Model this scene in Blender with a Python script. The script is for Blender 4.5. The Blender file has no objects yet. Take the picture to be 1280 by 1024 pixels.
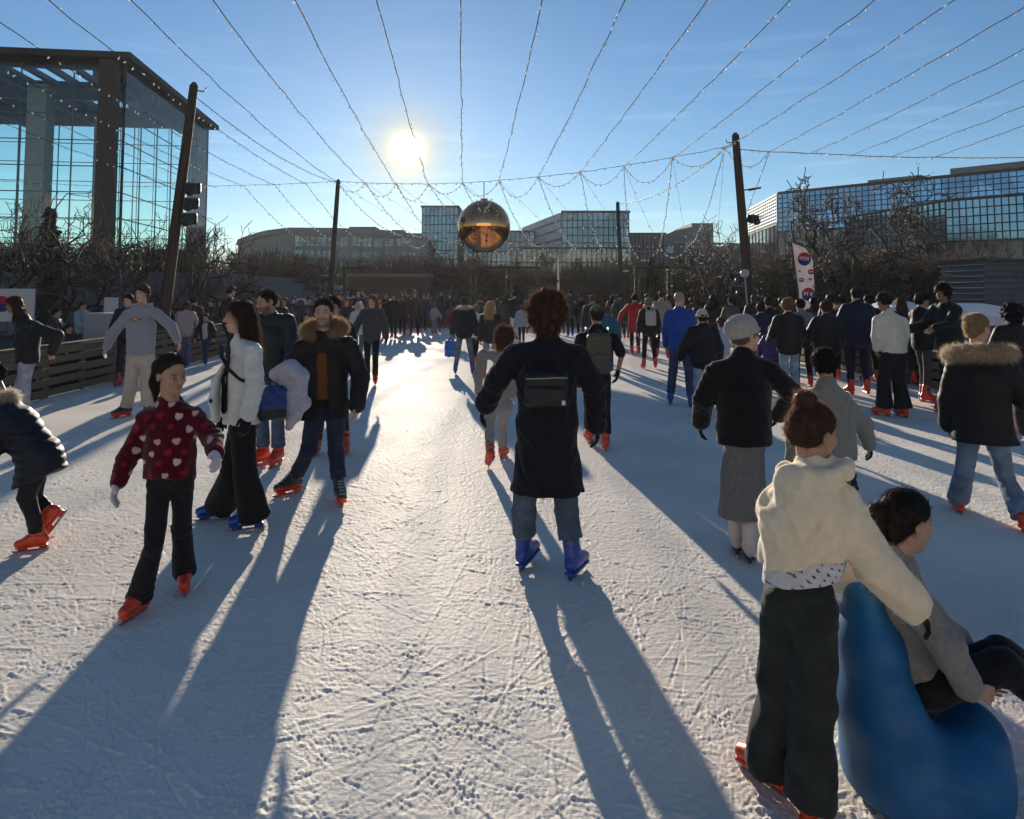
import bpy, bmesh, math, random
import numpy as np
from mathutils import Vector, Matrix

random.seed(7)
RNG = np.random.default_rng(11)
scene = bpy.context.scene
COL = scene.collection
R = math.radians

# ------------------------------------------------------------------ camera
FOC, PW, PH = 900.0, 1280.0, 1024.0
CAMH, PITCH, HORIZON = 1.8, R(3.5), 366.0
CY = HORIZON - FOC * math.tan(PITCH)
cam_data = bpy.data.cameras.new('camera')
cam = bpy.data.objects.new('camera', cam_data)
COL.objects.link(cam)
cam.location = (0, 0, CAMH)
cam.rotation_euler = (math.pi / 2 + PITCH, 0, 0)
cam_data.sensor_fit = 'HORIZONTAL'
cam_data.sensor_width = 36
cam_data.lens = FOC / PW * 36
cam_data.shift_y = (CY - PH / 2) / PW
cam_data.clip_start = 0.05
cam_data.clip_end = 5000
scene.camera = cam


def ray(px, py):
    x, y = (px - PW / 2) / FOC, (CY - py) / FOC
    c, s = math.cos(PITCH), math.sin(PITCH)
    return np.array([x, c - s * y, s + c * y])


def at(px, py, Y):
    d = ray(px, py)
    return np.array([0, 0, CAMH]) + d * (Y / d[1])


def G(px, py):
    d = ray(px, py)
    return np.array([0, 0, CAMH]) + d * (-CAMH / d[2])


def gx(px, Y):
    """ground-level x of image column px at depth Y"""
    return at(px, HORIZON, Y)[0]


# ------------------------------------------------------------------ objects
def tag(o, label=None, cat=None, group=None, kind=None):
    if label: o['label'] = label
    if cat: o['category'] = cat
    if group: o['group'] = group
    if kind: o['kind'] = kind
    return o


def empty(name, loc, label=None, cat=None, group=None):
    o = bpy.data.objects.new(name, None)
    COL.objects.link(o)
    o.location = loc
    o.empty_display_size = .1
    return tag(o, label, cat, group)


def mesh_obj(name, me, mat=None, parent=None, loc=None):
    o = bpy.data.objects.new(name, me)
    COL.objects.link(o)
    if mat is not None and not me.materials:
        me.materials.append(mat)
    if parent is not None: o.parent = parent
    if loc is not None: o.location = loc
    return o


def np_mesh(name, V, Q, smooth=True, colors=None):
    """mesh from numpy vertices (n,3) and faces (m,3 or 4)"""
    me = bpy.data.meshes.new(name)
    V = np.ascontiguousarray(V, dtype=np.float32)
    Q = np.ascontiguousarray(Q, dtype=np.int32)
    me.vertices.add(len(V)); me.vertices.foreach_set('co', V.ravel())
    k = Q.shape[1] if len(Q) else 4
    me.loops.add(Q.size); me.loops.foreach_set('vertex_index', Q.ravel())
    me.polygons.add(len(Q))
    me.polygons.foreach_set('loop_start', np.arange(0, Q.size, k, dtype=np.int32))
    if smooth: me.polygons.foreach_set('use_smooth', np.ones(len(Q), dtype=bool))
    if colors is not None:
        at_ = me.color_attributes.new('col', 'FLOAT_COLOR', 'POINT')
        c4 = np.ones((len(V), 4), dtype=np.float32); c4[:, :3] = colors
        at_.data.foreach_set('color', c4.ravel())
    me.update(calc_edges=True)
    return me


class MB:
    """collects boxes, bars, tubes and quads into one mesh"""
    def __init__(s): s.V = []; s.F = []

    def quad(s, *p):
        n = len(s.V); s.V += [tuple(q) for q in p]; s.F.append(tuple(range(n, n + len(p))))

    def box(s, c, size, rz=0.0, m=None):
        M = Matrix.Rotation(rz, 3, 'Z') if m is None else m
        n = len(s.V); c = Vector(c)
        for dz in (-.5, .5):
            for dx, dy in ((-.5, -.5), (.5, -.5), (.5, .5), (-.5, .5)):
                s.V.append(tuple(c + M @ Vector((dx * size[0], dy * size[1], dz * size[2]))))
        for f in ((3, 2, 1, 0), (4, 5, 6, 7), (0, 1, 5, 4), (1, 2, 6, 5), (2, 3, 7, 6), (3, 0, 4, 7)):
            s.F.append(tuple(n + i for i in f))

    def bar(s, a, b, w, t=None, up=(0, 0, 1)):
        """rectangular bar from a to b, w wide and t thick"""
        a, b = Vector(a), Vector(b); d = b - a; L = d.length
        if L < 1e-6: return
        z = d / L; x = Vector(up).cross(z)
        if x.length < 1e-4: x = Vector((1, 0, 0)).cross(z)
        x.normalize(); y = z.cross(x)
        M = Matrix((x, y, z)).transposed()
        s.box((a + b) / 2, (w, t or w, L), m=M)

    def tube(s, pts, rad, n=6, cap=True):
        pts = [Vector(p) for p in pts]
        rads = [rad] * len(pts) if isinstance(rad, (int, float)) else list(rad)
        base = len(s.V); prev = None
        for i, p in enumerate(pts):
            d = (pts[min(i + 1, len(pts) - 1)] - pts[max(i - 1, 0)])
            if d.length < 1e-9: d = Vector((0, 0, 1))
            d.normalize()
            if prev is None:
                x = d.orthogonal().normalized()
            else:
                x = (prev - d * prev.dot(d))
                x = x.normalized() if x.length > 1e-6 else d.orthogonal().normalized()
            prev = x; y = d.cross(x)
            for k in range(n):
                a = 2 * math.pi * k / n
                s.V.append(tuple(p + (x * math.cos(a) + y * math.sin(a)) * rads[i]))
        for i in range(len(pts) - 1):
            for k in range(n):
                a = base + i * n + k; b = base + i * n + (k + 1) % n
                s.F.append((a, b, b + n, a + n))
        if cap:
            s.F.append(tuple(base + k for k in range(n))[::-1])
            e = base + (len(pts) - 1) * n
            s.F.append(tuple(e + k for k in range(n)))

    def sphere(s, c, r, n=12, m=8):
        r = (r, r, r) if isinstance(r, (int, float)) else r
        base = len(s.V)
        for j in range(m + 1):
            th = math.pi * j / m
            for i in range(n):
                ph = 2 * math.pi * i / n
                s.V.append((c[0] + r[0] * math.sin(th) * math.cos(ph), c[1] + r[1] * math.sin(th) * math.sin(ph), c[2] + r[2] * math.cos(th)))
        for j in range(m):
            for i in range(n):
                a = base + j * n + i; b = base + j * n + (i + 1) % n
                s.F.append((a, a + n, b + n, b))

    def prism(s, poly, y0, y1, M=None):
        """polygon in x,z extruded along y"""
        n = len(poly); base = len(s.V)
        for y in (y0, y1):
            for (x, z) in poly:
                v = Vector((x, y, z))
                s.V.append(tuple(M @ v if M is not None else v))
        s.F.append(tuple(base + i for i in range(n)))
        s.F.append(tuple(base + n + i for i in range(n))[::-1])
        for i in range(n):
            j = (i + 1) % n
            s.F.append((base + i, base + n + i, base + n + j, base + j))

    def build(s, name, mat, parent=None, smooth=False, loc=None, bevel=0):
        me = bpy.data.meshes.new(name)
        me.from_pydata(s.V, [], s.F)
        me.update()
        if smooth:
            me.polygons.foreach_set('use_smooth', np.ones(len(me.polygons), dtype=bool))
        o = mesh_obj(name, me, mat, parent, loc)
        if bevel:
            b = o.modifiers.new('bevel', 'BEVEL'); b.width = bevel; b.segments = 2; b.limit_method = 'ANGLE'
        return o


def copy_tree(o, parent=None):
    c = o.copy(); COL.objects.link(c)
    if parent is not None: c.parent = parent
    for ch in o.children: copy_tree(ch, c)
    return c


# ------------------------------------------------------------------ materials
def new_mat(name):
    m = bpy.data.materials.new(name); m.use_nodes = True
    nt = m.node_tree; nt.nodes.clear()
    out = nt.nodes.new('ShaderNodeOutputMaterial')
    return m, nt, out


def N(nt, t, **kw):
    n = nt.nodes.new(t)
    for k, v in kw.items():
        if k.startswith('i_'): n.inputs[k[2:].replace('_', ' ')].default_value = v
        else: setattr(n, k, v)
    return n


def lk(nt, a, b): nt.links.new(a, b)


_mats = {}


def pmat(name, col, rough=.7, metal=0, spec=.3, sheen=0, noise=0.15, nscale=30, bump=0, bscale=200, attr=False, translucent=0, sub=0, coat=0, stretch=None, tboost=1.0):
    """Principled material with noise-varied colour, optional bump, vertex colour and translucency"""
    key = (name, tuple(col), rough, attr)
    if key in _mats: return _mats[key]
    m, nt, out = new_mat(name)
    p = N(nt, 'ShaderNodeBsdfPrincipled')
    p.inputs['Roughness'].default_value = rough
    p.inputs['Metallic'].default_value = metal
    p.inputs['Specular IOR Level'].default_value = spec
    p.inputs['Sheen Weight'].default_value = sheen
    p.inputs['Sheen Roughness'].default_value = .4
    p.inputs['Coat Weight'].default_value = coat
    tc = N(nt, 'ShaderNodeTexCoord')
    src = tc.outputs['Object']
    if stretch:
        mp = N(nt, 'ShaderNodeMapping'); mp.inputs['Scale'].default_value = stretch
        lk(nt, src, mp.inputs['Vector']); src = mp.outputs['Vector']
    nz = N(nt, 'ShaderNodeTexNoise'); nz.inputs['Scale'].default_value = nscale; nz.inputs['Detail'].default_value = 6
    lk(nt, src, nz.inputs['Vector'])
    mr = N(nt, 'ShaderNodeMapRange'); mr.inputs['From Min'].default_value = .25; mr.inputs['From Max'].default_value = .75
    mr.inputs['To Min'].default_value = 1 - noise; mr.inputs['To Max'].default_value = 1 + noise
    lk(nt, nz.outputs['Fac'], mr.inputs['Value'])
    vm = N(nt, 'ShaderNodeVectorMath', operation='SCALE')
    if attr:
        a = N(nt, 'ShaderNodeAttribute', attribute_name='col')
        lk(nt, a.outputs['Color'], vm.inputs[0])
    else:
        vm.inputs[0].default_value = col[:3]
    lk(nt, mr.outputs['Result'], vm.inputs['Scale'])
    lk(nt, vm.outputs['Vector'], p.inputs['Base Color'])
    if sub:
        p.inputs['Subsurface Weight'].default_value = sub
        p.inputs['Subsurface Radius'].default_value = (.012, .005, .003)
        p.inputs['Subsurface Scale'].default_value = 1
    if bump:
        b2 = N(nt, 'ShaderNodeTexNoise'); b2.inputs['Scale'].default_value = bscale; b2.inputs['Detail'].default_value = 3
        lk(nt, src, b2.inputs['Vector'])
        bp = N(nt, 'ShaderNodeBump'); bp.inputs['Strength'].default_value = bump; bp.inputs['Distance'].default_value = .01
        lk(nt, b2.outputs['Fac'], bp.inputs['Height']); lk(nt, bp.outputs['Normal'], p.inputs['Normal'])
    sh = p.outputs['BSDF']
    if translucent:
        t = N(nt, 'ShaderNodeBsdfTranslucent'); v2 = N(nt, 'ShaderNodeVectorMath', operation='SCALE'); v2.inputs['Scale'].default_value = tboost; lk(nt, vm.outputs['Vector'], v2.inputs[0]); lk(nt, v2.outputs['Vector'], t.inputs['Color'])
        mx = N(nt, 'ShaderNodeMixShader'); mx.inputs['Fac'].default_value = translucent
        lk(nt, sh, mx.inputs[1]); lk(nt, t.outputs['BSDF'], mx.inputs[2]); sh = mx.outputs['Shader']
    lk(nt, sh, out.inputs['Surface'])
    _mats[key] = m
    return m


# ------------------------------------------------------------------ implicit shapes
def unit(v):
    v = np.asarray(v, float); n = np.linalg.norm(v)
    return v / n if n > 1e-9 else v


class SDF:
    """a signed-distance field on a grid; shapes are blended in, then meshed by surface nets"""
    def __init__(s, lo, hi, res):
        s.lo = np.asarray(lo, float) - 2 * res; s.res = res
        s.n = np.maximum(np.ceil((np.asarray(hi, float) + 2 * res - s.lo) / res).astype(int) + 1, 4)
        s.D = np.full(tuple(s.n), .5, dtype=np.float32)
        s.ax = [(s.lo[i] + res * np.arange(s.n[i])).astype(np.float32) for i in range(3)]

    def sl(s, lo, hi):
        a = np.clip(np.floor((np.asarray(lo) - s.lo) / s.res).astype(int), 0, s.n - 1)
        b = np.clip(np.ceil((np.asarray(hi) - s.lo) / s.res).astype(int) + 1, 1, s.n)
        if (b <= a).any(): return None, None
        S = tuple(slice(a[i], b[i]) for i in range(3))
        P = (s.ax[0][S[0]][:, None, None], s.ax[1][S[1]][None, :, None], s.ax[2][S[2]][None, None, :])
        return S, P

    def put(s, S, d, k, op='add'):
        A = s.D[S]
        if op == 'sub': d = -d
        if k > 0:
            if op == 'add':
                h = np.clip(.5 + .5 * (d - A) / k, 0, 1); s.D[S] = d + (A - d) * h - k * h * (1 - h)
            else:
                h = np.clip(.5 - .5 * (d - A) / k, 0, 1); s.D[S] = d + (A - d) * h + k * h * (1 - h)
        else:
            s.D[S] = np.minimum(A, d) if op == 'add' else np.maximum(A, d)

    def rc(s, a, b, ra, rb, k=.03, sq=None, op='add', sq2=None):
        """tapered round bar; sq = (axis, factor) widens it along that axis"""
        a = np.asarray(a, float); b = np.asarray(b, float)
        f = max(sq[1] if sq else 1, sq2[1] if sq2 else 1, 1); m = max(ra, rb) * f + k + .02 + s.res * 2
        S, P = s.sl(np.minimum(a, b) - m, np.maximum(a, b) + m)
        if S is None: return
        ab = b - a; L2 = float(ab @ ab) + 1e-12
        X, Y, Z = (P[i] - np.float32(a[i]) for i in range(3))
        t = np.clip((X * ab[0] + Y * ab[1] + Z * ab[2]) / L2, 0, 1).astype(np.float32)
        X = X - t * ab[0]; Y = Y - t * ab[1]; Z = Z - t * ab[2]
        for q in (sq, sq2):
            if q:
                u = unit(q[0]); g = (X * u[0] + Y * u[1] + Z * u[2]) * (1 / q[1] - 1)
                X = X + g * u[0]; Y = Y + g * u[1]; Z = Z + g * u[2]
        d = np.sqrt(X * X + Y * Y + Z * Z) - (ra + (rb - ra) * t)
        s.put(S, d.astype(np.float32), k, op)

    def chain(s, pts, rads, k=.03, sq=None, op='add'):
        for i in range(len(pts) - 1): s.rc(pts[i], pts[i + 1], rads[i], rads[i + 1], k, sq, op)

    def ell(s, c, r, M=None, k=.03, op='add'):
        """ellipsoid; M columns are its axes"""
        c = np.asarray(c, float); r = np.asarray(r, float)
        m = r.max() + k + .02 + s.res * 2
        S, P = s.sl(c - m, c + m)
        if S is None: return
        X, Y, Z = (P[i] - np.float32(c[i]) for i in range(3))
        if M is None: q = (X, Y, Z)
        else: q = tuple(X * M[0, i] + Y * M[1, i] + Z * M[2, i] for i in range(3))
        l = np.sqrt((q[0] / r[0]) ** 2 + (q[1] / r[1]) ** 2 + (q[2] / r[2]) ** 2)
        g = np.sqrt((q[0] / r[0] ** 2) ** 2 + (q[1] / r[1] ** 2) ** 2 + (q[2] / r[2] ** 2) ** 2) + 1e-6
        s.put(S, (l * (l - 1) / g).astype(np.float32), k, op)

    def box(s, c, half, M=None, rad=.01, k=.01, op='add'):
        c = np.asarray(c, float); half = np.asarray(half, float)
        m = np.linalg.norm(half) + rad + k + .02
        S, P = s.sl(c - m, c + m)
        if S is None: return
        X, Y, Z = (P[i] - np.float32(c[i]) for i in range(3))
        q = (X, Y, Z) if M is None else tuple(X * M[0, i] + Y * M[1, i] + Z * M[2, i] for i in range(3))
        q = [np.abs(q[i]) - (half[i] - rad) for i in range(3)]
        o = np.sqrt(sum(np.maximum(v, 0) ** 2 for v in q))
        d = o + np.minimum(np.maximum(np.maximum(q[0], q[1]), q[2]), 0) - rad
        s.put(S, d.astype(np.float32), k, op)

    def cut(s, p, n, k=0.0):
        """keep what lies behind the plane through p with outward normal n"""
        n = unit(n); p = np.asarray(p, float)
        d = (s.ax[0][:, None, None] - p[0]) * n[0] + (s.ax[1][None, :, None] - p[1]) * n[1] + (s.ax[2][None, None, :] - p[2]) * n[2]
        S = (slice(None),) * 3
        s.put(S, -d.astype(np.float32), k, 'sub')

    def noise(s, amp, wl, seed=0, n=5, stretch=(1, 1, 1)):
        """wrinkles: a sum of warped sines added near the surface"""
        if amp <= 0: return
        m = np.abs(s.D) < .06
        I = np.nonzero(m)
        X = np.stack([s.ax[i][I[i]] * stretch[i] for i in range(3)], 1)
        rg = np.random.default_rng(seed); v = np.zeros(len(X), dtype=np.float32)
        for j in range(n):
            kk = unit(rg.normal(size=3)) * 2 * math.pi / (wl * rg.uniform(.6, 1.6))
            k2 = unit(rg.normal(size=3)) * 2 * math.pi / (wl * rg.uniform(1.2, 2.5))
            v += np.sin(X @ kk + rg.uniform(0, 6) + 1.6 * np.sin(X @ k2 + rg.uniform(0, 6))).astype(np.float32)
        s.D[I] += amp * v / math.sqrt(n)

    def rings(s, c, axis, amp, wl, reach, seed=0):
        """folds across a limb near a joint c"""
        c = np.asarray(c, float); m = reach * 1.6
        S, P = s.sl(c - m, c + m)
        if S is None: return
        a = unit(axis); b = unit(np.cross(a, [.3, .9, .2])); e = np.cross(a, b)
        X, Y, Z = (P[i] - np.float32(c[i]) for i in range(3))
        t = X * a[0] + Y * a[1] + Z * a[2]; u = X * b[0] + Y * b[1] + Z * b[2]; w = X * e[0] + Y * e[1] + Z * e[2]
        g = np.exp(-(X * X + Y * Y + Z * Z) / reach ** 2)
        ph = seed * 1.7
        s.D[S] += (amp * g * np.sin(2 * math.pi * t / wl + 1.3 * np.sin(u * 45 + ph) + 1.3 * np.sin(w * 38 + ph * 2) + ph)).astype(np.float32)

    def mesh(s):
        D = s.D; nx, ny, nz = D.shape; I = D < 0
        D[D == 0] = 1e-6
        c = np.zeros((nx - 1, ny - 1, nz - 1), dtype=np.int8)
        for dx in (0, 1):
            for dy in (0, 1):
                for dz in (0, 1):
                    c += I[dx:nx - 1 + dx, dy:ny - 1 + dy, dz:nz - 1 + dz]
        mask = (c > 0) & (c < 8)
        ii, jj, kk = np.nonzero(mask); n = len(ii)
        idx = np.full(mask.shape, -1, dtype=np.int32); idx[mask] = np.arange(n)
        acc = np.zeros((n, 3)); cnt = np.zeros(n)
        for ax in range(3):
            o1, o2 = [i for i in range(3) if i != ax]
            for a in (0, 1):
                for b in (0, 1):
                    off = [0, 0, 0]; off[o1] = a; off[o2] = b
                    d0 = D[ii + off[0], jj + off[1], kk + off[2]]
                    e = list(off); e[ax] = 1
                    d1 = D[ii + e[0], jj + e[1], kk + e[2]]
                    cr = (d0 < 0) != (d1 < 0)
                    t = np.where(cr, d0 / np.where(cr, d0 - d1, 1), 0)
                    acc[cr, ax] += t[cr]; acc[cr, o1] += a; acc[cr, o2] += b; cnt[cr] += 1
        V = s.lo + (np.stack([ii, jj, kk], 1) + acc / cnt[:, None]) * s.res
        Q = []
        for ax in range(3):
            S0 = [slice(1, -1)] * 3; S1 = [slice(1, -1)] * 3
            S0[ax] = slice(0, -1); S1[ax] = slice(1, None)
            A, B = I[tuple(S0)], I[tuple(S1)]
            ei = np.argwhere(A != B)
            if not len(ei): continue
            inside = A[tuple(ei.T)]
            add = np.ones(3, dtype=int); add[ax] = 0
            ei = ei + add
            o1, o2 = (ax + 1) % 3, (ax + 2) % 3
            def cell(a, b):
                q = ei.copy(); q[:, o1] += a; q[:, o2] += b
                return idx[tuple(q.T)]
            quad = np.stack([cell(-1, -1), cell(0, -1), cell(0, 0), cell(-1, 0)], 1)
            quad[~inside] = quad[~inside][:, ::-1]
            Q.append(quad)
        Q = np.concatenate(Q) if Q else np.zeros((0, 4), int)
        return V, Q


def vnormals(V, Q):
    f = np.cross(V[Q[:, 2]] - V[Q[:, 0]], V[Q[:, 3]] - V[Q[:, 1]])
    nrm = np.zeros_like(V)
    for i in range(4): np.add.at(nrm, Q[:, i], f)
    return nrm / (np.linalg.norm(nrm, axis=1, keepdims=True) + 1e-12)


def strands(P, D, length, width, rg, curl=.3, gravity=0.0, seg=3):
    """thin ribbons starting at points P with directions D: (vertices, quads)"""
    n = len(P)
    L = length * rg.uniform(.5, 1.25, n)
    d = D + rg.normal(size=(n, 3)) * curl
    d /= np.linalg.norm(d, axis=1, keepdims=True) + 1e-9
    side = np.cross(d, rg.normal(size=(n, 3))); side /= np.linalg.norm(side, axis=1, keepdims=True) + 1e-9
    rows = []; p = P.copy()
    for j in range(seg + 1):
        w = width * (1 - .75 * j / seg)
        rows.append((p - side * w / 2, p + side * w / 2))
        d = d + rg.normal(size=(n, 3)) * curl * .9; d[:, 2] -= gravity
        d /= np.linalg.norm(d, axis=1, keepdims=True) + 1e-9
        p = p + d * (L / seg)[:, None]
    V = np.concatenate([np.stack(r, 1).reshape(-1, 3) for r in rows])
    Q = []
    b = np.arange(n) * 2
    for j in range(seg):
        o = j * 2 * n; q = (j + 1) * 2 * n
        Q.append(np.stack([o + b, o + b + 1, q + b + 1, q + b], 1))
    return V, np.concatenate(Q)
# ------------------------------------------------------------------ people
UP = np.array([0, 0, 1.0])


def fwd(yaw):
    a = R(yaw); return np.array([math.sin(a), -math.cos(a), 0])


def rgt(f): return np.array([f[1], -f[0], 0])


def skeleton(h, yaw, Y0, base, px, pose):
    """joint positions around the point between the feet; px gives joints read from the picture as (x, y[, depth offset])"""
    f = fwd(yaw); r = rgt(f); fs = h / 1.75
    kid = np.clip((1.62 - h) / .4, 0, 1)
    lift = .05 * fs
    P = lambda x, y, z: r * x + f * y + UP * z
    ln = pose.get('lean', 0.0); st = pose.get('stride', 0.0); wide = pose.get('wide', .0)
    bend = pose.get('bend', .0)
    wS = (.108 - .004 * kid) * h * pose.get('shw', 1)
    zz = lambda q: lift + q * h - bend * max(q - .1, 0) * h * .25
    off = lambda q: ln * (q - .5) * h if q > .5 else 0.0
    J = {}
    s = h and (.235 * (.52 + .48 * min(h, 1.8) / 1.75)) / .232
    J['s'] = s
    top = zz(1.0)
    J['head'] = P(0, off(.93) + .02, top - .12 * s)
    J['neck'] = P(0, off(.83) - .015, zz(.832 - .01 * kid))
    J['chest'] = P(0, off(.72), zz(.715))
    J['pelvis'] = P(0, 0, zz(.53))
    for sd, sg in (('L', -1), ('R', 1)):
        J['sh' + sd] = P(sg * wS, off(.81), zz(.808 - .01 * kid))
        fw, ou, bd = pose.get('arm' + sd, (5, 9, 15))
        def rot(fw, ou):
            a, b = R(fw), R(ou)
            return unit(P(sg * math.sin(b), math.sin(a) * math.cos(b), -math.cos(a) * math.cos(b)))
        J['el' + sd] = J['sh' + sd] + rot(fw, ou) * .168 * h
        J['wr' + sd] = J['el' + sd] + rot(fw + bd, ou * .55 + pose.get('in' + sd, 0)) * .148 * h
        J['hip' + sd] = P(sg * .05 * h, 0, zz(.515))
        ph = st * (1 if sd == 'L' else -1)
        ax = sg * (.05 * h + wide * .5)
        J['an' + sd] = P(ax, ph * .5, .128 * fs + max(0, -ph) * .12)
        k = (J['hip' + sd] + J['an' + sd]) / 2; k[2] = zz(.285)
        J['kn' + sd] = k + f * (.03 + max(ph, 0) * .1 + bend * .15)
        J['fd' + sd] = unit(P(sg * .12, 1, -max(0, -ph) * .5))
    for k, v in (px or {}).items():
        if k in ('fdL', 'fdR'):
            J[k] = unit(v); continue
        if k[:2] == 'ft':      # contact point of a foot on the ice
            g = G(v[0], v[1]) - base
            J['an' + k[2]] = g + UP * .128 * fs
            if len(v) > 2: J['fd' + k[2]] = unit(fwd(v[2]) + UP * (v[3] if len(v) > 3 else 0))
            continue
        dy = v[2] if len(v) > 2 else J[k][1]
        J[k] = at(v[0], v[1], Y0 + dy) - base
        if k[:2] == 'sh': J[k][2] -= .022 * fs
    if px:
        for sd in 'LR':
            if 'ft' + sd in px and 'kn' + sd not in px:
                k = (J['hip' + sd] * .5 + J['an' + sd] * .5); J['kn' + sd] = k + f * .035
        if 'chest' not in px and ('neck' in px or 'pelvis' in px):
            J['chest'] = J['pelvis'] * .4 + J['neck'] * .6
        for sd in 'LR':
            if 'hip' + sd not in px and 'pelvis' in px:
                J['hip' + sd] = J['pelvis'] + r * (1 if sd == 'R' else -1) * .05 * h - UP * .015 * h
    J['f'], J['r'], J['fs'], J['h'] = f, r, fs, h
    return J


def rotz_frame(yaw, pitch=0, roll=0):
    f = fwd(yaw); r = rgt(f)
    f2 = f * math.cos(R(pitch)) - UP * math.sin(R(pitch)); u = np.cross(r, f2)
    c, s = math.cos(R(roll)), math.sin(R(roll))
    return np.stack([r * c + u * s, f2, u * c - r * s], 1)


def head_shapes(S, c, M, s, grow=0.0, fine=True):
    P = lambda x, y, z: c + M @ (np.array([x, y, z]) * s)
    g = grow
    e = lambda p, r, k=.02, op='add': S.ell(P(*p), np.array(r) * s + g, M, k * s, op)
    e((0, -.012, .033), (.074, .094, .086))
    e((0, .028, -.035), (.058, .058, .08), .03)
    e((0, .058, -.088), (.026, .028, .023), .03)
    e((0, .015, -.07), (.05, .05, .035), .03)
    if not fine:
        S.rc(P(0, .088, .005), P(0, .104, -.02), .01 * s, .014 * s, .012)
        return
    e((0, .072, .03), (.052, .022, .014), .02)
    for x in (-1, 1):
        e((x * .034, .06, -.022), (.026, .03, .026), .02)
        e((x * .031, .097, .008), (.017, .016, .011), .014, 'sub')
        e((x * .031, .077, .007), (.0135, .0135, .0125), .004)
        e((x * .076, -.01, -.004), (.009, .02, .033), .008)
        e((x * .082, -.004, -.002), (.005, .01, .02), .006, 'sub')
        e((x * .011, .1, -.024), (.009, .01, .008), .008)
    S.rc(P(0, .088, .014), P(0, .111, -.02), .008 * s, .0115 * s, .012 * s)
    e((0, .092, -.052), (.023, .011, .006), .006)
    e((0, .089, -.063), (.02, .011, .007), .006)


def hand_shapes(S, w, d, n, f, h, grow=0.0, curl=22, spread=1.0):
    """palm, four bent fingers and a thumb; d = direction of the hand, n = palm normal, f = thumb side"""
    q = h / 1.75
    d = unit(d); lat = unit(f - d * (f @ d)); n = unit(np.cross(lat, d) * (1 if np.cross(lat, d) @ n > 0 else -1))
    rf = max(.0085 * q, S.res * .75) + grow
    S.rc(w - d * .01, w + d * .02 * q, .024 * q + grow, .024 * q + grow, .02)
    S.rc(w + d * .025 * q, w + d * .075 * q, .015 * q + grow, .014 * q + grow, .02, sq=(lat, 2.3))
    for i, (l, L) in enumerate(((.03, .078), (.0105, .088), (-.0095, .082), (-.0285, .064))):
        b = w + d * (.082 - abs(l - .005) * .25) * q + lat * l * q
        a1, a2 = R(curl * (.7 + .12 * i)), R(curl * 1.9 + 5 * i)
        d0 = unit(d + lat * l * 3.2 * spread)
        m = b + (d0 * math.cos(a1) + n * math.sin(a1)) * L * .5 * q
        S.rc(b, m, rf * 1.08, rf, .006)
        S.rc(m, m + (d0 * math.cos(a2) + n * math.sin(a2)) * L * .5 * q, rf, rf * .85, .004)
    b = w + d * .022 * q + lat * .024 * q
    m = b + (d * .62 + lat * .62 + n * .35) * .04 * q
    S.rc(b, m, rf * 1.35, rf * 1.15, .012)
    S.rc(m, m + (d * .85 + lat * .25 + n * .3) * .034 * q, rf * 1.15, rf * .95, .004)


def bounds(pts, m):
    A = np.array(pts); return A.min(0) - m, A.max(0) + m


def hair_cap(S, P, M, s, g, front=(.088, .072), low=-.065, ear=(.0, -.035)):
    S.ell(P(0, -.014, .033), np.array([.074 + g, .094 + g, .086 + g]) * s, M, 0)
    S.rc(P(0, -.055, 0), P(0, -.05, low + .02), (.062 + g * .6) * s, (.05 + g * .5) * s, .02)
    a = np.array([0, front[0], front[1]]); b = np.array([0, ear[0], ear[1]])
    dl = b - a; nrm = np.array([0, -dl[2], dl[1]])
    S.cut(P(*a), M @ nrm, .01)
    S.cut(P(0, 0, low), M @ np.array([0, 0, -1.0]), .01)


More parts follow.
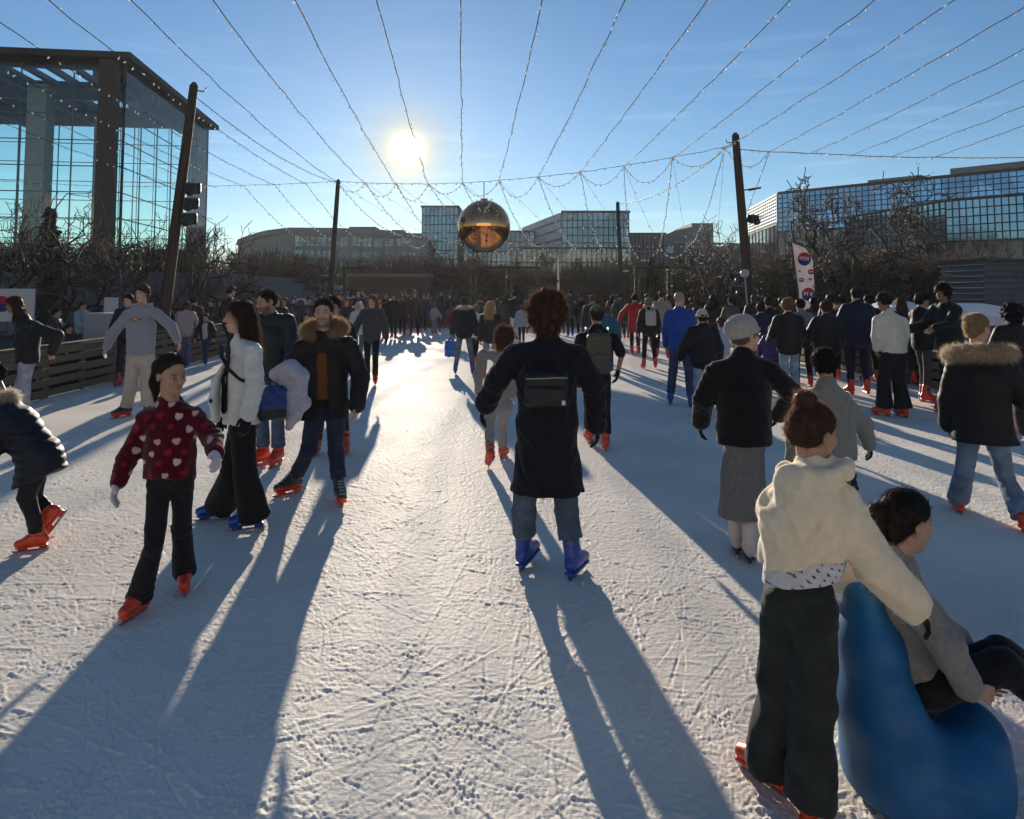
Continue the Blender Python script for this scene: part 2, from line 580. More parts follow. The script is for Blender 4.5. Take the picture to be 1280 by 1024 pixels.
def person(label, Y0, x0, h, yaw, px=None, pose=None, head=(0, 5, 0), skin=(.42, .25, .18), top=None, inner=None, bottom=None, hair=None,
           skate='orange', glove=None, beard=None, res=None, scarf=None, group='skaters on the ice', feet=True, cap=None, hand=None, glasses=False):
    pose = pose or {}; top = top or {}; bottom = bottom or {}; hair = hair or {}
    base = np.array([x0, Y0, 0.0])
    J = skeleton(h, yaw, Y0, base, px, pose)
    res = res or float(np.clip(Y0 * .00125, .0056, .02))
    near = Y0 < 9
    s, f, r, fs = J['s'], J['f'], J['r'], J['fs']
    M = rotz_frame(yaw + head[0], head[1], head[2]); hc = J['head']
    HP = lambda x, y, z: hc + M @ (np.array([x, y, z]) * s)
    sax = unit(J['shR'] - J['shL']); upx = unit(J['neck'] - J['pelvis'])
    sx2 = unit(J['hipR'] - J['hipL'])
    sk = fs * pose.get('girth', 1.0)
    seed = abs(hash(label)) % 9999 if False else sum(map(ord, label)) % 9973
    rg = np.random.default_rng(seed)
    hd = hand or {}
    HD = {}
    for sd, sg in (('L', -1), ('R', 1)):
        fa = unit(J['wr' + sd] - J['el' + sd])
        HD[sd] = (hd.get(sd, {}).get('d', unit(fa + np.array([0, 0, -.25]))), hd.get(sd, {}).get('n', -r * sg), hd.get(sd, {}).get('f', f), hd.get(sd, {}).get('curl', 22))
    allp = [J[k] for k in J if isinstance(J[k], np.ndarray) and k not in ('f', 'r', 'fdL', 'fdR')]
    # ---------------- body
    lo, hi = bounds(allp + [HP(0, 0, .14), HP(0, .13, 0), HP(0, -.13, 0), HP(.1, 0, 0), HP(-.1, 0, 0)], .06 * fs)
    ext = [J['wr' + q] + HD[q][0] * .2 * fs for q in 'LR']
    lo = np.minimum(lo, np.min(ext, 0) - .04); hi = np.maximum(hi, np.max(ext, 0) + .04)
    S = SDF(lo, hi, res)
    cst = J['chest']
    S.rc(J['pelvis'], cst, .075 * sk, .085 * sk, .03, sq=(sax, 1.4))
    S.rc(cst, J['neck'], .085 * sk, .045 * sk, .03, sq=(sax, 1.2))
    S.rc(J['shL'] * .9 + J['shR'] * .1, J['shR'] * .9 + J['shL'] * .1, .042 * sk, .042 * sk, .03)
    for sd in 'LR':
        S.chain([J['sh' + sd], J['el' + sd], J['wr' + sd]], [.04 * sk, .036 * fs, .026 * fs], .02)
        S.chain([J['hip' + sd], J['kn' + sd], J['an' + sd]], [.062 * sk, .045 * fs, .034 * fs], .03)
        a = J['an' + sd]
        S.rc(a - UP * .03 * fs, a - UP * .04 * fs + J['fd' + sd] * .1 * fs, .03 * fs, .025 * fs, .02)
        d, n, ff, cu = HD[sd]
        hand_shapes(S, J['wr' + sd], d, n, ff, h, -.0028 if glove else 0.0, cu)
    S.rc(J['neck'] - upx * .02, HP(0, -.018, -.05), .056 * s * pose.get('neckw', 1), .05 * s * pose.get('neckw', 1), .025)
    head_shapes(S, hc, M, s, 0, fine=res < .013)
    V, Q = S.mesh()
    q = ((V - hc) @ M) / s
    C = np.tile(np.array(skin, dtype=float), (len(V), 1))
    inh = (np.abs(q[:, 0]) < .1) & (np.abs(q[:, 1]) < .13) & (np.abs(q[:, 2]) < .13)
    def mixc(mask, col, a=1.0):
        w = np.clip(mask, 0, 1)[:, None] * a * inh[:, None]
        C[:] = C * (1 - w) + np.array(col) * w
    sm = lambda v, a, b: np.clip((v - a) / (b - a), 0, 1)
    fr = sm(q[:, 1], .03, .05)
    ellp = lambda cx, cz, rx, rz, soft=.35: 1 - sm(np.sqrt(((np.abs(q[:, 0]) - cx) / rx) ** 2 + ((q[:, 2] - cz) / rz) ** 2), 1 - soft, 1 + soft)
    mixc(ellp(.036, -.02, .028, .022, .6) * fr, np.array(skin) * np.array([1.1, .82, .78]), .45)
    if beard is not None:
        bz = sm(-q[:, 2], .028, .05) * sm(q[:, 1], -.01, .03)
        mixc(bz, beard, .8)
        mixc(ellp(0, -.038, .03, .008) * fr, beard, .8)
    mixc(ellp(0, -.057, .023, .0095) * fr, (skin[0] * .8, skin[1] * .5, skin[2] * .5), .9)
    mixc(ellp(.031, .008, .02, .0115) * fr, np.array(skin) * .55, .7)
    mixc(ellp(.031, .007, .012, .006) * fr, (.34, .31, .29), .7)
    mixc(ellp(.031, .007, .0065, .0068) * fr, (.03, .02, .015), 1)
    hcol = np.array(hair.get('col', (.03, .02, .015)))
    mixc(ellp(.032, .03, .021, .0048) * fr, hcol * .8 + .01, .85)
    mixc(ellp(0, -.03, .012, .003) * sm(q[:, 1], .09, .1), np.array(skin) * .4, .7)
    if hair.get('style') == 'bald': mixc(sm(q[:, 2] - q[:, 1] * .7, .0, .02) * sm(-q[:, 1], -.05, .02), hcol, .55)
    me = np_mesh('person', V, Q, True, C)
    root = mesh_obj('person', me, pmat('skin', skin, .55, spec=.35, noise=.1, nscale=25, attr=True, sub=.12), None, base)
    tag(root, label, 'person', group)
    out = {'root': root, 'J': J, 'base': base, 'HP': HP, 'M': M, 'res': res, 'sax': sax, 'upx': upx, 's': s}

    def put(name, S, mat, paint=None, parent=root, col=None, extra=None):
        V, Q = S.mesh() if isinstance(S, SDF) else S
        if len(Q) == 0: return None
        Cc = None
        if paint is not None or mat.get('attr'):
            Cc = np.tile(np.array(col, dtype=float), (len(V), 1))
            if paint is not None: Cc = paint(V, Cc)
        if extra is not None:
            V2, Q2, C2 = extra(V, Q)
            if Cc is not None: Cc = np.concatenate([Cc, np.tile(np.array(C2, dtype=float), (len(V2), 1))])
            Q = np.concatenate([Q, Q2 + len(V)]); V = np.concatenate([V, V2])
        kw = dict(mat); kw.pop('attr', None); nm = kw.pop('name'); c = kw.pop('col', col)
        mt = pmat(nm, c, attr=Cc is not None, **kw)
        return mesh_obj(name, np_mesh(name, V, Q, True, Cc), mt, parent)
    out['put'] = put

    # ---------------- torso garments
    def garment(g, name, extra_t=0.0):
        t = g.get('t', .018) + extra_t; col = g.get('col', (.02, .02, .025))
        mat = dict(FAB[g.get('mat', 'wool')]); mat['col'] = col
        hem = g.get('hem', .47); drop = g.get('skirt', 0)
        lo, hi = bounds([J[k] for k in ('shL', 'shR', 'elL', 'elR', 'wrL', 'wrR', 'neck', 'pelvis', 'hipL', 'hipR', 'chest')], .16 * fs + t)
        hemz = .05 * fs + hem * h if 'hemz' not in g else g['hemz']
        lo[2] = min(lo[2], hemz - .03); hi[2] += .08
        if g.get('hood') or g.get('fur'): hi = np.maximum(hi, hc + .2 * s); lo = np.minimum(lo, hc - .2 * s)
        S = SDF(lo, hi, g.get('res', res))
        bw = g.get('waist', 1.0)
        S.rc(J['pelvis'] - upx * .03, cst, (.1 * sk * bw + t), (.108 * sk + t), .03, sq=(sax, 1.38))
        S.rc(cst, J['neck'] - upx * .055 * fs, .108 * sk + t, .062 * sk + t * .5, .04, sq=(sax, 1.25))
        for sd in 'LR':
            S.rc(J['neck'] - upx * .045 * fs, J['sh' + sd] * .86 + J['neck'] * .14 - upx * .012 * fs, .058 * sk + t * .5, .044 * sk + t * .6, .05)
        if drop:      # skirt of a coat
            hc_ = J['pelvis'].copy(); hc_[2] = hemz - .02
            mid = (J['anL'] + J['anR']) / 2
            hc_[:2] = J['pelvis'][:2] * .6 + mid[:2] * .4
            S.rc(J['pelvis'], hc_, .105 * sk + t, drop * sk, .05, sq=(sx2, g.get('skw', 1.3)))
        S.cut((0, 0, hemz), g.get('hemn', (0, 0, -1)), .008)
        if g.get('open'):
            fo = unit(np.cross(UP, sax) * (1 if np.cross(UP, sax) @ f > 0 else -1))
            Mo = np.stack([sax, fo, np.cross(sax, fo)], 1)
            S.box((J['neck'] + J['pelvis']) / 2 + fo * (.15 + t) * fs - UP * .05, (g['open'] * .5, .1, .5), Mo, .02, .02, 'sub')
        k = .03
        sl = g.get('sleeve', 1.0)
        for sd in 'LR':
            a, b, c = J['sh' + sd] - UP * t * .5 + (J['chest'] - J['sh' + sd]) * .06, J['el' + sd], J['wr' + sd]
            ra, rb, rcc = .046 * sk + t * .85, .042 * fs + t * .95, g.get('cuff', .034) * fs + t * .7
            if sl < .75:
                e = a + (b - a) * sl * 1.33
                S.rc(a, e, ra, rb * 1.1, k)
            else:
                S.rc(a, b, ra, rb, k); S.rc(b, c - unit(c - b) * .01, rb, rcc, .02)
                if near:
                    S.rings(b, c - a, .0045 + t * .06, .045, .075 * fs, seed)
                    S.rings(c - unit(c - b) * .05, c - b, .004 + t * .05, .03, .05 * fs, seed + 3)
        if near: S.rings(J['shL'], J['elL'] - J['shL'], .004, .06, .1, seed); S.rings(J['shR'], J['elR'] - J['shR'], .004, .06, .1, seed + 1)
        if g.get('puff'):
            # quilted rings along sleeves and body
            pw = g['puff']; amp = .0055
            for sd in 'LR':
                for (a, b) in ((J['sh' + sd], J['el' + sd]), (J['el' + sd], J['wr' + sd])):
                    d = unit(b - a); L = np.linalg.norm(b - a)
                    m = .1 * fs + t
                    Sx, P = S.sl(np.minimum(a, b) - m, np.maximum(a, b) + m)
                    if Sx is None: continue
                    X, Y, Z = (P[i] - np.float32(a[i]) for i in range(3))
                    tt = X * d[0] + Y * d[1] + Z * d[2]
                    rr = np.sqrt(np.maximum(X * X + Y * Y + Z * Z - tt * tt, 0))
                    w = ((tt > -.02) & (tt < L + .02) & (rr < m)).astype(np.float32)
                    S.D[Sx] += (w * amp * (1 - 1.6 * np.abs(np.sin(math.pi * tt / pw)))).astype(np.float32)
            Z = S.ax[2][None, None, :]; X = S.ax[0][:, None, None] - np.float32(J['pelvis'][0]); Y = S.ax[1][None, :, None] - np.float32(J['pelvis'][1])
            w = (np.sqrt((X * sax[0] + Y * sax[1]) ** 2) < .17 * sk) & (Z < J['neck'][2] - .04)
            S.D += (w * amp * (1 - 1.6 * np.abs(np.sin(math.pi * Z / pw)))).astype(np.float32)
        if g.get('collar', True):
            nk = J['neck']
            S.rc(nk - upx * .03, nk + upx * g.get('colh', .02) * fs, .064 * s + t * .5, .058 * s + t * .45, .025)
        if g.get('hood') == 'down':
            bk = -f
            hs = g.get('hoodsize', 1) * fs; bx = np.stack([sax, np.cross(upx, sax), upx], 1)
            rim = [J['neck'] + (-bk * .05 + sax * x * .085) * hs + upx * z * hs for x, z in ((-1, .0),)]
            for a0 in np.linspace(-1.9, 1.9, 9): rim.append(J['neck'] + (bk * math.cos(a0) * .1 + sax * math.sin(a0) * .115) * hs + upx * (.012 - .012 * math.cos(a0)) * hs)
            S.chain(rim[1:], [.024 * hs] * 9, .025)
            S.ell(J['neck'] + bk * .085 * hs - upx * .075 * hs, np.array([.115, .055, .105]) * hs, bx, .04)
            S.ell(J['neck'] + bk * .1 * hs - upx * .15 * hs, np.array([.06, .04, .07]) * hs, bx, .04)
            if near:
                for x in (-1, 1): S.chain([J['neck'] + (bk * .12 + sax * x * .115) * hs - upx * .02 * hs, J['neck'] + (bk * .15 + sax * x * .07) * hs - upx * .12 * hs, J['neck'] + (bk * .15 + sax * x * .012) * hs - upx * .215 * hs], [.007] * 3, .018, op='sub')
        if g.get('hood') == 'up':
            S.ell(HP(0, -.03, .02), np.array([.105, .125, .13]) * s, M, .03)
            S.rc(HP(0, -.04, -.03), J['neck'], .09 * s, .09 * s, .03)
            S.ell(HP(0, .11, -.015), np.array([.07, .1, .1]) * s, M, .015, 'sub')
        S.rc(J['neck'] - upx * .01, HP(0, .0, -.0), .05 * s, .066 * s, .012, op='sub')
        if g.get('fn'): g['fn'](S, out)
        S.noise(g.get('wr', .0022), g.get('wl', .13), seed, 4)
        ex = None
        if g.get('fuzz'):
            def ex(V, Q):
                nn = vnormals(V, Q); n_ = int(g['fuzz']); ii = rg.integers(0, len(V), n_)
                v2, q2 = strands(V[ii], nn[ii], .016, .0012, rg, .6, 0, 2)
                return v2, q2, col
        return put(name, S, mat, g.get('paint'), col=col, extra=ex)

    if inner: garment(inner, inner.get('name', 'sweater'))
    if top: out['top'] = garment(top, top.get('name', 'jacket'))
    if top.get('fur'):      # fur ruff round the neck or hood edge
        S = SDF(hc - .34 * s, hc + .34 * s, max(res, .008))
        rad = top.get('furw', .045) * s; pts = []
        bk, side = unit(-f), sax
        for a0 in np.linspace(-math.pi * .82, math.pi * .82, 13):
            pts.append(J['neck'] + (bk * math.cos(a0) * top.get('furr', .13) + side * math.sin(a0) * top.get('furr', .13) * 1.35) * s + UP * (top.get('furz', .03) + top.get('furt', 0) * math.cos(a0)) * s)
        S.chain(pts, [rad * (.75 + .25 * math.cos(a)) for a in np.linspace(-2, 2, 13)], .02)
        S.noise(.008, .05, 3)
        V, Q = S.mesh(); nn = vnormals(V, Q); ns = 7000 if Y0 < 7 else 1500
        ii = rg.integers(0, len(V), ns)
        V2, Q2 = strands(V[ii], nn[ii] + np.array([0, 0, -.2]), .045, .0022, rg, .35, .12)
        fc = top['fur']
        mesh_obj('fur_ruff', np_mesh('fur_ruff', np.concatenate([V, V2]), np.concatenate([Q, Q2 + len(V)])), pmat('fur', fc, .8, noise=.35, nscale=40, translucent=.45, tboost=1.6), root)

    # ---------------- lower garments
    if bottom:
        b = bottom; col = b.get('col', (.02, .02, .025)); mat = dict(FAB[b.get('mat', 'cotton')]); mat['col'] = col
        hz = b.get('hem', .1) * fs
        ztop = (top.get('hemz', .05 * fs + top.get('hem', .47) * h) + .1) if top.get('skirt') else None
        lo, hi = bounds([J[k] for k in ('hipL', 'hipR', 'knL', 'knR', 'anL', 'anR', 'pelvis')], .19 * fs)
        S = SDF(lo, hi, res)
        S.rc(J['pelvis'] + upx * .06 * fs, J['pelvis'] - upx * .03 * fs, .09 * sk, .1 * sk, .03, sq=(sx2, 1.42))
        if b.get('kind') == 'skirt':
            c2 = (J['anL'] + J['anR']) / 2; c2 = np.array([c2[0], c2[1], b.get('hemz', .4)])
            S.rc(J['pelvis'], c2, .105 * sk, b.get('ra', .13) * sk, .04, sq=(sx2, 1.3))
            S.noise(.006, .12, seed, 4, stretch=(1, 1, .15))
            S.cut((0, 0, b.get('hemz', .4)), (0, 0, -1), .005)
        else:
            rh, rk, ra = b.get('rh', .083), b.get('rk', .062), b.get('ra', .055)
            for sd in 'LR':
                hp, kn, an = J['hip' + sd], J['kn' + sd], J['an' + sd]
                S.rc(hp, kn, rh * sk, rk * sk, .03)
                low = kn + (an - kn) * 1.0; dl = unit(an - kn)
                S.rc(kn, low + dl * .01, rk * sk, ra * sk, .02)
                ec = low + dl * (.03 - hz)
                m = np.array([.3, .3, .12]) * fs
                Sx, P = S.sl(ec - m, ec + m)
                # trouser end: cut square to the shin
                Sx, P = S.sl(an - .3 * fs, an + .3 * fs)
                if Sx is not None:
                    X, Y, Z = (P[i] - np.float32(an[i]) for i in range(3))
                    tt = X * dl[0] + Y * dl[1] + Z * dl[2]
                    rr = np.sqrt(np.maximum(X * X + Y * Y + Z * Z - tt * tt, 0))
                    dcut = np.where(rr < ra * sk * 1.6 + .02, tt - (.05 - hz), -1)
                    S.D[Sx] = np.maximum(S.D[Sx], dcut.astype(np.float32))
                if near or ra > .06:
                    S.rings(kn, an - hp, .0035, .065, .1 * fs, seed + (sd == 'L'))
                    S.rings(an + (kn - an) * .15, an - kn, .005, .055, .1 * fs, seed + 5 + (sd == 'L'))
                    S.rings(hp, [0, .3, 1], .005, .06, .12 * fs, seed + 8)
            S.noise(b.get('wr', .0028), .13, seed + 2, 4, stretch=(1, 1, .7))
        if ztop: S.cut((0, 0, ztop), (0, 0, 1))
        put(b.get('name', 'trousers' if b.get('kind') != 'skirt' else 'skirt'), S, mat, b.get('paint'), col=col)

    # ---------------- skates
    if feet:
        sc = SKATES[skate]
        for sd in 'LR':
            a = J['an' + sd]; fd = J['fd' + sd]; uv = unit(UP - fd * fd[2]); sdv = np.cross(fd, uv)
            if abs(fd[2]) > .95: uv = unit(-f); sdv = np.cross(fd, uv)
            P = lambda x, y, z: a + (fd * x + sdv * y + uv * z) * fs
            lo, hi = bounds([P(-.1, 0, .2), P(.23, 0, -.12), P(-.1, 0, -.13), P(0, .06, 0), P(0, -.06, 0), P(.2, 0, .05)], .05)
            rs = max(res * .8, .006)
            S = SDF(lo, hi, rs)
            sh = unit(J['kn' + sd] - a) * .85 + uv * .15
            S.rc(a + unit(sh) * .13 * fs, P(-.012, 0, .0), .055 * fs, .05 * fs, .02, sq=(fd, 1.1))
            S.rc(P(-.045, 0, -.032), P(.05, 0, -.03), .041 * fs, .044 * fs, .02)
            S.rc(P(.03, 0, -.01), P(.165, 0, -.045), .045 * fs, .033 * fs, .02, sq=(sdv, 1.2))
            S.rc(P(.02, 0, .05), P(.09, 0, -.01), .03 * fs, .028 * fs, .02, sq=(sdv, 1.2))
            S.cut(P(0, 0, -.075), -uv, .006)
            S.box(P(.055, 0, -.08), np.array([.128, .037, .008]) * fs, np.stack([fd, sdv, uv], 1), .004, .004)
            S.box(P(-.04, 0, -.098), np.array([.035, .013, .018]) * fs, np.stack([fd, sdv, uv], 1), .004, .006)
            S.box(P(.125, 0, -.098), np.array([.04, .013, .018]) * fs, np.stack([fd, sdv, uv], 1), .004, .006)
            def pt(V, C):
                z = ((V - a) @ uv) / fs; y = ((V - a) @ fd) / fs
                for (z0, z1, cc) in sc['bands']:
                    m = (z >= z0) & (z < z1); C[m] = cc
                if sc.get('lace'):
                    m = (np.abs((V - a) @ sdv) < .022 * fs) & (y > .03) & (z > -.03) & (np.sin(z * 330) > .1); C[m] = sc['lace']
                return C
            o = put('skate', S, dict(name='skate_shell', rough=.38, spec=.5, noise=.08, nscale=60), pt, col=sc['bands'][0][2])
            if o is None: continue
            mb = MB()
            q = lambda x, z: P(x, 0, z)
            prof = [(-.085, -.106), (.19, -.106), (.215, -.1), (.205, -.12), (.185, -.128), (-.08, -.128), (-.092, -.122)]
            n0 = len(prof)
            for y in (-.0025, .0025):
                for (x, z) in prof: mb.V.append(tuple(P(x, y, z)))
            mb.F.append(tuple(range(n0))); mb.F.append(tuple(range(2 * n0 - 1, n0 - 1, -1)))
            for i in range(n0):
                j = (i + 1) % n0; mb.F.append((i, i + n0, j + n0, j))
            mb.build('blade', pmat('steel', (.45, .45, .47), .25, metal=1, noise=.1), o)

    # ---------------- gloves
    if glove is not None:
        for sd in 'LR':
            d, n, ff, cu = HD[sd]; w = J['wr' + sd]
            S = SDF(*bounds([w - d * .06, w + d * .2 * fs], .09 * fs), res=max(min(res, .0058), res * .8))
            hand_shapes(S, w, d, n, ff, h, .0024, cu)
            fa = unit(w - J['el' + sd])
            S.rc(w - fa * .035, w + d * .01, .029 * fs, .028 * fs, .015)
            put('glove', S, dict(FAB['knit'], col=glove), None, col=glove)

    # ---------------- hair and hats
    st = hair.get('style')
    if st and st != 'bald':
        col = hair.get('col', (.03, .02, .015)); rs = max(res * .9, .0055)
        span = .36 * s if st in ('long', 'pony', 'curly', 'bun', 'afro') else .2 * s
        lo, hi = hc - span, hc + .22 * s
        lo[2] -= .3 * s if st in ('long', 'pony') else 0
        lo[:2] = hc[:2] - .26 * s; hi[:2] = hc[:2] + .26 * s
        S = SDF(lo, hi, rs)
        bk = M @ np.array([0, -1.0, 0])
        fr_ = hair.get('front', (.088, .07))
        if st == 'short':
            hair_cap(S, HP, M, s, hair.get('g', .013), fr_, -.06)
            for x in (-.088, .088): S.ell(HP(x, .002, -.012), np.array([.03, .026, .036]) * s, M, .01, 'sub')
            S.noise(.004, .035, seed)
        elif st in ('curly', 'afro'):
            g = hair.get('g', .036)
            S.ell(HP(0, -.022, .04), np.array([.072 + g, .088 + g, .083 + g]) * s, M, 0)
            S.rc(HP(0, -.05, -.01), HP(0, -.055, -.075), .082 * s, .066 * s, .03)
            S.ell(HP(0, .1, -.05), np.array([.07, .075, .095]) * s, M, .02, 'sub')
            S.noise(.016 * s, .042, seed, 6)
        else:
            hair_cap(S, HP, M, s, .009 if st == 'bun' else .013, fr_, hair.get('low', -.085), (-.005, -.03) if st == 'long' else (-.02, -.03))
            if st == 'long':
                L = hair.get('len', .3)
                for x in (-.05, -.02, .02, .05):
                    p0 = HP(x, -.06, 0); p1 = HP(x * 1.25, -.085, -.1); p2 = p1 + (-UP * .9 + bk * .12) * L * .55; p3 = p2 - UP * L * .45 + bk * .01
                    S.chain([p0, p1, p2, p3], [.045 * s, .045 * s, .04 * s, .018 * s], .03)
                for x in (-1, 1):
                    p0 = HP(x * .065, -.03, 0); p1 = HP(x * .07, -.04, -.09); p2 = p1 - UP * L * hair.get('side', .5) + f * .02
                    S.chain([p0, p1, p2], [.03 * s, .03 * s, .015 * s], .03)
                S.noise(.005, .03, seed, 5, stretch=(1, 1, .2))
            if st in ('pony', 'bun'):
                for x in (-.088, .088): S.ell(HP(x, .004, -.014), np.array([.03, .024, .034]) * s, M, .01, 'sub')
            if st == 'pony':
                L = hair.get('len', .3)
                p0 = HP(0, -.1, .03); p1 = p0 + bk * .05 * s - UP * .02; p2 = p1 - UP * L * .5 + bk * .02; p3 = p2 - UP * L * .5
                S.chain([p0, p1, p2, p3], [.03 * s, .036 * s, .036 * s, .01 * s], .02)
                S.noise(.0018, .03, seed, 5, stretch=(1, 1, .3))
            elif st == 'bun':
                S.ell(HP(0, hair.get('by', -.085), hair.get('bz', .1)), np.array([.045, .045, .038]) * s, M, .01)
                S.noise(.0018, .03, seed, 5)
        def ex(V, Q):
            nn = vnormals(V, Q)
            dens = {'curly': 13000, 'afro': 4000, 'long': 5000, 'pony': 6000, 'bun': 6000, 'short': 9000}[st]
            n_ = int(dens * hair.get('dens', 1) * np.clip((6 / Y0) ** 2, .04, 1))
            ii = rg.integers(0, len(V), n_)
            wd = max(.0013, Y0 * .00028)
            if st in ('curly', 'afro'): v2, q2 = strands(V[ii], nn[ii], .042 * s, wd * 1.15, rg, .85, 0, 5)
            elif st == 'short': v2, q2 = strands(V[ii], nn[ii] * .22 + bk * .3 + np.array([0, 0, -.06]), .017 * s, wd, rg, .25, .05, 2)
            elif st == 'long':
                fl = -UP + bk * .15 + nn[ii] * .25; v2, q2 = strands(V[ii], fl - nn[ii] * np.minimum((fl * nn[ii]).sum(1, keepdims=True), 0), .08 * s, wd, rg, .12, .04, 3)
            else:
                tgt = HP(0, hair.get('by', -.1), hair.get('bz', .03)); fl = tgt - V[ii]; fl /= np.linalg.norm(fl, axis=1, keepdims=True) + 1e-6
                fl = np.where((V[ii] @ UP < tgt[2] - .05)[:, None] & (st == 'pony'), -UP, fl)
                fl = fl - nn[ii] * (fl * nn[ii]).sum(1, keepdims=True) * .9
                v2, q2 = strands(V[ii], fl + nn[ii] * .07, .034 * s, wd, rg, .12, 0, 3)
            return v2, q2, col
        put('hair', S, dict(HAIR, col=col), None, col=col, extra=ex)
    if cap:
        col = cap.get('col', (.3, .28, .26)); rs = max(res * .9, .0055)
        S = SDF(hc - .24 * s, hc + .24 * s, rs); k = cap['kind']
        if k == 'beanie':
            S.ell(HP(0, -.02, .045), np.array([.086, .104, .094]) * s, M, 0)
            S.cut(HP(0, .085, .05), M @ np.array([0, .35, -1.0]), .008)
            S.chain([HP(.088 * math.cos(a), -.014 + .105 * math.sin(a), .03 + .022 * math.sin(a)) for a in np.linspace(0, 2 * math.pi, 17)], [.013 * s] * 17, .006)
            if cap.get('pom'): S.ell(HP(0, -.03, .155), np.array([.04] * 3) * s, M, .01)
        elif k == 'beret':
            S.ell(HP(0, -.045, .055), np.array([.103, .125, .098]) * s, rotz_frame(yaw + head[0], head[1] - 18, head[2]), 0)
            S.ell(HP(0, -.02, .03), np.array([.085, .1, .09]) * s, M, .02)
            S.cut(HP(0, .09, .045), M @ np.array([0, .42, -1.0]), .01)
            S.chain([HP(.086 * math.cos(a), -.014 + .104 * math.sin(a), .022 + .035 * math.sin(a)) for a in np.linspace(0, 2 * math.pi, 17)], [.012 * s] * 17, .006)
        elif k == 'cap':
            S.ell(HP(0, -.014, .045), np.array([.083, .102, .088]) * s, M, 0)
            S.cut(HP(0, 0, .035), M @ np.array([0, 0, -1.0]), .004)
            bs = cap.get('brim', 1)
            S.ell(HP(0, bs * .12, .037), np.array([.065, .07, .009]) * s, M, .006)
        S.noise(.003, .04, seed, 5)
        put({'beanie': 'beanie', 'beret': 'knit_beret', 'cap': 'cap'}[k], S, dict(FAB['cotton' if k == 'cap' else 'knit'], col=col), None, col=col)
    if glasses:
        mb = MB()
        for x in (-.033, .033):
            mb.tube([HP(x + .023 * math.cos(a), .108, .006 + .018 * math.sin(a)) for a in np.linspace(0, 2 * math.pi, 13)], .0022, 5, False)
            mb.tube([HP(x * 1.7, .106, .01), HP(x / abs(x) * .08, 0, .012)], .002, 5)
        mb.tube([HP(-.01, .112, .008), HP(.01, .112, .008)], .002, 5)
        mb.build('glasses', pmat('frame_black', (.02, .02, .02), .3, spec=.5), root, True)
    return out


FAB = {
    'wool': dict(name='wool', rough=.9, spec=.15, sheen=.12, noise=.25, nscale=60, bump=.35, bscale=500),
    'knit': dict(name='knit', rough=.95, spec=.1, sheen=.25, noise=.2, nscale=80, bump=.5, bscale=350),
    'fleece': dict(name='fleece', rough=.95, spec=.1, sheen=.35, noise=.12, nscale=50, bump=.6, bscale=420),
    'sweat': dict(name='sweat', rough=.92, spec=.1, sheen=.3, noise=.08, nscale=30, bump=.25, bscale=380),
    'nylon': dict(name='nylon', rough=.62, spec=.22, sheen=.03, noise=.12, nscale=14, bump=.12, bscale=90),
    'cotton': dict(name='cotton', rough=.85, spec=.2, sheen=.08, noise=.18, nscale=40, bump=.3, bscale=400),
    'denim': dict(name='denim', rough=.88, spec=.2, sheen=.08, noise=.4, nscale=9, bump=.4, bscale=420),
}
HAIR = dict(name='hair', rough=.55, spec=.3, noise=.3, nscale=60, translucent=.4, tboost=2.3, stretch=(1, 1, .25))
OR, BL = (.6, .055, .014), (.012, .05, .3)
SKATES = {
    'orange': dict(bands=[(-9, 9, OR), (-9, -.088, (.35, .04, .015)), (.015, .03, (.3, .03, .01)), (.075, .088, (.3, .03, .01)), (.115, 9, (.02, .02, .02))]),
    'red': dict(bands=[(-9, 9, (.5, .035, .02)), (-9, -.088, (.3, .03, .015))]),
    'blue': dict(bands=[(-9, 9, BL), (-9, -.088, (.012, .04, .22)), (.015, .03, (.01, .03, .18)), (.075, .088, (.01, .03, .18)), (.115, 9, (.02, .02, .025))]),
    'black_orange': dict(bands=[(-9, 9, (.02, .018, .018)), (-9, -.045, OR)], lace=(.35, .33, .3)),
    'white': dict(bands=[(-9, 9, (.55, .45, .4)), (-9, -.07, (.03, .025, .025))]),
}
# ------------------------------------------------------------------ the nearer skaters, posed from the picture
def P2(label, bx, by, ty, yaw, px=None, dh=.05, **kw):
    g = G(bx, by); tot = (by - ty) / (by - HORIZON) * CAMH
    h = kw.pop('h', None) or tot - dh
    return person(label, g[1], g[0], h, yaw, px, **kw)




BLACK = (.012, .012, .014); NAVY = (.012, .016, .035); BROWN_H = (.045, .022, .012); DARK_H = (.014, .01, .008)
JEANS = (.07, .1, .16); DJEANS = (.02, .03, .06); LJEANS = (.17, .23, .32)
SK1 = (.50, .30, .22); SK2 = (.40, .23, .15); SK3 = (.24, .13, .08)


def heart_paint(base, yaw, h):
    rg = np.random.default_rng(5)
    def paint(V, C):
        C[:] = (.075, .004, .012)
        f = fwd(yaw); r = rgt(f)
        u = V @ r; w = V[:, 2]; dpt = V @ f
        for i, row in enumerate(np.arange(.72, 1.3, .064)):
            for j, c in enumerate(np.arange(-.55, .56, .092)):
                cx = c + (.046 if i % 2 else 0) + rg.uniform(-.012, .012); cz = row + rg.uniform(-.012, .012)
                a = rg.uniform(-.5, .5); sz = rg.uniform(.0135, .019)
                col = [(.55, .33, .33), (.62, .45, .42), (.25, .012, .025), (.55, .37, .3), (.2, .01, .02)][rg.integers(0, 5)]
                x = ((u - cx) * math.cos(a) + (w - cz) * math.sin(a)) / sz; y = (-(u - cx) * math.sin(a) + (w - cz) * math.cos(a)) / sz
                C[(x * x + y * y - 1) ** 3 - x * x * y ** 3 < 0] = col
        return C
    return paint




